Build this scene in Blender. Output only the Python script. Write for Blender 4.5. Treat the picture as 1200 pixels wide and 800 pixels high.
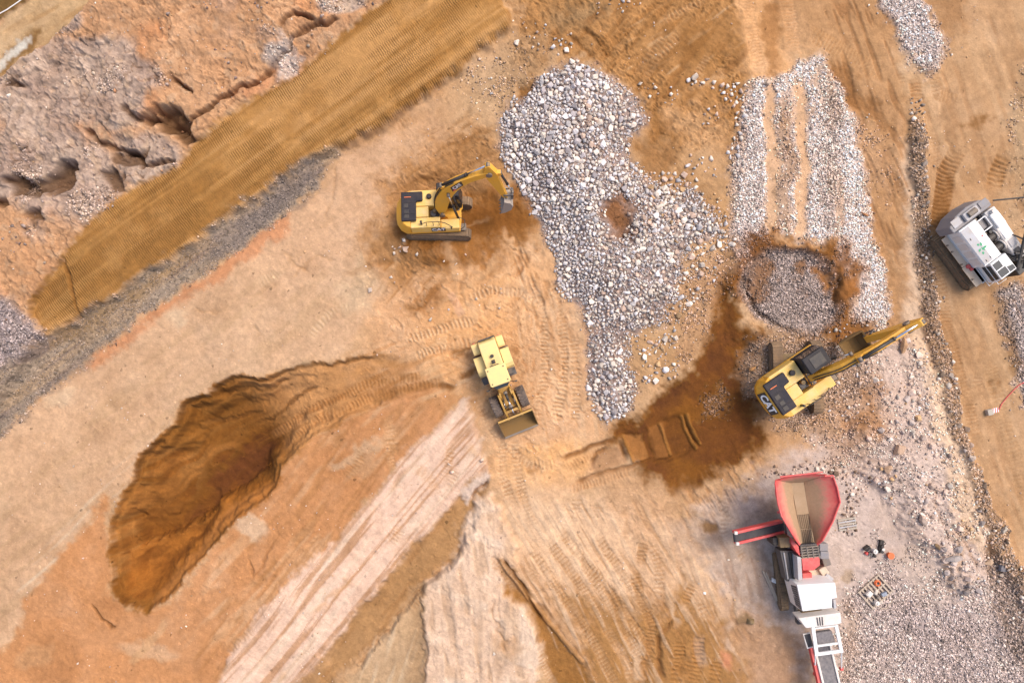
import bpy, bmesh, math, random
import numpy as np
from mathutils import Vector, Matrix, Euler

R = math.radians
scene = bpy.context.scene
for o in list(bpy.data.objects):
    bpy.data.objects.remove(o)

# ---------------------------------------------------------------- camera, sky, sun, exposure
CAM_H = 48.0                      # flying height over the pit floor, metres
cam_data = bpy.data.cameras.new('camera')
cam_data.sensor_width = 36.0
cam_data.lens = 24.0
cam_data.clip_end = 5000.0
cam = bpy.data.objects.new('camera', cam_data)
scene.collection.objects.link(cam)
cam.location = (0, 0, CAM_H)
cam.rotation_euler = (0, 0, 0)
scene.camera = cam

SUN_EL, SUN_AZ = R(56), R(52)     # azimuth counted from +Y towards +X
world = bpy.data.worlds.new('World')
scene.world = world
world.use_nodes = True
wn = world.node_tree
sky = wn.nodes.new('ShaderNodeTexSky')
sky.sky_type = 'NISHITA'
sky.sun_disc = False
sky.sun_elevation = SUN_EL
sky.sun_rotation = SUN_AZ
sky.air_density = 1.0
sky.dust_density = 4.0
sky.ozone_density = 1.0
wn.links.new(sky.outputs['Color'], wn.nodes['Background'].inputs['Color'])
wn.nodes['Background'].inputs['Strength'].default_value = 0.14

sun_data = bpy.data.lights.new('sun', 'SUN')
sun_data.energy = 1.35
sun_data.angle = R(28)
sun_data.color = (1.0, 0.93, 0.82)
sun = bpy.data.objects.new('sun', sun_data)
scene.collection.objects.link(sun)
sdir = Vector((math.sin(SUN_AZ) * math.cos(SUN_EL), math.cos(SUN_AZ) * math.cos(SUN_EL), math.sin(SUN_EL)))
sun.rotation_euler = (-sdir).to_track_quat('-Z', 'Y').to_euler()
sun.location = (20, 20, 60)

vs = scene.view_settings
vs.view_transform = 'Standard'
vs.look = 'None'
vs.gamma = 1.0
vs.use_curve_mapping = False
vs.exposure = 0.74

# ---------------------------------------------------------------- helpers
COL = scene.collection
S = 1200.0 / 72.0                 # site plan units per metre
KLIT = np.array([1.62, 1.62, 1.62])   # how bright a flat white sheet comes out

def lin(c):
    c = c / 255.0
    return c / 12.92 if c <= 0.04045 else ((c + 0.055) / 1.055) ** 2.4

def C(r, g, b):
    """albedo of a surface that reads r,g,b (sRGB) lying flat in this light"""
    return np.array([lin(r), lin(g), lin(b)]) / KLIT

def tag(o, label=None, cat=None, group=None, kind=None):
    if label: o['label'] = label
    if cat: o['category'] = cat
    if group: o['group'] = group
    if kind: o['kind'] = kind
    return o

def empty(name, loc=(0, 0, 0), rot=(0, 0, 0), parent=None):
    o = bpy.data.objects.new(name, None)
    COL.objects.link(o)
    o.location = loc
    o.rotation_euler = rot
    o.empty_display_size = 0.2
    o.parent = parent
    return o

def W(px, py, z=0.0):
    """site plan position of a point seen at height z"""
    f = (CAM_H - z) / CAM_H / S
    return Vector(((px - 600) * f, (400 - py) * f, z))

# ---------------------------------------------------------------- materials
def new_mat(name):
    m = bpy.data.materials.new(name)
    m.use_nodes = True
    nt = m.node_tree
    b = nt.nodes['Principled BSDF']
    return m, nt, b

def N(nt, typ, **kw):
    n = nt.nodes.new(typ)
    for k, v in kw.items():
        if k in n.inputs.keys():
            n.inputs[k].default_value = v
        else:
            setattr(n, k, v)
    return n

def mixrgb(nt, fac, a, b, blend='MIX'):
    n = nt.nodes.new('ShaderNodeMix')
    n.data_type = 'RGBA'
    n.blend_type = blend
    for sock, v in ((n.inputs[0], fac), (n.inputs[6], a), (n.inputs[7], b)):
        if hasattr(v, 'is_linked'):
            nt.links.new(v, sock)
        elif isinstance(v, (int, float)):
            sock.default_value = v
        else:
            sock.default_value = (v[0], v[1], v[2], 1)
    return n.outputs[2]

def mathn(nt, op, a, b=None, c=None):
    n = nt.nodes.new('ShaderNodeMath')
    n.operation = op
    for i, v in enumerate((a, b, c)):
        if v is None: continue
        if hasattr(v, 'is_linked'): nt.links.new(v, n.inputs[i])
        else: n.inputs[i].default_value = v
    return n.outputs[0]

def maprange(nt, v, a, b, c, d):
    n = nt.nodes.new('ShaderNodeMapRange')
    nt.links.new(v, n.inputs[0])
    for i, x in enumerate((a, b, c, d)): n.inputs[i + 1].default_value = x
    return n.outputs[0]

def paint_mat(name, color, rough=0.45, metal=0.0, dust=0.25, dust_col=(0.42, 0.30, 0.18), dscale=1.6, chips=0.0, chip_col=(0.12, 0.09, 0.07), spec=0.4):
    """painted or bare metal, rubber, plastic: own colour, patchy dust, scuffs"""
    m, nt, b = new_mat(name)
    tc = N(nt, 'ShaderNodeTexCoord')
    n1 = N(nt, 'ShaderNodeTexNoise', Scale=dscale, Detail=6.0, Roughness=0.65)
    n2 = N(nt, 'ShaderNodeTexNoise', Scale=dscale * 7, Detail=4.0, Roughness=0.7)
    nt.links.new(tc.outputs['Object'], n1.inputs['Vector'])
    nt.links.new(tc.outputs['Object'], n2.inputs['Vector'])
    geo = N(nt, 'ShaderNodeNewGeometry')
    sep = N(nt, 'ShaderNodeSeparateXYZ')
    nt.links.new(geo.outputs['Normal'], sep.inputs[0])
    up = maprange(nt, sep.outputs[2], -0.2, 0.9, 0.45, 1.0)
    f = mathn(nt, 'ADD', mathn(nt, 'MULTIPLY', n1.outputs[0], 0.75), mathn(nt, 'MULTIPLY', n2.outputs[0], 0.35))
    f = maprange(nt, f, 0.36, 0.78, 0.0, 1.0)
    f = mathn(nt, 'MULTIPLY', mathn(nt, 'MULTIPLY', f, up), min(1.0, dust * 2.0))
    c = mixrgb(nt, f, color, dust_col)
    if chips > 0:
        n3 = N(nt, 'ShaderNodeTexNoise', Scale=9.0, Detail=5.0, Roughness=0.75)
        nt.links.new(tc.outputs['Object'], n3.inputs['Vector'])
        cf = maprange(nt, n3.outputs[0], 0.62, 0.68, 0.0, chips)
        c = mixrgb(nt, cf, c, chip_col)
    nt.links.new(c, b.inputs['Base Color'])
    rr = maprange(nt, f, 0.0, 1.0, rough, 0.95)
    nt.links.new(rr, b.inputs['Roughness'])
    b.inputs['Metallic'].default_value = metal
    b.inputs['Specular IOR Level'].default_value = spec
    bp = N(nt, 'ShaderNodeBump', Strength=0.12, Distance=0.03)
    nt.links.new(n2.outputs[0], bp.inputs['Height'])
    nt.links.new(bp.outputs[0], b.inputs['Normal'])
    return m

def glass_mat(name, color=(0.02, 0.025, 0.03)):
    m, nt, b = new_mat(name)
    b.inputs['Base Color'].default_value = (*color, 1)
    b.inputs['Roughness'].default_value = 0.08
    b.inputs['Specular IOR Level'].default_value = 0.6
    return m

M = {}
M['yellow'] = paint_mat('excavator_yellow', (0.78, 0.37, 0.02), 0.45, dust=0.2, chips=0.5)
M['yellow_deck_lit'] = paint_mat('yellow_deck_lit', (0.78, 0.46, 0.07), 0.5, dust=0.4, dust_col=(0.74, 0.57, 0.33))  # paler copy of the yellow: overexposed upper faces put into paint and dust colour
M['loader_yellow'] = paint_mat('loader_yellow', (0.82, 0.60, 0.22), 0.55, dust=0.36, chips=0.3,  dust_col=(0.62, 0.45, 0.24))
M['loader_arm'] = paint_mat('loader_arm_yellow', (0.52, 0.27, 0.03), 0.5, dust=0.35, chips=0.6)
M['black'] = paint_mat('black_paint', (0.018, 0.018, 0.022), 0.45, dust=0.10)
M['hood'] = paint_mat('hood_black', (0.014, 0.014, 0.024), 0.5, dust=0.05, spec=0.2)
M['cabgrey'] = paint_mat('cab_roof_grey', (0.022, 0.022, 0.028), 0.6, dust=0.05, spec=0.2)
M['steel'] = paint_mat('worn_steel', (0.16, 0.14, 0.13), 0.55, metal=0.3, dust=0.3)
M['chrome'] = paint_mat('chrome_rod', (0.75, 0.75, 0.78), 0.16, metal=0.9, dust=0.03)
M['track'] = paint_mat('track_steel', (0.13, 0.09, 0.06), 0.8, dust=0.42, dust_col=(0.36, 0.22, 0.115))
M['track_drill'] = paint_mat('track_steel_muddy', (0.13, 0.09, 0.06), 0.85, dust=0.5, dust_col=(0.36, 0.23, 0.12), dscale=3)
M['tyre'] = paint_mat('tyre_rubber', (0.055, 0.045, 0.045), 0.85, dust=0.45, dust_col=(0.30, 0.21, 0.15))
M['bucket_grey'] = paint_mat('bucket_steel', (0.30, 0.26, 0.23), 0.6, dust=0.35, dust_col=(0.40, 0.30, 0.22))
M['bucket_brown'] = paint_mat('bucket_soil_stained', (0.20, 0.115, 0.04), 0.85, dust=0.4, dust_col=(0.24, 0.13, 0.04))
M['glass'] = glass_mat('cab_glass')
M['white'] = paint_mat('white_paint', (0.80, 0.78, 0.76), 0.5, chips=0.15, dust=0.18, dust_col=(0.60, 0.50, 0.42))
M['white_dirty'] = paint_mat('white_paint_dusty', (0.74, 0.69, 0.65), 0.55, dust=0.3, dust_col=(0.5, 0.38, 0.28))
M['deck_beige'] = paint_mat('deck_beige', (0.62, 0.50, 0.38), 0.6, dust=0.35, dust_col=(0.46, 0.33, 0.21))
M['red'] = paint_mat('red_paint', (0.64, 0.05, 0.05), 0.5, dust=0.22, dust_col=(0.6, 0.33, 0.27))
M['grey'] = paint_mat('grey_paint', (0.20, 0.20, 0.225), 0.5, dust=0.22)
M['darkgrey'] = paint_mat('dark_grey_paint', (0.06, 0.058, 0.062), 0.6, dust=0.28, dust_col=(0.30, 0.24, 0.20))
M['lightgrey'] = paint_mat('light_grey_paint', (0.42, 0.42, 0.45), 0.5, dust=0.3)
M['belt'] = paint_mat('rubber_belt', (0.030, 0.029, 0.033), 0.7, dust=0.16, dust_col=(0.22, 0.18, 0.16))
M['belt_dusty'] = paint_mat('dusty_rubber_belt', (0.10, 0.095, 0.10), 0.85, dust=0.45, dust_col=(0.30, 0.26, 0.25), dscale=5)
M['pan'] = paint_mat('dusty_feeder_steel', (0.40, 0.28, 0.18), 0.85, dust=0.4, dust_col=(0.30, 0.20, 0.11))
M['grizzly'] = paint_mat('grizzly_bar_steel', (0.24, 0.165, 0.10), 0.8, dust=0.3, dust_col=(0.34, 0.24, 0.15))
M['wood'] = paint_mat('pallet_wood', (0.48, 0.38, 0.29), 0.85, dust=0.3, dust_col=(0.36, 0.28, 0.21), dscale=6)
M['orange'] = paint_mat('orange_plastic', (0.72, 0.135, 0.03), 0.5, dust=0.15)
M['green'] = paint_mat('green_paint', (0.02, 0.30, 0.13), 0.5, dust=0.05)
M['letter_white'] = paint_mat('white_lettering', (0.80, 0.79, 0.78), 0.5, dust=0.05)
M['concrete'] = paint_mat('pale_concrete', (0.42, 0.38, 0.33), 0.9, dust=0.3)
M['bluegrey'] = paint_mat('blue_grey_plastic', (0.25, 0.30, 0.38), 0.5, dust=0.2)
M['cream'] = paint_mat('cream_sack', (0.60, 0.52, 0.44), 0.8, dust=0.2)
M['olive'] = paint_mat('olive_rust', (0.16, 0.10, 0.04), 0.8, dust=0.35)

def dusty_red():
    """hopper plates: red at the rim, worn to dusty steel where the load slides"""
    m, nt, b = new_mat('hopper_plate_red_and_dust')
    at = N(nt, 'ShaderNodeAttribute'); at.attribute_name = 'wear'
    tc = N(nt, 'ShaderNodeTexCoord')
    n1 = N(nt, 'ShaderNodeTexNoise', Scale=3.0, Detail=6.0, Roughness=0.7)
    nt.links.new(tc.outputs['Object'], n1.inputs['Vector'])
    f = mathn(nt, 'ADD', at.outputs['Fac'], mathn(nt, 'MULTIPLY', mathn(nt, 'SUBTRACT', n1.outputs[0], 0.5), 0.6))
    f1 = maprange(nt, f, 0.30, 0.62, 0.0, 1.0)
    pink = mixrgb(nt, maprange(nt, f, 0.0, 0.4, 0.0, 0.75), (0.64, 0.065, 0.06), (0.64, 0.27, 0.19))
    n2 = N(nt, 'ShaderNodeTexNoise', Scale=7.0, Detail=6.0, Roughness=0.7)
    nt.links.new(tc.outputs['Object'], n2.inputs['Vector'])
    tan = mixrgb(nt, n2.outputs[0], (0.46, 0.30, 0.17), (0.27, 0.17, 0.10))
    nt.links.new(mixrgb(nt, f1, pink, tan), b.inputs['Base Color'])
    b.inputs['Roughness'].default_value = 0.75
    return m
M['hopper'] = dusty_red()

# ---------------------------------------------------------------- mesh builder
class MB:
    def __init__(self):
        self.v, self.f = [], []
    def add(self, verts, faces, mat=None):
        n = len(self.v)
        for p in verts:
            p = Vector(p)
            if mat is not None: p = mat @ p
            self.v.append(p)
        self.f += [tuple(i + n for i in f) for f in faces]
        return self
    def box(self, x0, x1, y0, y1, z0, z1, mat=None):
        vs_ = [(x, y, z) for z in (z0, z1) for y in (y0, y1) for x in (x0, x1)]
        return self.add(vs_, [(0, 2, 3, 1), (4, 5, 7, 6), (0, 1, 5, 4), (2, 6, 7, 3), (0, 4, 6, 2), (1, 3, 7, 5)], mat)
    def hull(self, bottom, top):
        """closed body between two rings of the same count (3D points)"""
        n = len(bottom)
        fs = [tuple(range(n - 1, -1, -1)), tuple(range(n, 2 * n))]
        fs += [(i, (i + 1) % n, n + (i + 1) % n, n + i) for i in range(n)]
        return self.add(list(bottom) + list(top), fs)
    def prism(self, poly, z0, z1, mat=None):
        n = len(poly)
        vs_ = [(x, y, z0) for x, y in poly] + [(x, y, z1) for x, y in poly]
        fs = [tuple(range(n - 1, -1, -1)), tuple(range(n, 2 * n))]
        fs += [(i, (i + 1) % n, n + (i + 1) % n, n + i) for i in range(n)]
        return self.add(vs_, fs, mat)
    def profile(self, poly_xz, y0, y1, mat=None):
        """side outline in x,z pulled from y0 to y1"""
        n = len(poly_xz)
        vs_ = [(x, y0, z) for x, z in poly_xz] + [(x, y1, z) for x, z in poly_xz]
        fs = [tuple(range(n)), tuple(range(2 * n - 1, n - 1, -1))]
        fs += [(i, n + i, n + (i + 1) % n, (i + 1) % n) for i in range(n)]
        return self.add(vs_, fs, mat)
    def cyl(self, p0, p1, r, n=14, r1=None, mat=None):
        p0, p1 = Vector(p0), Vector(p1)
        r1 = r if r1 is None else r1
        d = (p1 - p0).normalized()
        a = d.orthogonal().normalized(); b = d.cross(a)
        vs_ = []
        for p, rr in ((p0, r), (p1, r1)):
            for i in range(n):
                t = 2 * math.pi * i / n
                vs_.append(p + a * (rr * math.cos(t)) + b * (rr * math.sin(t)))
        fs = [tuple(range(n - 1, -1, -1)), tuple(range(n, 2 * n))]
        fs += [(i, (i + 1) % n, n + (i + 1) % n, n + i) for i in range(n)]
        return self.add(vs_, fs, mat)
    def tube(self, pts, r, n=8):
        pts = [Vector(p) for p in pts]
        rings = []
        a = None
        for i, p in enumerate(pts):
            d = (pts[min(i + 1, len(pts) - 1)] - pts[max(i - 1, 0)]).normalized()
            if a is None: a = d.orthogonal().normalized()
            a = (a - d * a.dot(d)).normalized()
            b = d.cross(a)
            rings.append([p + a * (r * math.cos(2 * math.pi * k / n)) + b * (r * math.sin(2 * math.pi * k / n)) for k in range(n)])
        vs_ = [q for ring in rings for q in ring]
        fs = [tuple(range(n - 1, -1, -1)), tuple(range(len(vs_) - n, len(vs_)))]
        for i in range(len(rings) - 1):
            for k in range(n):
                fs.append((i * n + k, i * n + (k + 1) % n, (i + 1) * n + (k + 1) % n, (i + 1) * n + k))
        return self.add(vs_, fs)
    def build(self, name, mat, parent=None, bevel=0.0, xf=None, smooth=False, loc=None):
        me = bpy.data.meshes.new(name)
        vs_ = self.v if xf is None else [xf @ p for p in self.v]
        me.from_pydata([tuple(p) for p in vs_], [], self.f)
        bm = bmesh.new(); bm.from_mesh(me)
        bmesh.ops.recalc_face_normals(bm, faces=bm.faces)
        bm.to_mesh(me); bm.free()
        me.materials.append(M[mat] if isinstance(mat, str) else mat)
        if smooth:
            me.polygons.foreach_set('use_smooth', [True] * len(me.polygons))
        o = bpy.data.objects.new(name, me)
        COL.objects.link(o)
        o.parent = parent
        if loc is not None: o.location = loc
        if bevel > 0:
            md = o.modifiers.new('bevel', 'BEVEL')
            md.width = bevel; md.segments = 2; md.limit_method = 'ANGLE'; md.angle_limit = R(35)
        return o

def text_mesh(body, size, extrude=0.004, shear=0.0, bold=0.0):
    cu = bpy.data.curves.new('lettering', 'FONT')
    cu.body = body; cu.size = size; cu.extrude = extrude; cu.shear = shear; cu.offset = bold
    cu.align_x = 'CENTER'; cu.align_y = 'CENTER'
    cu.resolution_u = 3
    to = bpy.data.objects.new('lettering', cu)
    COL.objects.link(to)
    dg = bpy.context.evaluated_depsgraph_get()
    me = bpy.data.meshes.new_from_object(to.evaluated_get(dg))
    bpy.data.objects.remove(to)
    return me

def lettering(body, size, mat, parent, mtx, bold=0.0, shear=0.0):
    me = text_mesh(body, size, 0.004, shear, bold)
    me.transform(mtx)
    me.materials.clear(); me.materials.append(M[mat])
    o = bpy.data.objects.new('lettering', me)
    COL.objects.link(o); o.parent = parent
    return o

def frame(origin, xdir, zdir):
    """matrix whose x axis is xdir and z axis (facing) is zdir"""
    x = Vector(xdir).normalized(); z = Vector(zdir).normalized()
    y = z.cross(x).normalized(); x = y.cross(z)
    return Matrix(((x.x, y.x, z.x, origin[0]), (x.y, y.y, z.y, origin[1]), (x.z, y.z, z.z, origin[2]), (0, 0, 0, 1)))
# ================================================================ THE GROUND
# laid out on a site plan: 1 plan unit = 6 cm, x to the right, y downwards, (600, 400) under the camera
rng = np.random.RandomState(7)
TAB = [rng.uniform(-1, 1, (256, 256)).astype(np.float32) for _ in range(24)]

def vn(x, y, seed=0):
    t = TAB[seed % 24]
    xi = np.floor(x).astype(np.int64); yi = np.floor(y).astype(np.int64)
    fx = (x - xi).astype(np.float32); fy = (y - yi).astype(np.float32)
    fx = fx * fx * fx * (fx * (fx * 6 - 15) + 10); fy = fy * fy * fy * (fy * (fy * 6 - 15) + 10)
    x0 = xi & 255; x1 = (xi + 1) & 255; y0 = yi & 255; y1 = (yi + 1) & 255
    a = t[y0, x0]; b = t[y0, x1]; c = t[y1, x0]; d = t[y1, x1]
    return (a + (b - a) * fx) * (1 - fy) + (c + (d - c) * fx) * fy

def fbm(x, y, sc, oc=4, seed=0, gain=0.5):
    r = 0; amp = 1; tot = 0
    for i in range(oc):
        r = r + amp * vn(x / sc + 13.7 * i, y / sc - 7.3 * i, seed + i)
        tot += amp; amp *= gain; sc *= 0.5
    return r / tot

def ridged(x, y, sc, oc=4, seed=0):
    r = 0; amp = 1; tot = 0
    for i in range(oc):
        r = r + amp * (1 - np.abs(vn(x / sc + 5.1 * i, y / sc + 9.2 * i, seed + i)) * 2)
        tot += amp; amp *= 0.5; sc *= 0.5
    return r / tot

def facets(x, y, sc, seed=0):
    """broken blocks: each cell its own level and tilt; also the distance to the joints"""
    u = x / sc; v = y / sc; cu = np.floor(u).astype(np.int64); cv = np.floor(v).astype(np.int64)
    f1 = np.full(u.shape, 9.0); f2 = np.full(u.shape, 9.0); lev = np.zeros(u.shape)
    ta, tb, tc_, td, te = (TAB[(seed + k) % 24] for k in range(5))
    for du in (-1, 0, 1):
        for dv in (-1, 0, 1):
            a = (cu + du) & 255; b = (cv + dv) & 255
            ex = u - (cu + du + 0.5 + 0.45 * ta[b, a]); ey = v - (cv + dv + 0.5 + 0.45 * tb[b, a])
            d = ex * ex + ey * ey
            k = d < f1
            f2 = np.where(k, f1, np.minimum(f2, d)); f1 = np.where(k, d, f1)
            lev = np.where(k, tc_[b, a] + 0.9 * td[b, a] * ex + 0.9 * te[b, a] * ey, lev)
    return lev, np.sqrt(f2) - np.sqrt(f1)

def sst(a, b, x):
    t = np.clip((x - a) / (b - a), 0, 1)
    return t * t * (3 - 2 * t)

def axis(lo, hi, step):
    core = list(np.arange(lo, hi + 0.01, step))
    out = []; s = step; p = hi
    while p < 26000:
        s *= 1.16; p += s; out.append(p)
    neg = []; s = step; p = lo
    while p > -26000:
        s *= 1.16; p -= s; neg.append(p)
    return np.array(neg[::-1] + core + out)

GX = axis(-20, 1220, 1.25); GY = axis(-20, 820, 1.25)
X, Y = np.meshgrid(GX, GY)
NYg, NXg = X.shape
H = np.zeros_like(X); G = np.zeros_like(X)          # height (m), gravel amount
RG = np.full_like(X, 0.35)                          # roughness of the soil relief
ZONE = np.zeros(X.shape, np.int16)
col = np.zeros((NYg, NXg, 3))
WX = 5 * vn(X / 28, Y / 28, 20) + 2.5 * vn(X / 9, Y / 9, 21) + 1.2 * vn(X / 3.5, Y / 3.5, 12)
WY = 5 * vn(X / 28, Y / 28, 22) + 2.5 * vn(X / 9, Y / 9, 23) + 1.2 * vn(X / 3.5, Y / 3.5, 13)

def sl_of(x0, x1, y0, y1):
    a, b = np.searchsorted(GX, [x0, x1]); c, d = np.searchsorted(GY, [y0, y1])
    return (slice(max(c - 1, 0), d + 1), slice(max(a - 1, 0), b + 1))

def sdist(px, py, pts):
    """signed distance, positive inside"""
    d2 = np.full(px.shape, 1e12); inside = np.zeros(px.shape, bool)
    n = len(pts)
    for i in range(n):
        ax, ay = pts[i]; bx, by = pts[(i + 1) % n]
        ex, ey = bx - ax, by - ay
        t = np.clip(((px - ax) * ex + (py - ay) * ey) / (ex * ex + ey * ey + 1e-9), 0, 1)
        dx = px - ax - t * ex; dy = py - ay - t * ey
        d2 = np.minimum(d2, dx * dx + dy * dy)
        if abs(ey) > 1e-9:
            cr = ((ay > py) != (by > py)) & (px < (bx - ax) * (py - ay) / ey + ax)
            inside ^= cr
    return np.sqrt(d2) * np.where(inside, 1, -1)

def poly(pts, soft=3.0, warp=1.0, pad=30):
    pts = [tuple(map(float, p)) for p in pts]
    xs = [p[0] for p in pts]; ys = [p[1] for p in pts]
    sl = sl_of(min(xs) - pad, max(xs) + pad, min(ys) - pad, max(ys) + pad)
    d = sdist(X[sl] + warp * WX[sl], Y[sl] + warp * WY[sl], pts)
    if warp > 0.45:
        e = d + (2.2 + 0.9 * soft) * fbm(X[sl], Y[sl], 9, 3, int(abs(pts[0][0])) % 20) + 1.5 * vn(X[sl] / 2.6, Y[sl] / 2.6, 18)
        return sl, sst(-soft * 1.5 - 1, soft * 1.5 + 1, e), d
    return sl, sst(-soft, soft, d), d

def stroke(pts, width, soft=2.0, warp=0.4):
    """band along a line: mask, way along it, offset across it"""
    pts = [tuple(map(float, p)) for p in pts]
    xs = [p[0] for p in pts]; ys = [p[1] for p in pts]; pad = width + 12
    sl = sl_of(min(xs) - pad, max(xs) + pad, min(ys) - pad, max(ys) + pad)
    px = X[sl] + warp * WX[sl]; py = Y[sl] + warp * WY[sl]
    best = np.full(px.shape, 1e9); T = np.zeros_like(px); O = np.zeros_like(px); acc = 0
    for (ax, ay), (bx, by) in zip(pts[:-1], pts[1:]):
        ex, ey = bx - ax, by - ay; L = math.hypot(ex, ey) + 1e-9
        t = ((px - ax) * ex + (py - ay) * ey) / L
        tc = np.clip(t, 0, L)
        dx = px - ax - tc * ex / L; dy = py - ay - tc * ey / L
        d = np.hypot(dx, dy)
        k = d < best
        best[k] = d[k]; T[k] = (acc + tc)[k]
        O[k] = (((px - ax) * ey - (py - ay) * ex) / L)[k]
        acc += L
    return sl, 1 - sst(width / 2 - soft, width / 2 + soft, best), T, O, acc

def lay(sl, m, rgb, op=1.0):
    c = C(*rgb) if not isinstance(rgb, np.ndarray) else rgb
    mm = (m * op)[..., None]
    col[sl] = col[sl] * (1 - mm) + c * mm

def area(pts, rgb, op=1.0, soft=3, warp=1.0, dh=0.0, g=None, rg=None, zone=None, brk=0.0, bsc=10, bseed=3):
    sl, m, d = poly(pts, soft, warp)
    if brk > 0:
        m = m * np.clip(1 - brk + brk * 2.2 * (0.5 + 0.9 * fbm(X[sl], Y[sl], bsc, 4, bseed)), 0, 1)
    lay(sl, m, rgb, op)
    H[sl] += dh * sst(-soft - 2.5, soft + 2.5, d)
    if g is not None: G[sl] = G[sl] * (1 - m) + g * m
    if rg is not None: RG[sl] = RG[sl] * (1 - m) + rg * m
    if zone is not None: ZONE[sl][d > 0] = zone
    return sl, m, d

def streaks(pts, ang, rgb, op, L=60, Wd=4, thr=(0.05, 0.5), dh=0.0, seed=5, soft=6, warp=0.6):
    """long scrape marks inside an outline, running at an angle (plan degrees, y down)"""
    sl, m, d = poly(pts, soft, warp)
    c, s = math.cos(R(ang)), math.sin(R(ang))
    u = X[sl] * c + Y[sl] * s + 0.8 * WX[sl]; v = -X[sl] * s + Y[sl] * c + 0.12 * WY[sl] + 5 * vn((X[sl] * c + Y[sl] * s) / 130, (-X[sl] * s + Y[sl] * c) / 60, seed + 3)
    n = 0.65 * vn(u / L, v / Wd, seed) + 0.35 * vn(u / (L * 0.4), v / (Wd * 0.45), seed + 1)
    k = sst(thr[0], thr[1], n) * m
    lay(sl, k, rgb, op); H[sl] += dh * k
    return sl, k

def treads(pts, width, period, dh=0.035, rgb=None, op=0.5, dark=None, sink=0.03, chevron=0.0, fade=True):
    """a rolled wheel or crawler track with its cross bars"""
    sl, m, T, O, L = stroke(pts, width, 1.5, 0.35)
    if fade:
        m = m * sst(0, 14, T) * sst(0, 14, L - T) * np.clip(0.75 + 0.7 * fbm(X[sl], Y[sl], 22, 3, 9), 0.15, 1)
    if rgb is not None: lay(sl, m, rgb, op)
    w = 0.5 + 0.5 * np.sin(2 * math.pi * (T + chevron * np.abs(O)) / period + 0.8 * vn(T / 15, O / 6, 4))
    H[sl] += m * (dh * (w - 0.5) - sink)
    if dark is not None: lay(sl, m * (w < 0.42), dark, 0.55)

def crack(pts, width=3, depth=0.15, rgb=None, op=0.6, warp=0.9):
    sl, m, T, O, L = stroke(pts, width, width * 0.45, warp)
    m = m * sst(0, 10, T) * sst(0, 10, L - T)
    H[sl] -= depth * m
    if rgb: lay(sl, m, rgb, op)

def blob(cx, cy, rx, ry, rgb, op=1.0, rot=0, dh=0.0, soft=0.35, warp=1.2, g=None):
    sl = sl_of(cx - 2 * max(rx, ry) - 10, cx + 2 * max(rx, ry) + 10, cy - 2 * max(rx, ry) - 10, cy + 2 * max(rx, ry) + 10)
    px = X[sl] + warp * WX[sl] - cx; py = Y[sl] + warp * WY[sl] - cy
    c, s = math.cos(R(rot)), math.sin(R(rot))
    d = np.hypot((px * c + py * s) / rx, (-px * s + py * c) / ry)
    m = 1 - sst(1 - soft, 1 + soft, d)
    lay(sl, m, rgb, op); H[sl] += dh * m
    if g is not None: G[sl] = G[sl] * (1 - m) + g * m
    return sl, m

# ---- base soil: peach sand with broad drifts
base = fbm(X, Y, 160, 5, 0); fine = fbm(X, Y, 30, 4, 6)
t = np.clip(0.5 + 0.7 * base + 0.35 * fine, 0, 1)[..., None]
col[:] = C(205, 154, 106) * (1 - t) + C(225, 184, 140) * t
near = (1 - sst(1400, 4000, np.hypot(X - 600, Y - 400)))
H += 0.14 * base + 0.03 * fine * near + 0.02 * fbm(X, Y, 9, 3, 2) * near

SAND, PEACH, ORANGE = (226, 182, 142), (238, 184, 136), (223, 160, 104)
BROWN, DARK, WET = (176, 122, 70), (140, 90, 42), (132, 84, 32)
PINK, PALE, DUST = (240, 206, 182), (231, 198, 166), (216, 190, 172)
GREY = (172, 152, 138)

# ---- left: pale sand shelf
area([(-300, 620), (0, 500), (50, 465), (135, 400), (220, 345), (330, 262), (380, 222), (400, 180), (470, 150), (460, 330), (400, 420), (280, 438), (205, 480), (150, 565), (125, 582), (70, 656), (30, 702), (8, 764), (-300, 900)], SAND, 0.9, rg=0.22)
streaks([(-100, 640), (0, 560), (130, 460), (270, 340), (400, 230), (440, 330), (300, 435), (200, 490), (120, 580), (40, 690), (0, 760), (-100, 800)], -37, (208, 168, 126), 0.5, 90, 9, (0.0, 0.6), -0.02, 8)
streaks([(60, 640), (150, 540), (200, 500), (150, 565), (100, 620), (40, 690), (20, 690)], -40, (235, 205, 170), 0.8, 120, 4, (-0.1, 0.4), 0.0, 10)
area([(300, 290), (395, 185), (470, 150), (520, 130), (540, 170), (450, 230), (420, 300), (330, 350)], (226, 180, 140), 0.5, 12)
for p in ([(395, 185), (390, 235), (385, 260)], [(330, 290), (352, 312), (365, 322)], [(290, 378), (302, 385), (296, 395)], [(225, 360), (262, 364)], [(270, 385), (280, 394)], [(338, 330), (375, 300), (396, 300)]):
    crack(p, 3, 0.05, (196, 152, 108), 0.4)
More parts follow.
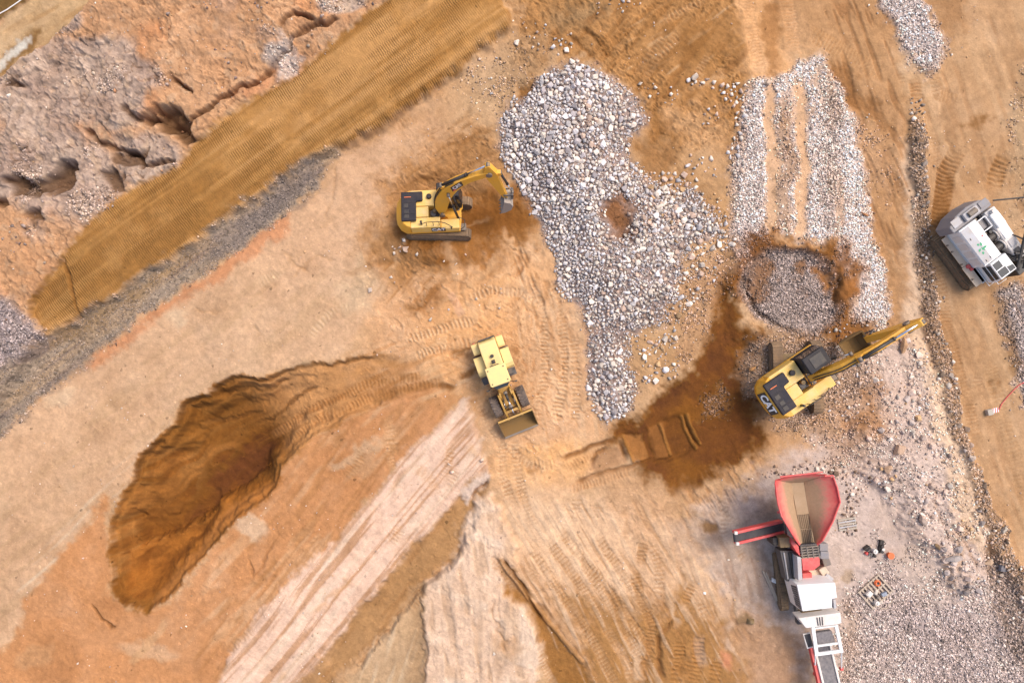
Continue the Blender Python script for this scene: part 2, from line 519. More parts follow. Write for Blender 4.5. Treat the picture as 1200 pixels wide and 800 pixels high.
# brown slope under the pale shelf
area([(125, 581), (108, 611), (71, 655), (30, 702), (10, 763), (-200, 900), (-200, 1100), (260, 1100), (258, 798), (297, 726), (337, 682), (400, 628), (444, 574), (478, 530), (545, 468), (500, 440), (430, 450), (400, 470), (330, 540), (240, 660), (200, 710), (150, 712), (126, 690), (128, 640)], (214, 150, 98), 0.95, 3, rg=0.3)
streaks([(330, 545), (430, 470), (545, 468), (478, 530), (400, 628), (300, 726), (258, 800), (200, 800), (250, 660)], -48, (220, 170, 124), 0.7, 60, 10, (0.0, 0.5), 0.02, 12)
streaks([(330, 545), (430, 470), (545, 468), (478, 530), (400, 628), (300, 726), (258, 800), (200, 800), (250, 660)], -52, (190, 134, 84), 0.6, 50, 5, (0.15, 0.6), -0.03, 14)
blob(290, 615, 26, 12, (226, 190, 154), 0.8, 30)
blob(178, 760, 34, 11, (222, 176, 134), 0.8, 12)
blob(40, 770, 20, 12, (222, 172, 124), 0.5, -30)
crack([(290, 650), (296, 675), (310, 660), (322, 632)], 2.5, 0.12, (180, 126, 80))
crack([(108, 703), (118, 722), (133, 732), (140, 728)], 2.5, 0.15, (120, 76, 40), 0.8)

# ---- top left corner: road beyond the outcrop
area([(-400, 40), (-60, 62), (38, -2), (70, -60), (200, -300), (210, -100), (128, 0), (62, 55), (26, 82), (0, 98), (-60, 140), (-400, 300)], (214, 176, 130), 1.0, 2, rg=0.2, zone=8)
streaks([(-60, 62), (38, -2), (128, 0), (62, 55), (0, 98), (-60, 140)], -30, (190, 146, 96), 0.6, 90, 6, (0.0, 0.5), -0.02, 3)
area([(-400, -300), (100, -300), (38, -6), (-2, 20), (-60, 58), (-400, 60)], (132, 100, 56), 1.0, 2)
area([(-40, 95), (-2, 70), (26, 40), (44, 38), (44, 54), (20, 74), (0, 90), (-40, 112)], (140, 100, 52), 0.85, 3)
area([(-30, 100), (0, 70), (24, 46), (31, 46), (26, 57), (14, 70), (0, 80), (-30, 100)], (231, 222, 206), 0.95, 2)

# ---- outcrop: broken grey and orange rock
OUT = [(-400, 300), (-60, 140), (0, 98), (26, 82), (62, 55), (128, 0), (250, -160), (620, -160), (464, 0), (427, 27), (400, 50), (354, 92), (304, 116), (270, 143), (233, 176), (216, 199), (162, 224), (135, 244), (105, 271), (81, 302), (60, 340), (46, 366), (50, 392), (30, 430), (0, 470), (-400, 700)]
sl, m, d = area(OUT, (214, 162, 118), 1.0, 2.5, 0.8, rg=1.0, zone=2)
xx, yy = X[sl], Y[sl]
greyf = np.zeros_like(xx)
for cx, cy, rx, ry in ((110, 75, 75, 40), (60, 110, 90, 60), (150, 110, 60, 55), (60, 190, 80, 60), (110, 215, 70, 60), (170, 190, 55, 40), (15, 400, 45, 70), (330, 75, 24, 18), (90, 30, 28, 22), (400, 8, 34, 18)):
    greyf = np.maximum(greyf, 1.15 - np.hypot((xx - cx) / rx, (yy - cy) / ry))
greyf = sst(0.12, 0.55, greyf + 0.55 * fbm(xx, yy, 45, 5, 15))
gtone = fbm(xx, yy, 26, 5, 17)[..., None]
gc = C(176, 150, 134) * (1 - np.clip(0.5 + gtone, 0, 1)) + C(206, 180, 160) * np.clip(0.5 + gtone, 0, 1)
lay(sl, m * greyf, np.asarray(gc), 0.9)
orf = sst(0.1, 0.6, fbm(xx, yy, 60, 5, 19)) * (1 - greyf)
lay(sl, m * orf, (224, 156, 106), 0.75)
rd = ridged(xx, yy, 44, 5, 1)
rk = fbm(xx, yy, 14, 4, 11)
fa1, fj1 = facets(xx + 2 * WX[sl], yy + 2 * WY[sl], 24, 2)
fa2, fj2 = facets(xx + WX[sl], yy + WY[sl], 9, 6)
fa3, fj3 = facets(xx, yy, 4.2, 9)
rough = 0.45 + 0.55 * np.clip(greyf + sst(-0.1, 0.4, fbm(xx, yy, 40, 3, 21)), 0, 1)
mh = sst(-8, 4, d)
H[sl] += mh * (0.9 + 0.16 * rd + 0.07 * rk + 0.35 * fbm(xx, yy, 90, 3, 5) + rough * (0.08 * fa1 + 0.05 * fa2 + 0.03 * fa3))
lay(sl, m * rough * (1 - sst(0.02, 0.10, fj1)) * sst(0.0, 0.4, fbm(xx, yy, 30, 2, 8)), (134, 98, 72), 0.6)
col[sl] *= (1 + m * rough * (0.10 * fa2 + 0.12 * fa3))[..., None]
# stepped ledges of the rock
ld = 0.34 * np.floor((fbm(xx + yy * 0.5, yy - xx * 0.3, 70, 4, 6) * 3.0 + 0.05 * rk))
H[sl] += mh * ld * 0.35 * (0.4 + 0.6 * greyf)
G[sl] = G[sl] * (1 - m) + m * np.clip(greyf * sst(-0.1, 0.5, fbm(xx, yy, 35, 4, 9)), 0, 1) * 0.75
lay(sl, m * sst(0.25, 0.5, fbm(xx, yy, 10, 3, 2)) , (222, 186, 150), 0.35)
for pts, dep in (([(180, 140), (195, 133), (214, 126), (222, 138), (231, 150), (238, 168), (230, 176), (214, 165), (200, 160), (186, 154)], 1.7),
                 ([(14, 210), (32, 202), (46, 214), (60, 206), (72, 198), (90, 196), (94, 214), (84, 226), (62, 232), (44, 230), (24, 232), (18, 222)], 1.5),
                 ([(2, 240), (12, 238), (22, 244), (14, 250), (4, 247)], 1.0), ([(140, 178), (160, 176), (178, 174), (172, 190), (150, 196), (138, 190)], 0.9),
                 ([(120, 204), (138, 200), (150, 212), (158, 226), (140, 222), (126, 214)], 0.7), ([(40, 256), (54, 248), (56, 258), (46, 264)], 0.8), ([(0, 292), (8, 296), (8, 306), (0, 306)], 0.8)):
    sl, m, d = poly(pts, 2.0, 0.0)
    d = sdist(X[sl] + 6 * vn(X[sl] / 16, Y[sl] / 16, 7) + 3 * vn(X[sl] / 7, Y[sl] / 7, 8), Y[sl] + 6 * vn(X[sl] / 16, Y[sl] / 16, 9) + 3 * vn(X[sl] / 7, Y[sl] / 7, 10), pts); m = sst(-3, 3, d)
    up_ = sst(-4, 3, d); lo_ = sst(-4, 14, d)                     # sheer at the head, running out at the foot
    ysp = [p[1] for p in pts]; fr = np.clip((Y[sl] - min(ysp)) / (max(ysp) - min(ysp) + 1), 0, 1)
    H[sl] -= 1.15 * dep * (up_ * (1 - fr) + lo_ * fr) * (0.85 + 0.2 * vn(X[sl] / 14, Y[sl] / 14, 3)); lay(sl, m, (116, 82, 54), 0.8)  # shade of the hollows put into the rock colour as a dark tone
for p in ([(212, 166), (228, 150), (262, 124), (290, 106), (312, 92), (330, 70), (345, 50), (372, 38), (400, 26)], [(108, 150), (122, 168), (140, 178), (165, 178), (175, 196), (218, 192)],
          [(16, 108), (30, 102), (44, 110)], [(150, 122), (168, 140), (184, 148)], [(330, 40), (350, 26), (380, 32)], [(208, 94), (220, 110), (232, 118)]):
    crack(p, 4.5, 0.55, (116, 80, 54), 0.7)
area([(262, 124), (290, 104), (312, 90), (332, 66), (352, 70), (356, 90), (330, 96), (304, 112), (280, 120)], (214, 150, 106), 0.6, 4)
area([(316, 70), (332, 46), (344, 52), (338, 62), (356, 78), (350, 92), (322, 98), (328, 82)], (216, 196, 182), 0.75, 3, 1.4, g=0.3)

# ---- brown crawler-rolled ramp
RAMP = [(460, 3), (427, 27), (400, 50), (354, 92), (304, 116), (270, 143), (233, 176), (216, 199), (162, 224), (135, 244), (105, 271), (81, 302), (51, 346), (44, 366), (54, 393), (101, 373), (142, 346), (175, 316), (219, 294), (257, 265), (304, 230), (354, 192), (400, 172), (461, 142), (501, 111), (535, 84), (569, 57), (592, 37), (597, 28), (588, 0), (640, -120), (600, -260), (520, -120)]
sl, m, d = area(RAMP, (188, 136, 76), 1.0, 1.6, 0.6, rg=0.15, g=0.0, zone=1)
RA = -35.5
ca, sa = math.cos(R(RA)), math.sin(R(RA))
u = X[sl] * ca + Y[sl] * sa; v = -X[sl] * sa + Y[sl] * ca
bands = vn(u / 300, v / 6.5, 3) * 0.75 + vn(u / 220, v / 20, 4) * 0.45 + 0.3 * vn(u / 120, v / 3.2, 9)
lay(sl, m * sst(0.0, 0.45, bands), (212, 158, 98), 0.8)
lay(sl, m * sst(0.0, 0.45, -bands), (164, 114, 58), 0.8)
lay(sl, m * sst(0.1, 0.6, fbm(X[sl], Y[sl], 34, 4, 13)), (176, 122, 60), 0.5)
lay(sl, m * sst(0.1, 0.6, fbm(X[sl], Y[sl], 28, 4, 15)), (208, 154, 92), 0.45)
mh = sst(-7, 5, d + 2.5 * vn(X[sl] / 12, Y[sl] / 12, 2))
H[sl] = H[sl] * (1 - 0.85 * mh) + mh * (0.75 + 0.06 * fbm(X[sl], Y[sl], 20, 3, 4) + 0.09 * bands + 0.15 * sst(0, 25, d))
crack([(78, 306), (86, 322), (92, 345), (101, 374)], 4, 0.22, (140, 92, 44), 0.7, 0.4)
sl, m, d = poly([(81, 302), (51, 346), (44, 366), (54, 393), (101, 373), (92, 345), (86, 322)], 2, 0.4)
H[sl] -= 0.35 * m * sst(0, 40, np.hypot(X[sl] - 95, Y[sl] - 330))

# ---- gravel strip below the ramp and its orange edge
GS = [(-300, 640), (0, 512), (44, 467), (101, 427), (132, 397), (169, 370), (216, 341), (270, 299), (321, 265), (368, 224), (380, 200), (396, 181), (394, 174), (354, 193), (304, 231), (257, 266), (219, 295), (175, 317), (142, 347), (101, 374), (54, 396), (22, 420), (0, 440), (-300, 560)]
sl, m, d = area(GS, (172, 150, 128), 1.0, 3, 0.8, g=0.5, rg=0.3, zone=3)
streaks(GS, RA, (184, 154, 122), 0.8, 120, 8, (-0.05, 0.5), 0.02, 2)
streaks(GS, RA, (132, 112, 104), 0.7, 160, 9, (0.1, 0.55), 0.0, 7)
area([(50, 398), (110, 372), (150, 345), (215, 300), (222, 306), (160, 352), (112, 384), (60, 410)], (168, 134, 92), 0.6, 3)
area([(300, 236), (354, 195), (372, 192), (362, 222), (300, 272), (262, 300), (240, 302)], (150, 134, 124), 0.8, 5, g=0.7)
area([(104, 428), (132, 400), (169, 373), (216, 344), (270, 302), (318, 268), (345, 252), (338, 268), (290, 305), (240, 338), (180, 378), (140, 410), (112, 432)], (219, 152, 106), 0.9, 2.5, 0.8, dh=0.06)
area([(-10, 360), (20, 352), (46, 376), (52, 396), (24, 420), (-10, 440)], (160, 144, 142), 0.9, 4, g=0.7, rg=0.8)

# ---- peach working floor round the loader
area([(470, 300), (560, 285), (620, 270), (645, 300), (660, 345), (690, 390), (688, 470), (720, 500), (700, 530), (660, 600), (580, 580), (545, 470), (500, 440), (420, 430), (430, 350)], PEACH, 0.75, 14, 1.6)
blob(590, 400, 95, 85, (240, 180, 122), 0.85, 0)
blob(655, 430, 50, 90, (238, 190, 146), 0.7, 0)
blob(640, 545, 60, 28, (243, 184, 124), 0.9, -12)
streaks([(600, 300), (690, 380), (690, 480), (720, 500), (650, 540), (600, 480)], 78, (213, 158, 108), 0.55, 60, 5, (0.0, 0.5), -0.02, 4)
streaks([(600, 300), (690, 380), (690, 480), (720, 500), (650, 540), (600, 480)], 80, (233, 192, 150), 0.5, 60, 5, (0.1, 0.5), 0.0, 14)
streaks([(395, 420), (480, 395), (560, 395), (575, 470), (545, 470), (470, 470), (330, 540), (290, 510)], -22, (206, 146, 92), 0.7, 90, 5, (0.0, 0.45), -0.03, 11)
streaks([(395, 420), (480, 395), (560, 395), (575, 470), (545, 470), (470, 470), (330, 540), (290, 510)], -24, (232, 186, 138), 0.6, 90, 4, (0.15, 0.5), 0.02, 13)
for p in ([(528, 411), (550, 407), (566, 400)], [(532, 440), (552, 434), (566, 430)], [(430, 470), (470, 458), (508, 449), (535, 450)], [(436, 462), (470, 455)], [(510, 448), (536, 456)]):
    crack(p, 7, 0.05, (146, 94, 46), 0.8)
for p in ([(598, 404), (604, 420)], [(606, 425), (614, 440)], [(575, 385), (580, 372)]):
    crack(p, 6, 0.04, (166, 110, 60), 0.6)
# dug-over brown ground below the left excavator
area([(440, 200), (500, 175), (560, 150), (585, 165), (592, 195), (620, 240), (640, 280), (600, 300), (540, 310), (470, 340), (430, 330), (420, 290), (455, 240)], (190, 136, 82), 0.85, 14, 2, rg=0.9)
streaks([(490, 165), (560, 130), (585, 165), (590, 200), (530, 215), (470, 235), (450, 220)], -28, (170, 122, 74), 0.6, 22, 4, (0.0, 0.5), -0.05, 6)
area([(500, 235), (560, 228), (610, 225), (630, 250), (625, 282), (560, 300), (500, 300), (470, 285), (460, 260)], (154, 98, 42), 0.9, 9, 1.8)
area([(540, 240), (600, 240), (615, 258), (600, 275), (555, 280), (540, 262)], (142, 88, 36), 0.7, 7, 1.4, dh=-0.12)
area([(505, 290), (560, 284), (585, 292), (560, 308), (520, 306)], (172, 112, 54), 0.8, 5, dh=-0.1)
streaks([(430, 300), (500, 290), (520, 330), (540, 350), (500, 375), (470, 365), (430, 350)], -52, (184, 130, 78), 0.7, 40, 6, (0.0, 0.45), -0.05, 15)
area([(480, 365), (500, 345), (515, 330), (520, 350), (500, 362), (488, 372)], (156, 104, 54), 0.8, 5, 1.4, dh=-0.06)
area([(420, 300), (440, 330), (436, 360), (410, 370), (400, 345)], (222, 188, 148), 0.7, 8, g=0.0)
streaks([(560, 290), (620, 275), (650, 340), (640, 380), (600, 350)], 70, (178, 124, 74), 0.6, 36, 6, (0.1, 0.5), -0.06, 16)
crack([(602, 298), (608, 318), (604, 330)], 5, 0.12, (170, 112, 62), 0.7)
crack([(616, 300), (612, 325)], 5, 0.1, (186, 130, 80), 0.6)
area([(524, 344), (532, 341), (546, 368), (538, 373)], (231, 178, 138), 0.8, 1.5, 0.3, dh=0.05)
for i in range(6):
    x0, y0 = 413 + 4.2 * i, 297 - 2.6 * i
    crack([(x0, y0), (x0 + 5, y0 + 5)], 2.4, 0.08, (120, 86, 56), 0.8, 0.1)

# ---- top middle: tracked brown soil
area([(600, 20), (640, -60), (880, -60), (872, 60), (878, 95), (866, 190), (858, 265), (800, 240), (760, 200), (748, 120), (700, 78), (650, 66), (618, 96), (600, 70)], (190, 136, 80), 0.9, 10, 1.4, rg=1.0)
streaks([(640, 0), (860, -40), (872, 60), (870, 190), (780, 200), (748, 120), (700, 78), (640, 50)], -50, (172, 120, 68), 0.75, 60, 7, (0.0, 0.5), -0.06, 9)
streaks([(700, 20), (860, 0), (872, 80), (780, 110), (740, 90)], -35, (222, 178, 130), 0.6, 50, 5, (0.2, 0.5), 0.0, 10)
area([(640, 20), (700, 0), (720, 10), (690, 28), (660, 34)], (170, 136, 96), 0.7, 8)
area([(536, 90), (600, 40), (640, 40), (640, 80), (600, 115), (560, 128)], (190, 154, 116), 0.65, 10, 1.4, g=0.15)
area([(775, 130), (800, 120), (850, 130), (858, 180), (840, 215), (815, 200), (800, 160)], (226, 178, 130), 0.6, 12, 2.2)
area([(760, 150), (785, 140), (795, 170), (775, 185)], (150, 100, 50), 0.6, 8, 2)
area([(800, 40), (840, 30), (860, 60), (830, 80), (800, 70)], (168, 116, 62), 0.6, 10, 2)
area([(606, 98), (626, 94), (630, 104), (622, 114), (608, 114)], (146, 98, 46), 0.9, 2.5, 0.8, dh=-0.25)
for p in ([(745, 92), (762, 60), (785, 36)], [(752, 100), (772, 66), (800, 34)], [(772, 30), (800, 12), (830, -2)]):
    treads(p, 9, 5, 0.05, (212, 162, 110), 0.6, (166, 112, 64), 0.05)
for p in ([(670, 40), (690, 62), (700, 70)], [(686, 30), (706, 56), (720, 72)]):
    crack(p, 5, 0.12, (150, 100, 52), 0.7)

# ---- rock heap site
HEAP = [(629, 98), (609, 116), (589, 125), (582, 135), (584, 162), (589, 189), (609, 216), (623, 243), (640, 267), (643, 285), (651, 312), (656, 339), (680, 360), (690, 386), (690, 413), (687, 454), (694, 481), (710, 494), (737, 488), (743, 461), (740, 430), (737, 400), (754, 386), (785, 376), (795, 346), (802, 305), (815, 280), (852, 276), (846, 250), (815, 225), (760, 205), (742, 190), (740, 165), (758, 142), (744, 118), (720, 98), (697, 78), (670, 72), (650, 86)]
sl, m, d = area(HEAP, (168, 148, 142), 0.9, 4, 0.8, g=0.55, rg=0.7, zone=9)
H[sl] += m * (0.9 * sst(0, 55, d) + 0.22 * fbm(X[sl], Y[sl], 40, 3, 3) * sst(0, 15, d))
area([(742, 205), (760, 210), (815, 230), (846, 255), (850, 300), (830, 340), (800, 372), (770, 384), (740, 400), (738, 440), (770, 450), (800, 430), (830, 400), (850, 330), (858, 268), (866, 190), (830, 180), (780, 160), (748, 180)], (206, 160, 112), 0.8, 9, 1.6, rg=0.6)
area([(706, 240), (728, 234), (742, 246), (736, 262), (730, 278), (714, 276), (704, 262)], (150, 94, 40), 0.85, 7, 2.0, dh=-0.4, g=0.3)
area([(752, 170), (790, 165), (800, 180), (780, 200), (758, 198)], (166, 114, 64), 0.7, 8, 1.5, dh=-0.1)
area([(742, 400), (770, 394), (776, 420), (768, 446), (744, 440)], (214, 170, 124), 0.85, 6, 1.2)

# ---- dark damp hollow left of the right-hand excavator
WETP = [(716, 503), (746, 486), (779, 455), (797, 447), (815, 430), (824, 410), (832, 380), (830, 350), (840, 325), (852, 318), (864, 330), (862, 360), (870, 378), (900, 392), (896, 412), (880, 430), (878, 455), (886, 485), (898, 510), (883, 531), (863, 550), (831, 564), (806, 580), (784, 577), (766, 560), (752, 563), (737, 549), (750, 538), (716, 520)]
sl, m, d = area(WETP, (128, 78, 22), 1.0, 5, 1.0, rg=0.35)
H[sl] -= 0.35 * sst(-4, 22, d)
sl, m, d = poly(WETP, 5, 1.0); lay(sl, m * sst(0.0, 0.5, fbm(X[sl], Y[sl], 40, 4, 8)), (146, 92, 34), 0.8)
lay(sl, m * sst(0.0, 0.5, fbm(X[sl], Y[sl], 34, 4, 18)), (108, 64, 14), 0.7)
area([(846, 470), (870, 440), (884, 455), (888, 500), (866, 520), (850, 500)], (118, 70, 26), 0.7, 10)
area([(820, 470), (840, 455), (856, 462), (850, 484), (830, 490)], (160, 118, 78), 0.6, 6, 1.6, g=0.7)
# trench steps
tq = [(760, 500), (800, 487), (812, 498), (822, 518), (812, 528), (770, 538), (757, 524)]
area(tq, (126, 78, 30), 0.8, 2, 0.4, dh=-0.30)
area([(757, 500), (778, 496), (785, 534), (770, 538)], (160, 104, 54), 0.8, 1.5, 0.4, dh=0.22)
area([(728, 512), (752, 506), (762, 536), (742, 541)], (178, 120, 66), 0.85, 1.5, 0.4, dh=-0.15)
area([(697, 540), (706, 530), (726, 522), (735, 541), (700, 553), (690, 550)], (200, 152, 110), 0.9, 1.5, 0.4, dh=-0.12)
for p in ([(774, 499), (788, 533)], [(800, 489), (817, 525)], [(806, 488), (822, 520)], [(731, 512), (742, 540)]):
    sl, m, T, O, L = stroke(p, 4, 1.2, 0.25); H[sl] += 0.16 * m; lay(sl, m, (176, 120, 60), 0.7)
for p in ([(655, 538), (690, 524), (724, 514)], [(670, 566), (700, 556), (740, 545), (772, 536)], [(693, 549), (700, 532), (716, 523)], [(725, 515), (735, 541)], [(760, 545), (790, 536), (812, 529)]):
    crack(p, 4.5, 0.22, (134, 84, 38), 0.8, 0.4)
treads([(655, 552), (690, 534), (722, 522)], 10, 4.2, 0.05, (222, 166, 114), 0.6, (186, 128, 76))
treads([(660, 575), (700, 564), (745, 550)], 10, 4.2, 0.05, (222, 166, 114), 0.6, (186, 128, 76))
blob(622, 550, 8, 6, (182, 130, 78), 0.8, 0, -0.08, 0.4, 0.8)

# ---- pit
PIT = [(520, 425), (470, 420), (430, 418), (400, 422), (354, 430), (304, 440), (280, 440), (250, 449), (241, 459), (211, 474), (206, 498), (189, 511), (162, 535), (152, 564), (137, 587), (127, 641), (130, 692), (148, 709), (169, 716), (196, 705), (213, 685), (233, 658), (257, 635), (270, 614), (304, 587), (321, 570), (328, 543), (345, 527), (400, 490), (450, 470), (500, 460)]
sl, m, d = poly(PIT, 1.5, 0.7)
xx, yy = X[sl], Y[sl]
along = sst(0, 1, ((440 - xx) * 0.86 + (yy - 440) * 0.5) / 190)
north = sst(-10, 40, (xx - 130) * -0.45 + (yy - 590) * -0.85 + 60)     # nearer the high wall
wall = 0.55 * sst(0, 4, d) + 0.75 * sst(6, 13, d + 4 * vn(xx / 14, yy / 14, 4)) + 0.9 * sst(14, 30, d + 5 * vn(xx / 18, yy / 18, 5))
side = ((xx - 150) * -270 + (yy - 700) * -330) / 426.0
north = sst(-25, 20, side)
wall = wall * north + (1 - north) * (0.45 * sst(0, 5, d) + 1.75 * sst(2, 52, d + 3 * vn(xx / 20, yy / 20, 8)))
H[sl] -= along * (wall * 1.05) + 0.25 * sst(0, 5, d) * (1 - along) * sst(500, 420, xx)
m = m * sst(505, 400, xx + 30 * vn(xx / 30, yy / 7, 6))
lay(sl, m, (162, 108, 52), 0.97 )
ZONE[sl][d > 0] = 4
RG[sl] = RG[sl] * (1 - m) + 0.45 * m
G[sl] *= (1 - m)
strata = vn((xx * 0.85 - yy * 0.5) / 60, (xx * 0.5 + yy * 0.85) / 6 + 2 * vn(xx / 30, yy / 30, 3), 7)
lay(sl, m * sst(0.0, 0.5, strata) * (d < 60), (196, 128, 62), 0.6)
lay(sl, m * sst(0.05, 0.5, -strata) * (d < 60), (140, 80, 22), 0.6)
H[sl] += m * 0.05 * strata
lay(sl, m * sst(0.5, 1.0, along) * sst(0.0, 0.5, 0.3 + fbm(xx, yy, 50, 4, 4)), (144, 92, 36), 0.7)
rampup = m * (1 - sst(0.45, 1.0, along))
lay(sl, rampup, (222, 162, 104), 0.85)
FLOOR = [(332, 531), (300, 552), (262, 586), (236, 604), (192, 632), (150, 646), (147, 600), (160, 572), (186, 540), (230, 505), (262, 490), (290, 486), (330, 495), (336, 515)]
sl, m, d = poly(FLOOR, 1.6, 0.6)
sl2, em, T_, O_, L_ = stroke([(336, 520), (332, 531), (300, 552), (262, 586), (236, 604), (192, 632), (150, 646)], 2, 1, 0.6)
pe = [(332, 531), (300, 552), (262, 586), (236, 604), (192, 632), (150, 646)]
de = np.full(X[sl].shape, 1e9)
for (ax_, ay_), (bx_, by_) in zip(pe[:-1], pe[1:]):
    ex_, ey_ = bx_ - ax_, by_ - ay_; tt = np.clip(((X[sl] - ax_) * ex_ + (Y[sl] - ay_) * ey_) / (ex_ ** 2 + ey_ ** 2), 0, 1)
    de = np.minimum(de, np.hypot(X[sl] - ax_ - tt * ex_, Y[sl] - ay_ - tt * ey_))
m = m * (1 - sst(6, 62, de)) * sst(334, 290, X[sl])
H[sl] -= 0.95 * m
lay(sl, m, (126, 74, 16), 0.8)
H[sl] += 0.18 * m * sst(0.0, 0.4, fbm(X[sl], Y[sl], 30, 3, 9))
area([(318, 538), (300, 552), (262, 585), (232, 600), (225, 575), (240, 540), (280, 515), (310, 515)], (108, 62, 8), 0.75, 10, 1.2, dh=-0.05)  # moist deep floor, with the shade under its edge put into the soil colour
area([(150, 640), (188, 628), (200, 600), (190, 560), (215, 530), (186, 540), (158, 580)], (156, 98, 42), 0.6, 4, 1.0, dh=0.15)
area([(140, 650), (195, 634), (240, 606), (300, 560), (322, 560), (300, 586), (262, 618), (225, 660), (200, 695), (160, 706), (138, 690)], (178, 110, 44), 0.8, 3, 1.0)
streaks([(140, 650), (195, 634), (240, 606), (262, 618), (225, 660), (200, 695), (160, 706), (138, 690)], -30, (142, 86, 34), 0.8, 30, 7, (0.0, 0.4), -0.05, 3)
area([(232, 660), (262, 620), (304, 586), (321, 568), (328, 545), (318, 556), (290, 580), (250, 612), (205, 672), (176, 706), (196, 703), (213, 685)], (196, 128, 66), 0.8, 2.5, 0.8)
streaks([(290, 520), (330, 480), (400, 445), (480, 430), (500, 455), (420, 478), (345, 522), (310, 540)], -27, (178, 118, 62), 0.6, 70, 5, (0.1, 0.5), -0.04, 2)
for p in ([(242, 460), (250, 450), (282, 441), (304, 444), (352, 431), (400, 424), (440, 420)], [(246, 458), (300, 455), (340, 448)], [(206, 498), (212, 478), (240, 462)], [(225, 500), (262, 490), (296, 484)], [(152, 565), (162, 540), (190, 514)], [(296, 500), (330, 480), (372, 452)]):
    crack(p, 4, 0.16, (126, 82, 40), 0.6)
for p in ([(300, 520), (360, 482), (430, 452), (500, 438)], [(318, 528), (370, 494), (440, 462), (520, 446)]):
    treads(p, 10, 4.5, 0.04, (206, 146, 90), 0.5, (160, 104, 54))

# ---- pink graded strip with the brown wedge beside it
WEDGE = [(260, 1000), (330, 900), (400, 745), (461, 664), (535, 584), (572, 556), (556, 612), (535, 652), (500, 685), (461, 732), (400, 790), (330, 880)]
area([(545, 470), (580, 560), (556, 612), (400, 790), (330, 880), (258, 800), (400, 628), (478, 530)], (196, 148, 100), 0.85, 3)
STRIP = [(545, 470), (478, 530), (444, 574), (400, 628), (337, 682), (297, 726), (258, 797), (140, 960), (240, 960), (351, 800), (400, 744), (461, 664), (501, 625), (535, 584), (548, 560), (572, 553), (562, 520)]
sl, m, d = area(STRIP, (251, 209, 180), 1.0, 2.5, 0.7, dh=0.12, rg=0.2, zone=7)
streaks(STRIP, -50, (204, 152, 108), 0.8, 130, 3.4, (0.05, 0.35), -0.05, 3)
streaks(STRIP, -50, (253, 220, 190), 0.7, 120, 6, (0.1, 0.5), 0.0, 6)
area(WEDGE, (192, 144, 94), 0.9, 3, 0.8, dh=-0.25)
streaks(WEDGE, -50, (176, 126, 78), 0.6, 60, 6, (0.0, 0.5), -0.04, 8)
area([(540, 578), (548, 562), (570, 550), (577, 556), (560, 575), (545, 590)], (243, 214, 192), 0.9, 2, 0.7, dh=0.18)
for p in ([(572, 560), (556, 575), (548, 590)], [(556, 612), (540, 640), (530, 655)], [(530, 655), (505, 682), (470, 725), (452, 742), (410, 788)]):
    crack(p, 4, 0.25, (166, 116, 70), 0.7)

# ---- pale eroded fan, lower middle
FAN = [(556, 590), (575, 580), (590, 595), (610, 640), (588, 690), (616, 718), (634, 760), (620, 830), (600, 1000), (480, 1000), (494, 830), (500, 686), (535, 652)]
area(FAN, (246, 208, 176), 1.0, 3, 1.0, dh=0.35, rg=0.3)
streaks(FAN, 84, (206, 166, 128), 0.55, 50, 9, (0.1, 0.5), -0.05, 12)
streaks(FAN, 20, (250, 220, 192), 0.6, 60, 26, (0.0, 0.4), 0.03, 17)
area([(410, 790), (452, 742), (500, 688), (494, 820), (400, 840)], (210, 172, 130), 0.9, 3, 0.8)
streaks([(410, 790), (452, 742), (500, 688), (494, 820), (400, 840)], -70, (228, 196, 158), 0.7, 60, 6, (0.0, 0.5), 0.04, 3)
area([(484, 690), (500, 684), (496, 830), (470, 830)], (190, 152, 112), 0.7, 4)
for p in ([(500, 686), (498, 740), (496, 800)], [(572, 690), (576, 712), (592, 742), (596, 770)]):
    crack(p, 3, 0.08, (190, 146, 104), 0.5, 1.6)
sl, m, d = poly(FAN, 4, 1.0)
fa, fj = facets(X[sl] * 1.6 + 3 * WX[sl], Y[sl] * 0.6 + 3 * WY[sl], 14, 4)
H[sl] += 0.03 * m * fa + 0.07 * m * ridged(X[sl] * 2, Y[sl] * 0.5, 30, 3, 7); lay(sl, m * sst(0.1, 0.6, fbm(X[sl] * 1.5, Y[sl] * .6, 30, 4, 7)), (212, 172, 134), 0.5)
area([(578, 742), (600, 748), (612, 760), (600, 772), (588, 764)], (208, 160, 114), 0.6, 5)
# fan of crawler marks
FIELD = [(590, 590), (640, 590), (760, 580), (830, 640), (870, 700), (880, 800), (860, 900), (720, 900), (690, 800), (640, 740), (616, 700), (590, 655), (600, 630)]
area(FIELD, (244, 198, 156), 0.9, 10, 1.2, rg=0.45)
area([(600, 560), (690, 585), (680, 680), (640, 660)], (248, 204, 162), 0.6, 20)
area([(650, 690), (700, 700), (740, 720), (800, 690), (860, 730), (880, 800), (880, 900), (700, 900), (690, 800)], (176, 124, 66), 0.9, 16, 2.4)
area([(577, 654), (590, 658), (612, 690), (640, 725), (690, 790), (730, 860), (660, 860), (634, 760), (618, 716), (590, 688)], (170, 116, 58), 0.95, 3, 0.9, dh=-0.2)
streaks(FIELD, 60, (190, 136, 84), 0.45, 60, 5, (0.2, 0.55), -0.03, 4)
streaks(FIELD, 62, (236, 200, 164), 0.5, 60, 5, (0.15, 0.5), 0.03, 14)
sl, m, T, O, L = stroke([(585, 655), (610, 690), (642, 730), (680, 775)], 5, 1.5, 0.3); H[sl] += 0.2 * m; lay(sl, m, (196, 144, 92), 0.8)
crack([(586, 652), (614, 690), (636, 732)], 3.5, 0.2, (130, 84, 40), 0.8, 0.3)
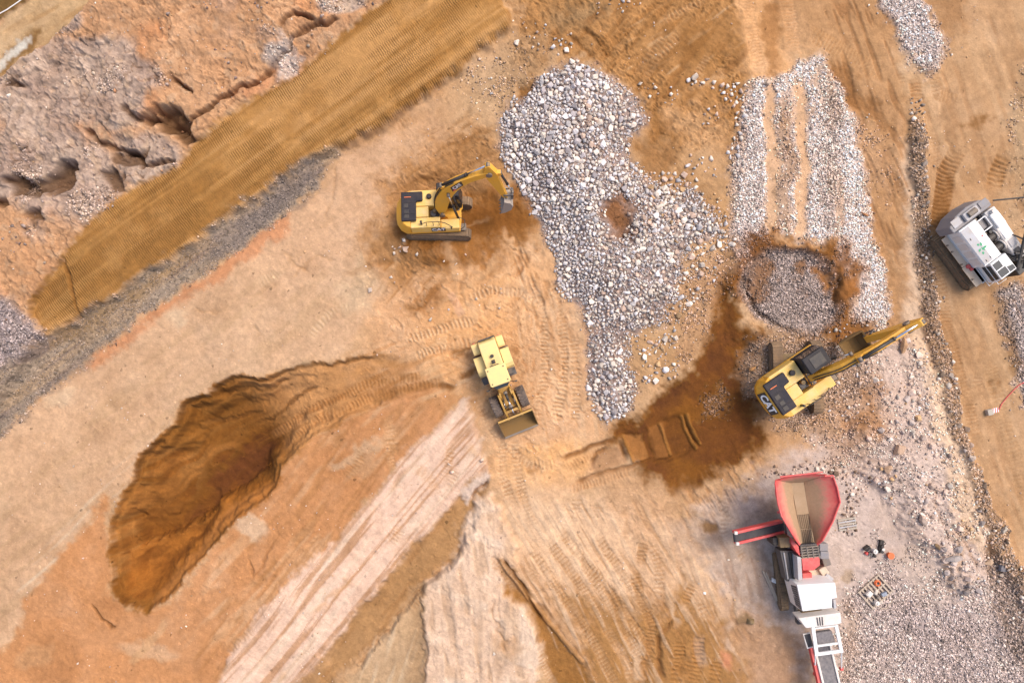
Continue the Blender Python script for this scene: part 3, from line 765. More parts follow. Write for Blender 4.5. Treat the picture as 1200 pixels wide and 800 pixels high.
for p in ([(622, 640), (660, 700), (700, 760), (725, 810)], [(640, 630), (690, 700), (740, 790)], [(655, 620), (705, 690), (760, 790)], [(672, 640), (720, 700), (760, 760)], [(700, 625), (735, 680), (770, 730)]):
    treads(p, 11, 4.6, 0.07, (214, 166, 118), 0.5, (172, 120, 70), 0.05)
for p in ([(712, 684), (722, 705), (730, 725)], [(742, 665), (752, 700), (764, 735), (760, 790)], [(757, 630), (750, 665)], [(815, 680), (800, 715)], [(740, 715), (735, 735)]):
    treads(p, 11, 4.4, 0.08, (200, 148, 96), 0.75, (158, 108, 60), 0.07)
for p in ([(800, 745), (796, 780), (785, 830)], [(822, 740), (816, 790), (806, 830)], [(842, 768), (836, 800), (828, 830)], [(806, 768), (802, 800)]):
    treads(p, 13, 5.0, 0.09, (196, 140, 82), 0.8, (146, 96, 46), 0.08)
crack([(772, 740), (776, 770), (776, 800)], 6, 0.2, (140, 92, 48), 0.7)
crack([(788, 722), (776, 745)], 4, 0.12, (150, 100, 56), 0.6)
area([(848, 762), (858, 770), (854, 784), (846, 778)], (231, 150, 112), 0.8, 2, 0.8)
area([(690, 555), (730, 545), (780, 575), (830, 570), (850, 560), (870, 580), (840, 600), (780, 610), (720, 600)], (218, 170, 126), 0.6, 10, 1.6)
streaks([(790, 580), (850, 550), (890, 530), (900, 560), (830, 610), (800, 620)], 60, (196, 146, 100), 0.7, 24, 4, (0.0, 0.4), -0.08, 5)

# ---- right part: dusty yard round the crusher
YARD = [(820, 610), (880, 575), (900, 540), (960, 510), (1010, 500), (1060, 500), (1100, 540), (1150, 640), (1190, 720), (1260, 820), (1260, 1000), (880, 1000), (880, 800), (870, 720), (840, 680)]
area(YARD, (226, 202, 188), 0.95, 12, 1.6, rg=0.4)
area([(780, 620), (820, 600), (850, 590), (880, 600), (900, 640), (910, 700), (870, 700), (830, 660)], (206, 176, 152), 0.7, 10, 1.6)
streaks([(780, 620), (850, 590), (900, 640), (910, 700), (860, 710), (800, 660)], 70, (186, 150, 124), 0.6, 30, 6, (0.0, 0.5), -0.03, 6)
area([(860, 700), (920, 720), (945, 760), (960, 820), (880, 900), (860, 800)], (196, 146, 100), 0.8, 14, 2)
blob(832, 620, 12, 8, (152, 110, 66), 0.85, 0, -0.12, 0.4)
area([(895, 580), (912, 575), (915, 612), (895, 616), (880, 606)], (160, 130, 110), 0.7, 6, 1.2)  # soft shadow left of the hopper, put into the ground colour
blob(879, 727, 9, 7, (150, 120, 84), 0.7, 0, 0.1)
blob(998, 672, 10, 8, (176, 146, 112), 0.7)
area([(985, 745), (1000, 700), (1040, 670), (1090, 690), (1130, 700), (1200, 690), (1280, 760), (1280, 1000), (985, 1000)], (194, 174, 166), 0.9, 18, 3, g=0.8, zone=6)
sl, m, d = poly([(985, 560), (1040, 540), (1090, 600), (1150, 690), (1100, 720), (1000, 720), (990, 640)], 14, 2.5)
k = m * sst(-0.1, 0.45, fbm(X[sl], Y[sl], 40, 4, 12)); lay(sl, k, (206, 186, 176), 0.6); G[sl] = np.maximum(G[sl], 0.55 * k)
area([(1040, 650), (1090, 640), (1150, 690), (1120, 700), (1080, 700)], (222, 196, 176), 0.6, 12)
area([(985, 705), (1002, 700), (1006, 760), (990, 820)], (190, 156, 130), 0.6, 6)
# bank of broken rock between yard and road
BANK = [(1000, 400), (1040, 380), (1075, 400), (1100, 450), (1125, 520), (1150, 600), (1150, 680), (1120, 690), (1080, 640), (1050, 600), (1020, 560), (1000, 520), (985, 470)]
area(BANK, (234, 206, 188), 0.9, 10, 1.8, dh=0.5, rg=1.0, g=0.2)
area([(990, 440), (1020, 430), (1040, 480), (1020, 540), (990, 560), (960, 520), (940, 500), (960, 470)], (206, 164, 130), 0.6, 12, 2, g=0.45)
area([(1004, 440), (1026, 450), (1030, 500), (1000, 520), (985, 500)], (176, 120, 66), 0.7, 8, 2, g=0.2)
area([(1040, 500), (1060, 540), (1080, 600), (1060, 620), (1040, 560), (1020, 520)], (196, 174, 162), 0.6, 10, 2, g=0.3)
area([(1052, 140), (1072, 200), (1078, 300), (1084, 370), (1100, 430), (1130, 520), (1150, 600), (1145, 650), (1120, 620), (1095, 520), (1075, 430), (1058, 360), (1060, 250), (1045, 170)], (242, 206, 172), 0.95, 5, 1.2, dh=0.1)
# gravel bed in the upper right
BED = [(881, 92), (911, 88), (932, 76), (940, 74), (952, 68), (962, 63), (972, 81), (989, 108), (1003, 148), (1009, 189), (1018, 223), (1023, 285), (1036, 322), (1043, 356), (1040, 378), (1003, 376), (985, 330), (979, 285), (900, 270), (880, 330), (862, 320), (859, 270), (867, 189), (876, 130)]
area([(866, -100), (1030, -100), (1050, 60), (1062, 130), (1060, 250), (1064, 360), (1050, 400), (1000, 400), (1000, 200), (960, 60), (870, 90)], (204, 154, 106), 0.85, 6, 1.2)
streaks([(970, 0), (1030, 0), (1060, 130), (1060, 260), (1030, 300), (1000, 140), (960, 60)], 68, (178, 126, 80), 0.7, 50, 7, (0.05, 0.45), -0.06, 8)
sl, m, d = area(BED, (236, 212, 198), 1.0, 4, 1.0, g=1.0, rg=0.3, zone=5)
H[sl] += 0.10 * m + 0.06 * m * fbm(X[sl], Y[sl], 26, 3, 4)
k = m * sst(0.2, 0.55, fbm(X[sl] * 2, Y[sl] * .5, 40, 4, 16)); lay(sl, k, (214, 170, 132), 0.7); G[sl] *= 1 - 0.7 * k
area([(858, 200), (880, 110), (890, 150), (890, 280), (860, 290)], (200, 182, 174), 0.7, 6, g=1.0)
area([(965, 90), (985, 130), (980, 270), (962, 270)], (178, 154, 138), 0.6, 6, g=1.0)
area([(862, 0), (855, -80), (910, -80), (908, 0), (920, 60), (938, 72), (925, 84), (880, 92), (872, 40)], (240, 182, 126), 0.97, 2.5, 0.6, dh=-0.05, g=0)
area([(893, 30), (900, 0), (910, 0), (915, 40), (918, 80), (904, 86), (898, 60)], (190, 134, 82), 0.85, 3)
treads([(875, -30), (880, 30), (890, 88)], 16, 4, 0.04, (244, 188, 134), 0.5, (214, 154, 100))
treads([(918, -30), (926, 30), (934, 75)], 16, 4, 0.04, (244, 188, 134), 0.5, (214, 154, 100))
for pts in ([(897, 92), (903, 140), (906, 200), (906, 285)], [(936, 84), (941, 140), (944, 200), (940, 270)]):
    sl, m, T, O, L = stroke(pts, 15, 4, 0.8); m = m * sst(0, 20, T)
    lay(sl, m, (238, 190, 146), 0.95); H[sl] -= 0.10 * m; G[sl] *= (1 - 0.97 * m)
area([(912, 150), (926, 130), (934, 180), (930, 280), (912, 270)], (190, 146, 106), 0.75, 4, 1.2, g=0.35)
treads([(946, 36), (985, 60), (1022, 80), (1040, 90)], 20, 4.6, 0.06, (216, 164, 112), 0.6, (188, 134, 84))
area([(976, 84), (994, 80), (1010, 108), (1030, 125), (1020, 136), (1000, 132), (986, 108)], (160, 108, 60), 0.7, 5, 1.4, dh=-0.15)
area([(1005, 150), (1030, 150), (1050, 200), (1040, 250), (1022, 220), (1010, 190)], (206, 162, 124), 0.5, 8, g=0.2)
area([(990, 230), (1030, 280), (1040, 330), (1060, 350), (1050, 280)], (190, 142, 98), 0.5, 8)
# bowl of gravel with a brown rim
area([(876, 282), (900, 272), (960, 285), (1000, 300), (1004, 345), (985, 390), (940, 396), (890, 380), (862, 340), (850, 320), (862, 300)], (140, 86, 32), 0.9, 8, 2.4, dh=0.25, g=0.25)
area([(880, 280), (915, 284), (960, 296), (975, 305), (930, 306), (884, 318)], (126, 76, 24), 0.8, 5, 1.6)
blob(928, 341, 57, 49, (170, 150, 140), 1.0, 15, -0.55, 0.16, 1.0, g=1.0)
sl, m = blob(928, 341, 54, 46, (0, 0, 0), 0.0, 15, 0.0, 0.2, 1.0)
k = m * sst(0.15, 0.5, fbm(X[sl], Y[sl], 34, 4, 6)); lay(sl, k, (146, 96, 46), 0.75); G[sl] *= 1 - 0.75 * k
area([(958, 314), (975, 318), (984, 330), (972, 340), (962, 336)], (166, 108, 50), 0.9, 4, 1.2, g=0.2)
area([(984, 318), (1000, 326), (1003, 340), (990, 352), (980, 356)], (172, 112, 58), 0.9, 3, g=0)
crack([(874, 318), (878, 345), (892, 366), (915, 384), (938, 390)], 5, 0.22, (96, 66, 40), 0.7)
crack([(984, 318), (984, 340), (976, 360)], 4, 0.2, (110, 74, 42), 0.7)
area([(880, 395), (960, 392), (1000, 400), (1010, 440), (975, 480), (920, 500), (885, 470), (870, 440)], (186, 152, 124), 0.85, 8, 1.6, g=0.6)
area([(800, 330), (830, 300), (858, 290), (862, 320), (840, 350), (830, 400), (800, 430), (790, 400)], (198, 152, 112), 0.7, 8, 2, g=0.35)
area([(975, 375), (1010, 370), (1022, 395), (1000, 410), (970, 402)], (150, 98, 46), 0.9, 5, 1.4, dh=-0.2)
# ground pad below the right excavator
sl, m = blob(934, 440, 75, 62, (186, 152, 124), 0.0, 0, 0.0, 0.5)

# ---- top right gravel lens, haul road, windrow
area([(1070, -100), (1100, 60), (1110, 100), (1085, 160), (1085, 250), (1100, 400), (1125, 480), (1160, 590), (1200, 660), (1300, 800), (1800, 900), (1800, -100)], (205, 160, 116), 1.0, 5, 0.8, dh=-0.15, g=0.0, rg=0.15, zone=10)
streaks([(1085, 130), (1110, 60), (1180, 0), (1230, 0), (1230, 700), (1190, 640), (1125, 480), (1090, 380)], 72, (190, 142, 98), 0.6, 90, 10, (0.0, 0.5), -0.03, 9)
streaks([(1085, 130), (1110, 60), (1180, 0), (1230, 0), (1230, 700), (1190, 640), (1125, 480), (1090, 380)], 70, (222, 180, 136), 0.5, 110, 12, (0.0, 0.5), 0.0, 19)
area([(1086, -40), (1140, -40), (1130, 30), (1110, 50), (1100, 20)], (170, 120, 74), 0.6, 10, 2)
area([(1033, -60), (1033, 0), (1056, 51), (1080, 83), (1097, 81), (1109, 57), (1097, 20), (1087, 0), (1080, -60)], (212, 192, 182), 1.0, 5, 1.6, dh=0.15, g=0.9, zone=5)
area([(1140, 145), (1158, 135), (1160, 142), (1146, 154), (1130, 152)], (146, 98, 50), 0.8, 3, 1.0)
for p, w in (([(1126, 172), (1112, 200), (1104, 235), (1098, 275)], 20),):
    treads(p, w, 5, 0.10, (166, 112, 60), 0.85, (128, 82, 38), 0.10, 0.2)
treads([(1180, 175), (1170, 200), (1164, 225)], 18, 5.5, 0.08, (190, 136, 82), 0.7, (150, 102, 56), 0.08)
treads([(1070, 90), (1078, 130), (1084, 165)], 14, 4.6, 0.07, (206, 150, 98), 0.7, (166, 114, 66), 0.05)
treads([(1090, 70), (1100, 110), (1130, 120)], 14, 4.6, 0.03, (206, 156, 108), 0.4, (186, 138, 92), 0.02)
treads([(1098, 300), (1112, 380), (1126, 440), (1150, 520)], 14, 4.4, 0.05, (200, 150, 102), 0.4, (178, 128, 82), 0.03)
treads([(1160, 420), (1180, 500), (1200, 570), (1225, 650)], 16, 4.8, 0.03, (208, 164, 118), 0.4, (192, 146, 100), 0.02)
for p in ([(1160, 455), (1164, 448)], [(1171, 456), (1174, 448)], [(1166, 466), (1168, 460)], [(1182, 436), (1186, 430)]):
    crack(p + [(p[1][0] + 1, p[1][1] - 6)], 5, 0.05, (160, 112, 68), 0.9, 0.2)
area([(1168, 345), (1185, 330), (1240, 330), (1240, 480), (1200, 470), (1190, 430), (1176, 390)], (178, 164, 158), 0.95, 4, 1.0, g=0.95)
area([(1160, 330), (1176, 350), (1190, 400), (1196, 440), (1186, 436), (1172, 390)], (150, 112, 72), 0.7, 5, 1.2)
area([(1178, 120), (1230, 60), (1230, 280), (1196, 270), (1180, 200)], (190, 158, 122), 0.6, 8, 1.5, g=0.2)
WIND = [(1068, 60), (1074, 140), (1078, 200), (1080, 270), (1088, 340), (1104, 430), (1122, 500), (1148, 575), (1172, 640), (1200, 690), (1240, 760)]
sl, m, T, O, L = stroke(WIND, 20, 5, 0.9); m = m * sst(60, 110, T)
lay(sl, m, (158, 128, 102), 0.85); H[sl] += 0.38 * m; G[sl] = np.maximum(G[sl], 0.75 * m); RG[sl] = np.maximum(RG[sl], m * 0.9)
sl, m, T, O, L = stroke([(1090, 380), (1110, 460), (1135, 540), (1156, 610), (1180, 670)], 18, 6, 1.2); lay(sl, m, (190, 148, 108), 0.6)
area([(1148, 640), (1170, 650), (1200, 700), (1230, 760), (1200, 790), (1170, 730)], (160, 134, 116), 0.8, 6, 1.4, g=0.7, rg=1.0)

def samp_zone(px, py):
    return int(ZONE[min(np.searchsorted(GY, py), NYg - 1), min(np.searchsorted(GX, px), NXg - 1)])
# standing ground of the left excavator: it leans on a side slope
EX1 = (516, 259); EX1_ROLL = R(-16)
sl = sl_of(430, 600, 170, 340)
dx = (X[sl] - EX1[0]) / S; dy = (EX1[1] - Y[sl]) / S
plane = math.tan(EX1_ROLL) * dy
wgt = 1 - sst(1.0, 1.8, np.hypot(dx / 2.9, dy / 2.0))
H[sl] = H[sl] * (1 - wgt) + wgt * (plane + 0.15 * H[sl])
def flatten(cx, cy, rx, ry, z, rot=0, keep=0.12):
    sl = sl_of(cx - 2 * max(rx, ry), cx + 2 * max(rx, ry), cy - 2 * max(rx, ry), cy + 2 * max(rx, ry))
    c, s = math.cos(R(rot)), math.sin(R(rot))
    px = X[sl] - cx; py = Y[sl] - cy
    d = np.maximum(np.abs(px * c + py * s) / rx, np.abs(-px * s + py * c) / ry)
    w = 1 - sst(1.0, 1.5, d)
    H[sl] = H[sl] * (1 - w) + w * (z + keep * H[sl])
flatten(932, 441, 42, 48, 0.30)
flatten(590, 445, 32, 62, 0.0, -20)
flatten(940, 660, 45, 95, 0.0, 0)
flatten(1140, 292, 60, 55, 0.0, 0)

for p in ([(628, 500), (638, 430), (636, 370), (620, 320)], [(650, 500), (662, 430), (658, 370), (640, 325)], [(672, 500), (676, 440), (672, 390)], [(560, 470), (585, 520), (620, 545), (660, 545)],
          [(548, 350), (575, 340), (610, 345), (640, 360)], [(470, 400), (520, 385), (560, 375)], [(480, 420), (530, 405), (562, 398)], [(600, 510), (606, 560), (620, 600)], [(585, 510), (590, 560), (600, 590)]):
    treads(p, 10, 4.8, 0.085, (248, 204, 158), 0.6, (194, 134, 80), 0.06)
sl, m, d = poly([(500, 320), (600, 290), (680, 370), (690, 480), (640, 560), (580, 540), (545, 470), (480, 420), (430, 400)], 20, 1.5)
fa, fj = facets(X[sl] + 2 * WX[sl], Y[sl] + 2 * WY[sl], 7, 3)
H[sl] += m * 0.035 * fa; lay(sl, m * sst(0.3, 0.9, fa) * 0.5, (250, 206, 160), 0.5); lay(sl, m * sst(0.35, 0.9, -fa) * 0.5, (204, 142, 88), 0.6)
# ---- scuffs, faint wheel marks and crusts left by the traffic
tr = np.random.RandomState(33)
for (x0, x1, y0, y1, a0, a1, n, c1, c2) in ((420, 680, 290, 600, 40, 110, 26, (236, 188, 140), (196, 140, 88)), (60, 420, 230, 560, -50, -25, 16, (234, 202, 164), (202, 160, 116)),
        (640, 870, 0, 220, -70, -20, 20, (220, 172, 122), (160, 108, 60)), (1095, 1215, 0, 700, 60, 85, 26, (220, 176, 132), (182, 134, 90)), (960, 1060, 0, 330, 60, 80, 12, (214, 170, 126), (170, 120, 76)),
        (140, 540, 520, 800, -60, -40, 20, (222, 172, 122), (184, 130, 80)), (590, 880, 580, 800, 50, 100, 30, (246, 208, 170), (186, 132, 80)), (820, 1000, 560, 800, 40, 110, 14, (224, 196, 172), (180, 146, 118)), (430, 600, 120, 330, -50, 20, 18, (214, 166, 118), (160, 108, 58))):
    for _ in range(n):
        cx, cy = tr.uniform(x0, x1), tr.uniform(y0, y1); a = R(tr.uniform(a0, a1)); L = tr.uniform(20, 80); bend = tr.uniform(-.5, .5)
        pts = [(cx + math.cos(a + bend * k) * L * k * .5 , cy + math.sin(a + bend * k) * L * k * .5) for k in (-1, -.5, 0, .5, 1)]
        pts = [(cx + L * .5 * k * math.cos(a) - bend * L * .3 * k * k * math.sin(a), cy + L * .5 * k * math.sin(a) + bend * L * .3 * k * k * math.cos(a)) for k in (-1, -.5, 0, .5, 1)]
        if any(samp_zone(*p) in (1, 2, 3, 4, 5, 9) for p in pts): continue
        kind = tr.randint(3)
        if kind == 0: treads(pts, tr.uniform(8, 13), tr.uniform(4, 5), 0.035, c1, 0.35, c2, 0.02)
        elif kind == 1:
            sl, m, T, O, Ln = stroke(pts, tr.uniform(3, 9), 2.5, 1.0); m = m * sst(0, 15, T) * sst(0, 15, Ln - T); lay(sl, m, c2, tr.uniform(.25, .6)); H[sl] -= 0.05 * m
        else:
            sl, m, T, O, Ln = stroke(pts, tr.uniform(3, 12), 3, 1.4); m = m * sst(0, 15, T) * sst(0, 15, Ln - T); lay(sl, m, c1, tr.uniform(.3, .65)); H[sl] += 0.03 * m
for sc_, se, amt in ((70, 3, 0.16), (26, 9, 0.14)):
    q = fbm(X, Y, sc_, 4, se); k = near * (ZONE != 1)
    lum = col.mean(-1); dry = sst(0.16, 0.30, lum)
    pale = sst(0.12, 0.5, q) * k * amt * 2.2 * dry; dk = sst(0.15, 0.5, -q) * k * amt * 0.7
    col[:] = col * (1 - pale[..., None] * 0.35) + C(246, 212, 178) * pale[..., None] * 0.35
    col[:] *= (1 - dk * 0.9)[..., None] ** np.array([0.8, 1.0, 1.25])

# ---- relief of clods and crumbs everywhere
H += near * RG * (0.10 * fbm(X, Y, 16, 4, 10) + 0.035 * fbm(X, Y, 4.2, 2, 14))
fa, fj = facets(X + 2 * WX, Y + 2 * WY, 6.5, 5)
fb, fk = facets(X + 1.5 * WX, Y + 1.5 * WY, 3.4, 8)
cl = near * np.clip(RG, 0, 1) * (ZONE != 1) * sst(-0.35, 0.25, fbm(X, Y, 45, 3, 7))
H += cl * (0.05 * fa + 0.03 * fb)
col *= (1 + cl * (0.09 * fa + 0.08 * fb))[..., None]
tone = 1 + 0.10 * fbm(X, Y, 60, 4, 16) + 0.10 * fbm(X, Y, 11, 3, 5) + 0.07 * fbm(X, Y, 3.3, 2, 8) * near
col *= tone[..., None]
col = np.clip(col, 0.01, 0.85)

def hz(px, py):
    i = int(np.clip(np.searchsorted(GX, px) - 1, 0, NXg - 2)); j = int(np.clip(np.searchsorted(GY, py) - 1, 0, NYg - 2))
    fx = (px - GX[i]) / (GX[i + 1] - GX[i]); fy = (py - GY[j]) / (GY[j + 1] - GY[j])
    return float((H[j, i] * (1 - fx) + H[j, i + 1] * fx) * (1 - fy) + (H[j + 1, i] * (1 - fx) + H[j + 1, i + 1] * fx) * fy)

def soil_mat(name, rolled=False):
    m, nt, b = new_mat(name)
    at = N(nt, 'ShaderNodeAttribute'); at.attribute_name = 'soil'
    ga = N(nt, 'ShaderNodeAttribute'); ga.attribute_name = 'gravel'
    ra = N(nt, 'ShaderNodeAttribute'); ra.attribute_name = 'clods'
    geo = N(nt, 'ShaderNodeNewGeometry')
    pos = geo.outputs['Position']
    n1 = N(nt, 'ShaderNodeTexNoise', Scale=2.2, Detail=9.0, Roughness=0.68)
    n2 = N(nt, 'ShaderNodeTexNoise', Scale=9.0, Detail=6.0, Roughness=0.75)
    vo = N(nt, 'ShaderNodeTexVoronoi', Scale=6.5); vo2 = N(nt, 'ShaderNodeTexVoronoi', Scale=11.0)
    for n in (n1, n2, vo, vo2): nt.links.new(pos, n.inputs['Vector'])
    v1 = maprange(nt, n1.outputs[0], 0.25, 0.75, 0.80, 1.20)
    v2 = maprange(nt, n2.outputs[0], 0.2, 0.8, 0.80, 1.20)
    mul = mathn(nt, 'MULTIPLY', v1, v2)
    cc = N(nt, 'ShaderNodeCombineXYZ')
    for i in range(3): nt.links.new(mul, cc.inputs[i])
    c = mixrgb(nt, 1.0, at.outputs['Color'], cc.outputs[0], 'MULTIPLY')
    # single crumbs of stone lying in the soil, dense where it is gravel
    sp = N(nt, 'ShaderNodeSeparateColor'); nt.links.new(vo.outputs['Color'], sp.inputs[0])
    sp2 = N(nt, 'ShaderNodeSeparateColor'); nt.links.new(vo2.outputs['Color'], sp2.inputs[0])
    tone_ = maprange(nt, sp.outputs[0], 0.0, 1.0, 0.45, 1.45)
    c3 = N(nt, 'ShaderNodeCombineXYZ')
    for i in range(3): nt.links.new(tone_, c3.inputs[i])
    cg = mixrgb(nt, 1.0, at.outputs['Color'], c3.outputs[0], 'MULTIPLY')
    dens = mathn(nt, 'LESS_THAN', sp.outputs[1], mathn(nt, 'ADD', 0.006, mathn(nt, 'MULTIPLY', ga.outputs['Fac'], 1.0)))
    c = mixrgb(nt, mathn(nt, 'MULTIPLY', dens, 0.85), c, cg)
    peb = mathn(nt, 'MULTIPLY', mathn(nt, 'LESS_THAN', sp2.outputs[2], mathn(nt, 'MULTIPLY', ra.outputs['Fac'], 0.05)), mathn(nt, 'LESS_THAN', vo2.outputs['Distance'], 0.35))
    c = mixrgb(nt, mathn(nt, 'MULTIPLY', peb, 0.6), c, mixrgb(nt, 1.0, at.outputs['Color'], (1.5, 1.5, 1.5), 'MULTIPLY'))
    hgt = mathn(nt, 'ADD', mathn(nt, 'MULTIPLY', n2.outputs[0], 0.6), mathn(nt, 'MULTIPLY', n1.outputs[0], 0.7))
    hgt = mathn(nt, 'ADD', hgt, mathn(nt, 'MULTIPLY', mathn(nt, 'MULTIPLY', dens, mathn(nt, 'SUBTRACT', 0.6, vo.outputs['Distance'])), 0.9))
    if rolled:
        # crawler cleats pressed across the ramp, in lanes along it
        mp = N(nt, 'ShaderNodeMapping')
        mp.inputs['Rotation'].default_value = (0, 0, R(RA))     # plan y runs down, world y up
        nt.links.new(pos, mp.inputs['Vector'])
        sx = N(nt, 'ShaderNodeSeparateXYZ'); nt.links.new(mp.outputs[0], sx.inputs[0])
        wob = N(nt, 'ShaderNodeTexNoise', Scale=0.7, Detail=2.0); nt.links.new(mp.outputs[0], wob.inputs['Vector'])
        lane = mathn(nt, 'FLOOR', mathn(nt, 'MULTIPLY', mathn(nt, 'ADD', sx.outputs[1], mathn(nt, 'MULTIPLY', wob.outputs[0], 0.18)), 1.55))
        wn_ = N(nt, 'ShaderNodeTexWhiteNoise'); wn_.noise_dimensions = '1D'; nt.links.new(lane, wn_.inputs['W'])
        ph = mathn(nt, 'MULTIPLY', wn_.outputs['Value'], 6.28)
        per = maprange(nt, wn_.outputs['Value'], 0.0, 1.0, 37.0, 42.0)
        skew = mathn(nt, 'MULTIPLY', sx.outputs[1], maprange(nt, wn_.outputs['Value'], 0, 1, -0.03, 0.03))
        si = mathn(nt, 'SINE', mathn(nt, 'ADD', mathn(nt, 'MULTIPLY', mathn(nt, 'ADD', sx.outputs[0], skew), per), ph))
        amp = maprange(nt, mathn(nt, 'FRACT', mathn(nt, 'MULTIPLY', wn_.outputs['Value'], 7.31)), 0, 1, 0.35, 1.0)
        patch = N(nt, 'ShaderNodeTexNoise', Scale=0.35, Detail=4.0); nt.links.new(pos, patch.inputs['Vector'])
        amp = mathn(nt, 'MULTIPLY', amp, maprange(nt, patch.outputs[0], 0.36, 0.6, 0.08, 1.0))
        si = mathn(nt, 'MULTIPLY', si, amp)
        hgt = mathn(nt, 'ADD', hgt, mathn(nt, 'MULTIPLY', si, 0.5))
        c = mixrgb(nt, maprange(nt, si, -0.2, -0.9, 0.0, 0.42), c, C(146, 100, 50))
    nt.links.new(c, b.inputs['Base Color'])
    b.inputs['Roughness'].default_value = 0.95
    b.inputs['Specular IOR Level'].default_value = 0.15
    bp = N(nt, 'ShaderNodeBump', Strength=0.75, Distance=0.07)
    nt.links.new(hgt, bp.inputs['Height'])
    nt.links.new(bp.outputs[0], b.inputs['Normal'])
    return m
M['soil'] = soil_mat('quarry_soil')
M['rolled'] = soil_mat('rolled_ramp_soil', True)

def build_ground():
    wx = (X - 600) / S; wy = (400 - Y) / S
    nxv = np.gradient(H, axis=1) / np.gradient(wx, axis=1); nyv = np.gradient(H, axis=0) / np.gradient(wy, axis=0)
    nrm = np.stack([-nxv, -nyv, np.ones_like(nxv)], -1)
    nrm /= np.linalg.norm(nrm, axis=-1, keepdims=True)
    P = np.stack([wx, wy, H], -1).reshape(-1, 3)
    nrm = nrm.reshape(-1, 3); cc = np.concatenate([col, np.ones((NYg, NXg, 1))], -1).reshape(-1, 4)
    gg = np.clip(G, 0, 1).reshape(-1); rr = RG.reshape(-1)
    idx = np.arange(NYg * NXg).reshape(NYg, NXg)
    quads = np.stack([idx[:-1, :-1], idx[1:, :-1], idx[1:, 1:], idx[:-1, 1:]], -1).reshape(-1, 4)
    zf = ZONE[:-1, :-1].reshape(-1)
    names = {0: 'ground', 1: 'dirt_ramp', 2: 'rock_outcrop', 3: 'gravel_path', 4: 'pit', 5: 'gravel_bed', 6: 'gravel_yard', 7: 'graded_track', 8: 'side_road', 9: 'heap_base', 10: 'haul_road'}
    for z, nm in names.items():
        q = quads[zf == z]
        if len(q) == 0: continue
        used, inv = np.unique(q, return_inverse=True)
        inv = inv.reshape(-1, 4)
        me = bpy.data.meshes.new(nm)
        me.vertices.add(len(used)); me.vertices.foreach_set('co', P[used].astype(np.float32).ravel())
        me.loops.add(inv.size); me.loops.foreach_set('vertex_index', inv.astype(np.int32).ravel())
        me.polygons.add(len(inv))
        me.polygons.foreach_set('loop_start', np.arange(0, inv.size, 4, dtype=np.int32))
        me.polygons.foreach_set('loop_total', np.full(len(inv), 4, np.int32))
        me.polygons.foreach_set('use_smooth', np.ones(len(inv), bool))
        me.update(calc_edges=True)
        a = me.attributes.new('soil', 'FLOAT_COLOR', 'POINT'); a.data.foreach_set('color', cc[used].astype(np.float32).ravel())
        a = me.attributes.new('gravel', 'FLOAT', 'POINT'); a.data.foreach_set('value', gg[used].astype(np.float32))
        a = me.attributes.new('clods', 'FLOAT', 'POINT'); a.data.foreach_set('value', rr[used].astype(np.float32))
        me.normals_split_custom_set_from_vertices(nrm[used].tolist())
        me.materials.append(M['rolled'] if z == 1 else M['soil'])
        o = bpy.data.objects.new(nm, me); COL.objects.link(o); o['kind'] = 'structure'
build_ground()
# ================================================================ MACHINES
def rotz(a): return Matrix.Rotation(a, 4, 'Z')

def stadium(L, h, n=8):
    """outline of a crawler belt in x,z"""
    r = h / 2; pts = []
    for i in range(n + 1):
        t = -math.pi / 2 + math.pi * i / n
        pts.append((L / 2 - r + r * math.cos(t), r + r * math.sin(t)))
    for i in range(n + 1):
        t = math.pi / 2 + math.pi * i / n
        pts.append((-L / 2 + r + r * math.cos(t), r + r * math.sin(t)))
    return pts

def crawler(root, y, w, L, h, xf, mat='track'):
    """one crawler: belt with its shoes, frame, idler and sprocket"""
    mb = MB().profile(stadium(L - 0.06, h - 0.06), y - w / 2 + 0.04, y + w / 2 - 0.04, Matrix.Translation((0, 0, 0.03)))
    r = h / 2; straight = L - h; per = 2 * straight + 2 * math.pi * r
    n = int(per / 0.19)
    for i in range(n):
        s = per * i / n
        if s < straight: p = Vector((-straight / 2 + s, 0, h)); a = 0
        elif s < straight + math.pi * r:
            t = (s - straight) / r; p = Vector((straight / 2 + r * math.sin(t), 0, r + r * math.cos(t))); a = t
        elif s < 2 * straight + math.pi * r: p = Vector((straight / 2 - (s - straight - math.pi * r), 0, 0)); a = math.pi
        else:
            t = (s - 2 * straight - math.pi * r) / r; p = Vector((-straight / 2 - r * math.sin(t), 0, r - r * math.cos(t))); a = math.pi + t
        mt = Matrix.Translation(p) @ Matrix.Rotation(a, 4, 'Y')
        mb.box(-0.085, 0.075, y - w / 2, y + w / 2, -0.05, 0.0, mt)
        mb.box(0.035, 0.065, y - w / 2, y + w / 2, 0.0, 0.022, mt)
    t = mb.build('track', mat, root, 0, xf)
    so = 1 if y > 0 else -1
    ye = y + so * (w / 2)
    MB().box(-L / 2 + 0.55, L / 2 - 0.55, ye - so * 0.25, ye + so * 0.02, 0.24, h - 0.26).build('track_frame', mat, t, 0.03, xf)
    for nm, cx in (('idler_wheel', L / 2 - h / 2), ('sprocket', -L / 2 + h / 2)):
        m2 = MB().cyl((cx, ye - so * 0.2, h / 2), (cx, ye + so * 0.015, h / 2), h * 0.36, 18)
        m2.cyl((cx, ye, h / 2), (cx, ye + so * 0.05, h / 2), h * 0.14, 12)
        m2.build(nm, mat, t, 0, xf)
    for k in range(6):
        cx = -L / 2 + 0.75 + (L - 1.5) * k / 5
        MB().cyl((cx, ye - so * 0.2, 0.16), (cx, ye + so * 0.015, 0.16), 0.11, 10).build('track_roller', mat, t, 0, xf)
    return t

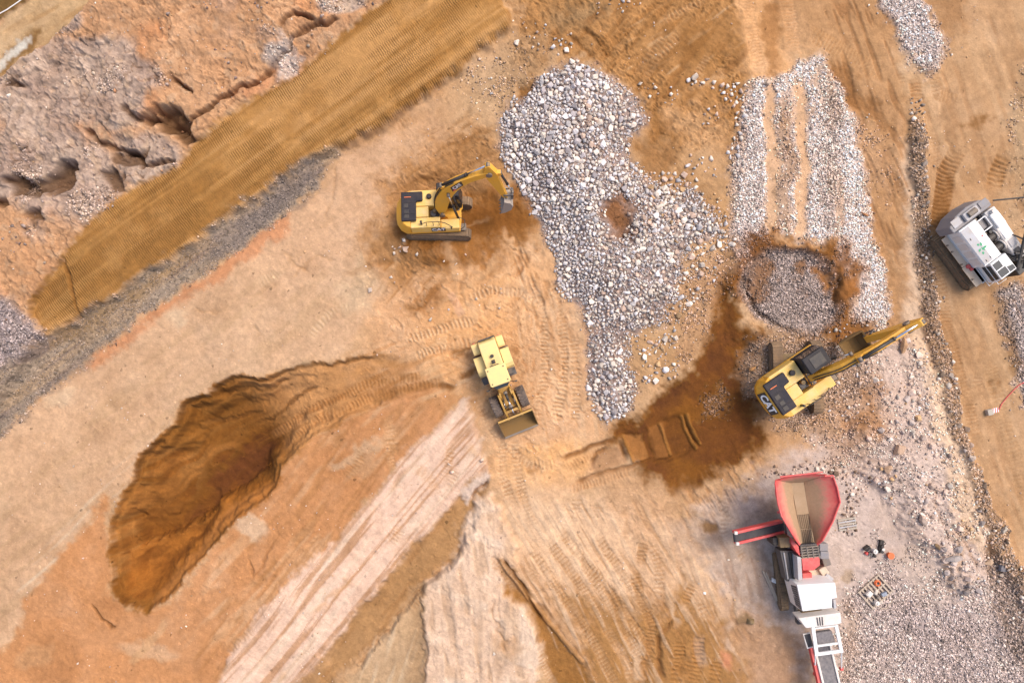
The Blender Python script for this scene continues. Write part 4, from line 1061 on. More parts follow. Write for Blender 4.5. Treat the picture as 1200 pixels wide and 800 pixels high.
def thick_line(pts, th):
    """outline of a bar of changing depth along x,z points"""
    up, dn = [], []
    for i, (x, z) in enumerate(pts):
        a = Vector(pts[max(i - 1, 0)]); b = Vector(pts[min(i + 1, len(pts) - 1)])
        d = (b - a).normalized(); nrm = Vector((-d.y, d.x))
        p = Vector((x, z))
        up.append(tuple(p + nrm * th[i] / 2)); dn.append(tuple(p - nrm * th[i] / 2))
    return up + dn[::-1]

def bez(p0, p1, p2, n=7):
    return [tuple(((1 - t) ** 2 * p0[k] + 2 * t * (1 - t) * p1[k] + t * t * p2[k]) for k in (0, 1)) for t in [i / n for i in range(n + 1)]]

def ram(root, p0, p1, r, xf, cut=0.58, name='hydraulic_cylinder'):
    """hydraulic ram: black barrel, chrome rod"""
    p0, p1 = Vector(p0), Vector(p1)
    mid = p0.lerp(p1, cut)
    mb = MB().cyl(p0, mid, r, 12)
    mb.cyl(p0.lerp(p1, cut - 0.03), mid, r * 1.18, 12)
    o = mb.build(name, 'black', root, 0, xf, True)
    MB().cyl(mid, p1, r * 0.58, 10).build('rod', 'chrome', o, 0, xf, True)
    for p in (p0, p1): MB().cyl(p + Vector((0, -r * 1.3, 0)), p + Vector((0, r * 1.3, 0)), r * 1.25, 12).build('pin_eye', 'steel', o, 0, xf, True)
    return o

def excavator(name, loc, yaw, roll, swing, sc, foot, bend, tip, stick_end, bucket_dir, logo_side, logo_rear, soil_bucket, label):
    root = empty(name, loc, (roll, 0, yaw))
    root.scale = (sc, sc, sc)
    tag(root, label, 'excavator', 'yellow crawler excavators')
    I = Matrix.Identity(4)
    for s in (1, -1): crawler(root, s * 1.19, 0.62, 4.45, 0.86, I)
    mb = MB().box(-1.0, 1.0, -0.9, 0.9, 0.42, 0.78)
    for sx in (1, -1):
        mb.box(sx * 1.25 - 0.25, sx * 1.25 + 0.25, -0.95, 0.95, 0.40, 0.66)
    mb.build('undercarriage', 'olive', root, 0.05)
    MB().cyl((0, 0, 0.78), (0, 0, 1.0), 0.62, 24).build('slew_ring', 'steel', root)
    U = rotz(swing)
    # deck and house
    hw = 1.36
    MB().prism([(-1.9, -hw), (1.45, -hw), (1.55, -0.5), (1.55, 0.25), (1.65, 0.3), (1.65, hw), (-1.9, hw)], 0.98, 1.16).build('deck', 'yellow', root, 0.03, U)
    # counterweight: rounded tail
    tail = [(-1.86, -hw - 0.01), (-1.86, hw + 0.01), (-2.25, hw), (-2.62, 1.12), (-2.80, 0.80), (-2.86, 0.4), (-2.87, 0), (-2.86, -0.4), (-2.80, -0.80), (-2.62, -1.12), (-2.25, -hw)]
    top = [(x * 0.985 + 0.00 if x > -2 else x + 0.42 * (-x - 1.86) / 1.01, y * (1.0 if x > -2 else 0.93), 2.06) for x, y in tail]
    midr = [(x, y, 1.42) for x, y in tail]
    cw = MB().hull([(x if x > -2 else x + 0.06, y * 0.98, 0.95) for x, y in tail], midr)
    cw.f.pop(1)
    n0 = len(cw.v); cw.v += [Vector(p) for p in top]
    k = len(tail)
    for i in range(k): cw.f.append((k + i, k + (i + 1) % k, n0 + (i + 1) % k, n0 + i))
    cw.f.append(tuple(range(n0, n0 + k)))
    cwo = cw.build('counterweight', 'yellow', root, 0.05, U)
    # right side wall, pump house and tool box
    MB().prism([(-1.84, -hw), (0.15, -hw), (0.15, -0.62), (-1.84, -0.62)], 1.163, 1.93).build('pump_house', 'yellow_deck_lit', root, 0.05, U)
    MB().prism([(0.17, -hw), (1.42, -hw), (1.42, -0.66), (0.17, -0.66)], 1.163, 1.62).build('tool_box', 'yellow_deck_lit', root, 0.05, U)
    MB().prism([(-1.84, 0.18), (-0.02, 0.18), (-0.02, hw), (-1.84, hw)], 1.163, 2.02).build('radiator_house', 'yellow_deck_lit', root, 0.05, U)
    MB().prism([(-1.84, -0.60), (-0.62, -0.60), (-0.62, 0.16), (-1.84, 0.16)], 1.163, 1.98).build('engine_cover', 'yellow_deck_lit', root, 0.04, U)
    # hood in black plastic with its recesses
    hood = MB().prism([(-2.42, -0.95), (-1.42, -0.95), (-1.42, 0.45), (-0.98, 0.5), (-0.98, 1.18), (-2.42, 1.18)], 2.03, 2.24)
    ho = hood.build('engine_hood', 'hood', root, 0.06, U)
    MB().box(-2.25, -1.95, 0.0, 0.28, 2.243, 2.262).build('vent', 'black', ho, 0.01, U)
    for y0 in (-0.78, -0.42): MB().box(-2.2, -1.9, y0, y0 + 0.26, 2.243, 2.26).build('vent', 'black', ho, 0.01, U)
    for y0 in (-0.5, 0.34): MB().box(-2.36, -1.48, y0, y0 + 0.03, 2.243, 2.258).build('seam', 'cabgrey', ho, 0, U)
    MB().box(-2.2, -1.75, 0.74, 0.79, 2.243, 2.262).build('warning_strip', 'orange', ho, 0, U)
    MB().cyl((-0.55, 0.82, 2.02), (-0.55, 0.82, 2.22), 0.17, 16).build('air_intake', 'cabgrey', root, 0.02, U, True)
    MB().cyl((-1.1, -1.12, 1.93), (-1.1, -1.12, 2.35), 0.075, 12).build('exhaust', 'black', root, 0, U, True)
    # valve block between house and boom
    vb = MB().box(-0.56, 0.12, -0.56, 0.12, 1.165, 1.45)
    vb.cyl((-0.3, -0.25, 1.45), (-0.3, -0.25, 1.68), 0.2, 14)
    vb.build('valve_block', 'darkgrey', root, 0.02, U)
    MB().cyl((-0.22, -0.1, 1.45), (-0.22, -0.1, 1.85), 0.13, 12).build('swing_motor', 'olive', root, 0.02, U)
    # handrails along the right side
    hr = MB()
    for x0 in (-0.75, -0.3, 0.1): hr.cyl((x0, -1.25, 1.9), (x0, -1.25, 2.45), 0.025, 6)
    hr.tube([(-0.95, -1.25, 2.3), (-0.75, -1.25, 2.45), (0.1, -1.25, 2.45), (0.5, -1.25, 2.2), (0.95, -1.28, 1.62)], 0.025, 6)
    hr.build('handrail', 'black', root, 0, U)
    hr = MB().tube([(1.45, -1.25, 1.1), (1.75, -1.2, 1.45), (1.78, -0.7, 1.45), (1.5, -0.62, 1.62)], 0.025, 6)
    hr.build('handrail', 'black', root, 0, U)
    MB().box(1.43, 1.85, -1.3, -0.8, 1.06, 1.12).build('step', 'steel', root, 0.01, U)
    MB().cyl((0.9, -1.55, 1.95), (0.9, -1.55, 2.25), 0.05, 8).build('mirror', 'black', root, 0, U)
    # cab
    cx0, cx1, cy0, cy1 = 0.06, 1.62, 0.34, 1.33
    cab = MB().profile([(cx0, 1.163), (cx1, 1.163), (cx1 + 0.06, 1.75), (cx1 - 0.18, 2.86), (cx0, 2.86)], cy0, cy1).build('cab', 'cabgrey', root, 0.05, U)
    MB().profile([(cx0 - 0.05, 2.862), (cx1 - 0.10, 2.862), (cx1 - 0.16, 2.95), (cx0 + 0.02, 2.97)], cy0 - 0.02, cy1 + 0.02).build('cab_roof', 'cabgrey', cab, 0.03, U)
    MB().box(cx0 + 0.35, cx1 - 0.4, cy0 + 0.16, cy1 - 0.16, 2.972, 2.99).build('roof_hatch', 'black', cab, 0.02, U)
    for ys in (cy0 - 0.006, cy1 + 0.006):
        MB().profile([(cx0 + 0.12, 1.85), (cx1 - 0.03, 1.85), (cx1 - 0.2, 2.74), (cx0 + 0.12, 2.74)], ys - 0.008, ys + 0.008).build('side_window', 'glass', cab, 0, U)
    ws = MB()
    ws.hull([(cx1 + 0.062, cy0 + 0.07, 1.72), (cx1 + 0.062, cy1 - 0.07, 1.72), (cx1 - 0.15, cy1 - 0.07, 2.78), (cx1 - 0.15, cy0 + 0.07, 2.78)],
            [(cx1 + 0.078, cy0 + 0.07, 1.72), (cx1 + 0.078, cy1 - 0.07, 1.72), (cx1 - 0.134, cy1 - 0.07, 2.78), (cx1 - 0.134, cy0 + 0.07, 2.78)])
    ws.build('windscreen', 'glass', cab, 0, U)
    # boom: bent box girder
    by, bw = -0.10, (0.25 if sc < 1.05 else 0.20)
    p1 = bez(foot, bend, tip, 9)
    nP = len(p1)
    th = [0.50 + 0.52 * math.sin(math.pi * min(1, (i / (nP - 1)) * 1.25) ** 0.8) * (1 - 0.35 * i / (nP - 1)) for i in range(nP)]
    th = [t * (1.0 if sc < 1.05 else 0.8) for t in th]
    th[0] = 0.42; th[-1] = 0.42
    boom = MB().profile(thick_line(p1, th), by - bw, by + bw).build('boom', 'yellow', root, 0.03, U)
    MB().cyl((foot[0], by - 0.42, foot[1]), (foot[0], by + 0.42, foot[1]), 0.19, 14).build('boom_foot_pin', 'steel', boom, 0, U)
    for s in (1, -1):
        MB().profile([(foot[0] - 0.35, 1.163), (foot[0] + 0.4, 1.163), (foot[0] + 0.14, foot[1] + 0.16), (foot[0] - 0.14, foot[1] + 0.16)], by + s * 0.33 - 0.04, by + s * 0.33 + 0.04).build('boom_bracket', 'yellow', root, 0.01, U)
    # hoses along the boom back
    def along(t, off):
        i = min(int(t * (nP - 1)), nP - 2); f = t * (nP - 1) - i
        a, b2 = Vector(p1[i]), Vector(p1[i + 1]); d = (b2 - a).normalized(); q = a.lerp(b2, f)
        return q + Vector((-d.y, d.x)) * (off * (th[i] * (1 - f) + th[i + 1] * f) / 2), d
    for oy in (-0.16, 0.0):
        pts = []
        for k in range(12):
            q, d = along(0.05 + 0.6 * k / 11, 1.0)
            q = q + Vector((-d.y, d.x)) * 0.045
            pts.append((q.x, by + oy + 0.03 * math.sin(k), q.y))
        MB().tube(pts, 0.035, 6).build('hose', 'black', boom, 0, U)
    # boom rams on both sides
    q, d = along(0.45, -0.1)
    for s in (1, -1):
        ram(root, (1.35, by + s * 0.36, 1.15), (q.x, by + s * 0.36, q.y), 0.085, U, 0.55)
    # stick
    T = Vector(tip); E = Vector(stick_end); dS = (E - T).normalized(); nS = Vector((-dS.y, dS.x))
    if nS.dot(Vector((1, 0.2))) < 0: nS = -nS            # away from the machine
    back = T - dS * 0.75 + nS * 0.20
    prof = [T - dS * 0.85 + nS * 0.30, T - dS * 0.80 + nS * 0.02, T - nS * 0.36 - dS * 0.1, T + dS * 0.25 - nS * 0.34, E - nS * 0.14, E + nS * 0.12 + dS * 0.08, T + dS * 1.3 + nS * 0.33, T + dS * 0.2 + nS * 0.46]
    stick = MB().profile([tuple(p) for p in prof], by - 0.20, by + 0.20).build('stick', 'yellow', root, 0.03, U)
    for s in (1, -1):
        MB().cyl((T.x, by + s * 0.2, T.y), (T.x, by + s * 0.31, T.y), 0.2, 14).build('pivot_pin', 'steel', stick, 0, U)
    q0, d0 = along(0.50, 1.0)
    q0 = q0 + Vector((-d0.y, d0.x)) * 0.20
    br, dd = along(0.50, 0.9)
    MB().profile([tuple(br + d0 * -0.25), tuple(br + d0 * 0.25), tuple(q0 + d0 * 0.12), tuple(q0 - d0 * 0.12)], by - 0.17, by + 0.17).build('ram_bracket', 'yellow', boom, 0.01, U)
    ram(root, (q0.x, by, q0.y), (back.x, by, back.y), 0.105, U, 0.56)
    # bucket ram, linkage
    b0 = T + dS * 0.35 + nS * 0.60
    L = (E - T).length
    b1 = T + dS * (L - 0.30) + nS * 0.55
    ram(root, (b0.x, by, b0.y), (b1.x, by, b1.y), 0.085, U, 0.6)
    MB().profile([tuple(b0 - dS * 0.2 - nS * 0.25), tuple(b0 + dS * 0.25 - nS * 0.25), tuple(b0 + dS * 0.1 + nS * 0.06), tuple(b0 - dS * 0.1 + nS * 0.06)], by - 0.14, by + 0.14).build('ram_bracket', 'yellow', stick, 0.01, U)
    # bucket
    bd = Vector((math.cos(bucket_dir), math.sin(bucket_dir)))      # towards the teeth
    bn = Vector((-bd.y, bd.x))
    if bn.dot(-nS) < 0: bn = -bn                                  # open side faces the machine
    def bp(a, b2): return E + bd * a + bn * b2
    outer = [bp(-0.10, 0.12), bp(0.05, -0.30), bp(0.45, -0.52), bp(0.95, -0.45), bp(1.38, -0.05), bp(1.45, 0.20)]
    inner = [bp(1.38, 0.20), bp(1.28, -0.02), bp(0.92, -0.36), bp(0.48, -0.42), bp(0.14, -0.22), bp(0.0, 0.10)]
    bwid = 0.55
    bk = MB().profile([tuple(p) for p in outer + inner], by - bwid, by + bwid)
    for s in (1, -1):
        bk.profile([tuple(p) for p in outer], by + s * bwid - 0.025, by + s * bwid + 0.025)
    bko = bk.build('bucket', 'bucket_brown' if soil_bucket else 'bucket_grey', root, 0.015, U)
    for k in range(5):
        yy_ = by - bwid + 0.08 + (2 * bwid - 0.16) * k / 4
        MB().hull([tuple((p.x, yy_ - 0.05, p.y)) for p in (bp(1.36, 0.14), bp(1.47, 0.10), bp(1.62, 0.30))],
                  [tuple((p.x, yy_ + 0.05, p.y)) for p in (bp(1.36, 0.14), bp(1.47, 0.10), bp(1.62, 0.30))]).build('tooth', 'steel', bko, 0, U)
    ear = bp(-0.05, -0.42)
    lk = MB()
    for s in (1, -1):
        lk.profile([tuple(b1 + bn * 0.08), tuple(b1 - bn * 0.08), tuple(ear - bn * 0.08), tuple(ear + bn * 0.08)], by + s * 0.24 - 0.03, by + s * 0.24 + 0.03)
        lk.profile([tuple(b1 + dS * 0.07), tuple(b1 - dS * 0.07), tuple(T + dS * (L - 0.42) - dS * 0.07), tuple(T + dS * (L - 0.42) + dS * 0.07)], by + s * 0.24 - 0.03, by + s * 0.24 + 0.03)
    lk.cyl((b1.x, by - 0.28, b1.y), (b1.x, by + 0.28, b1.y), 0.07, 10)
    lk.cyl((E.x, by - 0.3, E.y), (E.x, by + 0.3, E.y), 0.09, 10)
    lk.cyl((ear.x, by - 0.3, ear.y), (ear.x, by + 0.3, ear.y), 0.07, 10)
    lk.build('linkage', 'darkgrey', root, 0, U)
    # makers' plates
    def plate(o, x, z, w, h, parent, size):
        mt = frame(o, x, z)
        pl = MB().box(-w / 2, w / 2, -h / 2, h / 2, -0.006, 0.008, mt).build('logo_plate', 'black', parent, 0, U)
        lettering('CAT', size, 'letter_white', pl, U @ mt @ Matrix.Translation((0, 0.02 * h, 0.011)), bold=0.035 * size)
        tri = MB().prism([(-w * 0.16, -h * 0.42), (w * 0.16, -h * 0.42), (0, -h * 0.02)], 0.009, 0.0105, mt).build('logo_triangle', 'yellow', pl, 0, U)
    if logo_rear:
        mt = (-2.745, 0.0, 1.80)
        plate((-2.668, 0.0, 1.745), (0, -1, 0), (-0.836, 0, 0.549), 1.50, 0.56, cwo, 0.64)
    if logo_side:
        plate((0.0, -hw - 0.012, 1.52), (1, 0, 0), (0, -1, 0), 0.95, 0.52, root, 0.46)
    q, d = along(0.62, 0.0)
    for s in ((-1,) if True else ()):
        mt = frame((q.x, by + s * (bw + 0.012), q.y), (d.x, 0, d.y), (0, s, 0))
        pl = MB().prism([(-0.62, -0.22), (0.42, -0.22), (0.72, 0.22), (-0.32, 0.22)], -0.006, 0.006, mt).build('logo_plate', 'black', boom, 0, U)
        lettering('CAT', 0.38, 'letter_white', pl, U @ mt @ Matrix.Translation((0.08, 0, 0.008)), bold=0.012)
        MB().prism([(-0.60, -0.21), (-0.30, -0.21), (-0.16, 0.0)], 0.0065, 0.009, mt).build('logo_triangle', 'red', pl, 0, U)
    return root

e1 = W(EX1[0], EX1[1], 0)
excavator('excavator', (e1.x, e1.y, hz(*EX1) + 0.02), R(-1), EX1_ROLL, R(4), 1.0, (0.30, 1.75), (0.15, 5.5), (3.6, 6.6), (4.6, 3.5), R(-95), True, False, False,
          'yellow crawler excavator with bent boom and grey bucket, left of the big rock pile')
EX2 = (929, 442)
e2 = W(EX2[0], EX2[1], 0.3)
excavator('excavator', (e2.x, e2.y, hz(*EX2) + 0.02), R(92), 0, R(34 - 92), 1.13, (0.30, 1.75), (2.2, 4.6), (5.55, 4.3), (4.35, 1.7), R(205), False, True, True,
          'yellow crawler excavator with long outstretched boom and lettered tail, above the red crusher')

# ---------------------------------------------------------------- wheel loader
def wheel(parent_root, cx, cy, r, w, xf, so):
    prof = [(-w / 2, r * 0.62), (-w / 2, r * 0.88), (-w / 2 + 0.09, r * 0.97), (0, r), (w / 2 - 0.09, r * 0.97), (w / 2, r * 0.88), (w / 2, r * 0.62)]
    n = 30; mb = MB(); vs_, fs = [], []
    for i in range(n):
        t = 2 * math.pi * i / n
        for yy_, rr in prof: vs_.append((cx + rr * math.cos(t), cy + yy_, r + rr * math.sin(t)))
    k = len(prof)
    for i in range(n):
        for j in range(k): fs.append((i * k + j, i * k + (j + 1) % k, ((i + 1) % n) * k + (j + 1) % k, ((i + 1) % n) * k + j))
    mb.add(vs_, fs)
    for i in range(20):                                              # tread lugs
        t = 2 * math.pi * i / 20
        for s in (1, -1):
            mt = Matrix.Translation((cx, cy, r)) @ Matrix.Rotation(-t - s * 0.07, 4, 'Y') @ Matrix.Translation((r * 0.965, s * w * 0.25, 0)) @ Matrix.Rotation(s * 0.5, 4, 'X')
            mb.box(-0.02, 0.05, -w * 0.24, w * 0.24, -0.055, 0.055, mt)
    wh = mb.build('wheel', 'tyre', parent_root, 0, xf)
    m2 = MB().cyl((cx, cy - w * 0.36, r), (cx, cy + w * 0.36, r), r * 0.63, 20)
    m2.cyl((cx, cy, r), (cx, cy + so * w * 0.46, r), r * 0.25, 12)
    m2.build('rim', 'loader_yellow', wh, 0, xf)
    return wh

def loader(px, py, heading, bend):
    p = W(px, py, 0)
    root = empty('wheel_loader', (p.x, p.y, hz(px, py) - 0.02), (0, 0, heading))
    root.scale = (0.95, 0.97, 0.95)
    tag(root, 'pale yellow wheel loader with raised empty bucket on the orange working floor', 'wheel loader')
    I = Matrix.Identity(4); F = rotz(bend)
    r, w = 0.76, 0.60
    for s in (1, -1): wheel(root, -1.62, s * 1.0, r, w, I, s)
    for s in (1, -1): wheel(root, 1.5, s * 1.0, r, w, F, s)
    # rear frame, hood
    MB().box(-3.2, -0.25, -0.55, 0.55, 0.55, 1.05).build('rear_frame', 'loader_arm', root, 0.04)
    hood = MB().profile([(-3.28, 0.95), (-1.1, 0.95), (-1.1, 2.42), (-2.6, 2.36), (-3.1, 2.22), (-3.30, 1.7)], -0.62, 0.62).build('engine_hood', 'loader_yellow', root, 0.07)
    MB().cyl((-2.05, 0.06, 2.36), (-2.05, 0.06, 2.62), 0.12, 14).build('air_intake', 'black', hood, 0.02)
    m2 = MB().cyl((-1.62, 0.02, 2.38), (-1.62, 0.02, 2.85), 0.085, 12); m2.box(-1.78, -1.5, -0.10, 0.14, 2.38, 2.46)
    m2.build('exhaust', 'black', hood)
    MB().box(-3.36, -3.312, -0.5, 0.5, 1.2, 2.05).build('radiator_grille', 'darkgrey', hood, 0.01)
    MB().box(-1.42, -1.36, -0.35, 0.3, 2.40, 2.425).build('hood_seam', 'black', hood)
    MB().box(-3.42, -3.15, -0.62, 0.62, 0.62, 1.25).build('rear_counterweight', 'black', root, 0.05)
    for s in (1, -1):
        rf = MB().profile([(-3.25, 1.02), (-2.55, 1.02), (-2.45, 1.52), (-2.6, 1.62), (-3.18, 1.6), (-3.28, 1.45)], s * 0.66 if s > 0 else -1.16, 1.16 if s > 0 else -0.66)
        rf.build('rear_step_box', 'loader_yellow', root, 0.06)
        MB().cyl((-3.30, s * 0.92, 1.35), (-3.34, s * 0.92, 1.35), 0.09, 12).build('tail_light', 'red', root)
    # rear fenders
    for s in (1, -1):
        f = MB().profile([(-2.32, 1.45), (-2.25, 1.62), (-1.95, 1.76), (-1.2, 1.76), (-0.95, 1.6), (-0.8, 1.25), (-0.9, 1.22), (-1.05, 1.5), (-1.25, 1.64), (-1.95, 1.64), (-2.15, 1.55), (-2.22, 1.42)], min(s * 0.66, s * 1.30), max(s * 0.66, s * 1.30))
        f.build('fender', 'loader_yellow', root, 0.03)
        st = MB()
        for k in range(3): st.box(-0.78 + 0.12 * k, -0.40 + 0.1 * k, min(s * 0.72, s * 1.25), max(s * 0.72, s * 1.25), 1.15 - 0.3 * k, 1.2 - 0.3 * k)
        st.cyl((-0.72, s * 1.22, 0.55), (-0.6, s * 1.22, 2.3), 0.03, 6)
        st.build('ladder', 'darkgrey', root)
    # cab
    cab = MB()
    cb = [(-1.22, -0.68), (-0.02, -0.68), (0.16, -0.42), (0.16, 0.42), (-0.02, 0.68), (-1.22, 0.68)]
    cab.hull([(x, y, 1.1) for x, y in cb], [(x, y, 1.95) for x, y in cb]); cabo = cab.build('cab', 'loader_yellow', root, 0.03)
    gl = MB().hull([(x * 0.99, y * 0.985, 1.953) for x, y in cb], [((x * 0.92 if x < 0 else x + 0.10), y * 0.94, 3.05) for x, y in cb]); gl.build('windows', 'glass', cabo, 0.02)
    pl = MB()
    for x, y in ((-1.2, -0.66), (-0.02, -0.66), (-0.02, 0.66), (-1.2, 0.66)):
        pl.cyl((x, y, 1.95), (x * 0.93, y * 0.95, 3.05), 0.05, 8)
    pl.build('cab_pillars', 'black', cabo)
    ro = MB().prism([(-1.36, -0.72), (-0.06, -0.74), (0.02, -0.62), (0.02, 0.62), (-0.06, 0.74), (-1.36, 0.72)], 3.055, 3.22).build('cab_roof', 'loader_yellow', cabo, 0.07)
    for x, y in ((-0.18, -0.55), (-0.18, 0.55), (-1.15, 0.55), (-1.15, -0.55)):
        MB().cyl((x, y, 3.2), (x, y, 3.25), 0.045, 10).build('roof_bolt', 'black', ro)
    for s in (1, -1):
        mm_ = MB().tube([(0.02, s * 0.68, 2.6), (0.18, s * 0.95, 2.65)], 0.025, 6); mm_.box(0.12, 0.2, s * 1.02 - 0.1, s * 1.02 + 0.1, 2.45, 2.8)
        mm_.build('mirror', 'black', cabo)
    # front frame, arms
    MB().box(0.12, 1.95, -0.46, 0.46, 0.55, 1.15, None).build('front_frame', 'loader_arm', root, 0.05, F)
    tw = MB()
    for s in (1, -1): tw.profile([(0.45, 1.15), (1.25, 1.15), (0.95, 1.95), (0.6, 1.95)], s * 0.40 - 0.05, s * 0.40 + 0.05)
    tw.build('arm_tower', 'loader_arm', root, 0.02, F)
    for s in (1, -1):
        MB().profile(thick_line([(0.72, 1.78), (1.5, 1.62), (2.3, 1.05), (2.72, 0.62)], [0.26, 0.36, 0.32, 0.26]), s * 0.52 - 0.065, s * 0.52 + 0.065).build('lift_arm', 'loader_arm', root, 0.02, F)
        ram(root, (0.65, s * 0.30, 0.95), (1.75, s * 0.40, 1.28), 0.075, F, 0.6)
    MB().box(2.05, 2.25, -0.455, 0.455, 1.02, 1.26).build('cross_tube', 'loader_arm', root, 0.03, F)
    MB().profile([(1.62, 1.10), (1.80, 1.08), (1.92, 1.55), (1.86, 1.95), (1.70, 1.95), (1.66, 1.5)], -0.12, 0.12).build('tilt_lever', 'loader_arm', root, 0.02, F)
    ram(root, (0.75, 0, 1.75), (1.78, 0, 1.88), 0.10, F, 0.58)
    ram(root, (1.78, 0.0, 1.86), (2.62, 0.0, 1.15), 0.07, F, 0.25)
    # bucket, mouth up
    bw = 1.28
    outer = [(2.62, 0.42), (2.66, 1.22), (2.60, 1.42), (2.56, 1.42), (2.58, 0.36), (2.76, 0.14), (3.25, 0.06), (3.95, 0.30), (3.97, 0.36), (3.25, 0.13), (2.82, 0.20)]
    bk = MB().profile([(2.56, 1.45), (2.58, 0.40), (2.76, 0.14), (3.25, 0.05), (3.92, 0.30), (3.93, 0.36), (3.25, 0.13), (2.82, 0.21), (2.66, 0.44), (2.62, 1.45)], -bw, bw)
    for s in (1, -1):
        bk.profile([(2.58, 1.42), (2.58, 0.40), (2.76, 0.14), (3.25, 0.05), (3.92, 0.33), (3.55, 0.80)], s * bw - 0.025, s * bw + 0.025)
    b = bk.build('bucket', 'bucket_brown', root, 0.012, F)
    MB().box(3.86, 4.0, -bw, bw, 0.30, 0.36).build('cutting_edge', 'steel', b, 0.005, F)
    MB().box(2.52, 2.66, -bw, bw, 1.452, 1.50).build('spill_guard', 'loader_arm', b, 0.005, F)
    return root
loader(588, 447, R(-70), R(2))

# ---------------------------------------------------------------- mobile crusher
def crusher():
    base = W(940, 660, 0)
    root = empty('mobile_crusher', (base.x, base.y, 0))
    tag(root, 'mobile rock crusher with red feed hopper, white canopy and long discharge belt', 'crusher')
    off = Vector((base.x, base.y, 0))
    def P(px, py, z): return W(px, py, z) - off
    def slab(name, pts, z0, z1, mat, parent=root, bevel=0.03, grow=1.0):
        top = [P(x, y, z1) for x, y in pts]
        bot = [Vector((p.x, p.y, z0)) for p in top]
        return MB().hull(bot, top).build(name, mat, parent, bevel)
    ax = Vector((0.11, -1, 0)).normalized(); ay = Vector((ax.y, -ax.x, 0)) * -1      # along to the discharge end, and to the right of it
    ay = Vector((1, 0.11, 0)).normalized()
    A = frame((0, 0, 0), ax, (0, 0, 1))
    # crawlers under the frame
    for s in (1, -1):
        t = empty('crawler_base', (0, 0, 0), (0, 0, 0), root)
        bpy.data.objects.remove(t)
        T = Matrix.Translation(P(932, 676, 0)) @ A
        crawler(root, s * 1.22, 0.5, 4.0, 0.85, T, 'track_drill')
    T = Matrix.Translation(P(932, 668, 0)) @ A
    MB().box(-4.6, 3.2, -0.75, 0.75, 0.9, 1.35).build('chassis', 'darkgrey', root, 0.04, T)
    MB().box(-5.0, -1.4, -0.95, 0.95, 1.36, 1.75).build('feeder_frame', 'grey', root, 0.04, T)
    # feed hopper: sloping plates, outer rim to feeder pan
    zr, zf = 4.0, 2.75
    def sheet(name, rim, foot, thick=0.09, nseg=10):
        """plate between two chains of points, worn towards its foot"""
        rim = [P(x, y, z) for x, y, z in rim]; foot = [P(x, y, z) for x, y, z in foot]
        vs_, fs, wr = [], [], []
        k = len(rim)
        for side in (0, 1):
            for j in range(nseg + 1):
                for i in range(k):
                    q = rim[i].lerp(foot[i], j / nseg)
                    if side: q = q + Vector((0, 0, -thick))
                    vs_.append(q); wr.append(j / nseg)
        st = k * (nseg + 1)
        for side in (0, 1):
            for j in range(nseg):
                for i in range(k - 1):
                    a = side * st + j * k + i
                    fs.append((a, a + 1, a + k + 1, a + k))
        ring = [(0, i) for i in range(k)] + [(j, k - 1) for j in range(1, nseg + 1)] + [(nseg, i) for i in range(k - 2, -1, -1)] + [(j, 0) for j in range(nseg - 1, 0, -1)]
        ids = [j * k + i for j, i in ring]
        for a, b in zip(ids, ids[1:] + ids[:1]): fs.append((a, b, b + st, a + st))
        o = MB().add(vs_, fs).build(name, 'hopper', root)
        at = o.data.attributes.new('wear', 'FLOAT', 'POINT'); at.data.foreach_set('value', wr)
        return o
    sheet('hopper_wall', [(908.6, 562.5, zr), (908.8, 578, zr), (911.7, 590, zr), (915.6, 604, zr), (928.7, 626, zr - .1), (936.6, 638, zr - .3)],
          [(927.4, 565.5, zf), (929, 576, zf), (930.5, 588, zf), (933.5, 603, zf), (938, 622, zf), (940.5, 636, zf)])
    sheet('hopper_wall', [(969.5, 556.5, zr), (977.5, 560, zr), (981, 571, zr), (984.5, 588, zr), (981, 600, zr), (976, 611, zr), (964, 633, zr - .1), (958, 638, zr - .3)],
          [(942, 564.8, zf), (943, 570, zf), (944, 576, zf), (946, 588, zf), (947.5, 597, zf), (949, 606, zf), (954, 629, zf), (955.2, 636, zf)])
    sheet('hopper_back_wall', [(908.8, 562, zr + .02), (928, 557, zr + .12), (946, 555, zr + .12), (969.5, 555.5, zr + .02)],
          [(926.5, 565.8, zf + .02), (932, 565.4, zf + .02), (937, 565.2, zf + .02), (943, 564.5, zf + .02)])
    # rim flats
    rimpts = [(908.4, 566), (911.7, 590), (915.6, 604), (928.7, 626), (936.6, 638)]
    MB().tube([P(x, y, zr + 0.02 - (0.3 if y > 635 else 0)) for x, y in rimpts], 0.06, 6).build('hopper_rim', 'red', root)
    rimpts = [(966, 557.5), (976, 557), (981, 571), (984.5, 588), (976, 611), (964, 633), (958, 638)]
    MB().tube([P(x, y, zr + 0.02 - (0.3 if y > 635 else 0)) for x, y in rimpts], 0.06, 6).build('hopper_rim', 'red', root)
    MB().tube([P(x, y, zr + 0.14) for x, y in ((914, 558.5), (964, 553))], 0.05, 6).build('hopper_rim', 'red', root)
    slab('feeder_pan', [(927, 565), (942.5, 564), (949, 602), (934, 603)], zf - 0.2, zf - 0.02, 'pan', bevel=0)
    slab('feeder_tray', [(934, 603.5), (949, 602.5), (955.5, 637), (940.5, 638)], zf - 0.6, zf - 0.42, 'black', bevel=0)
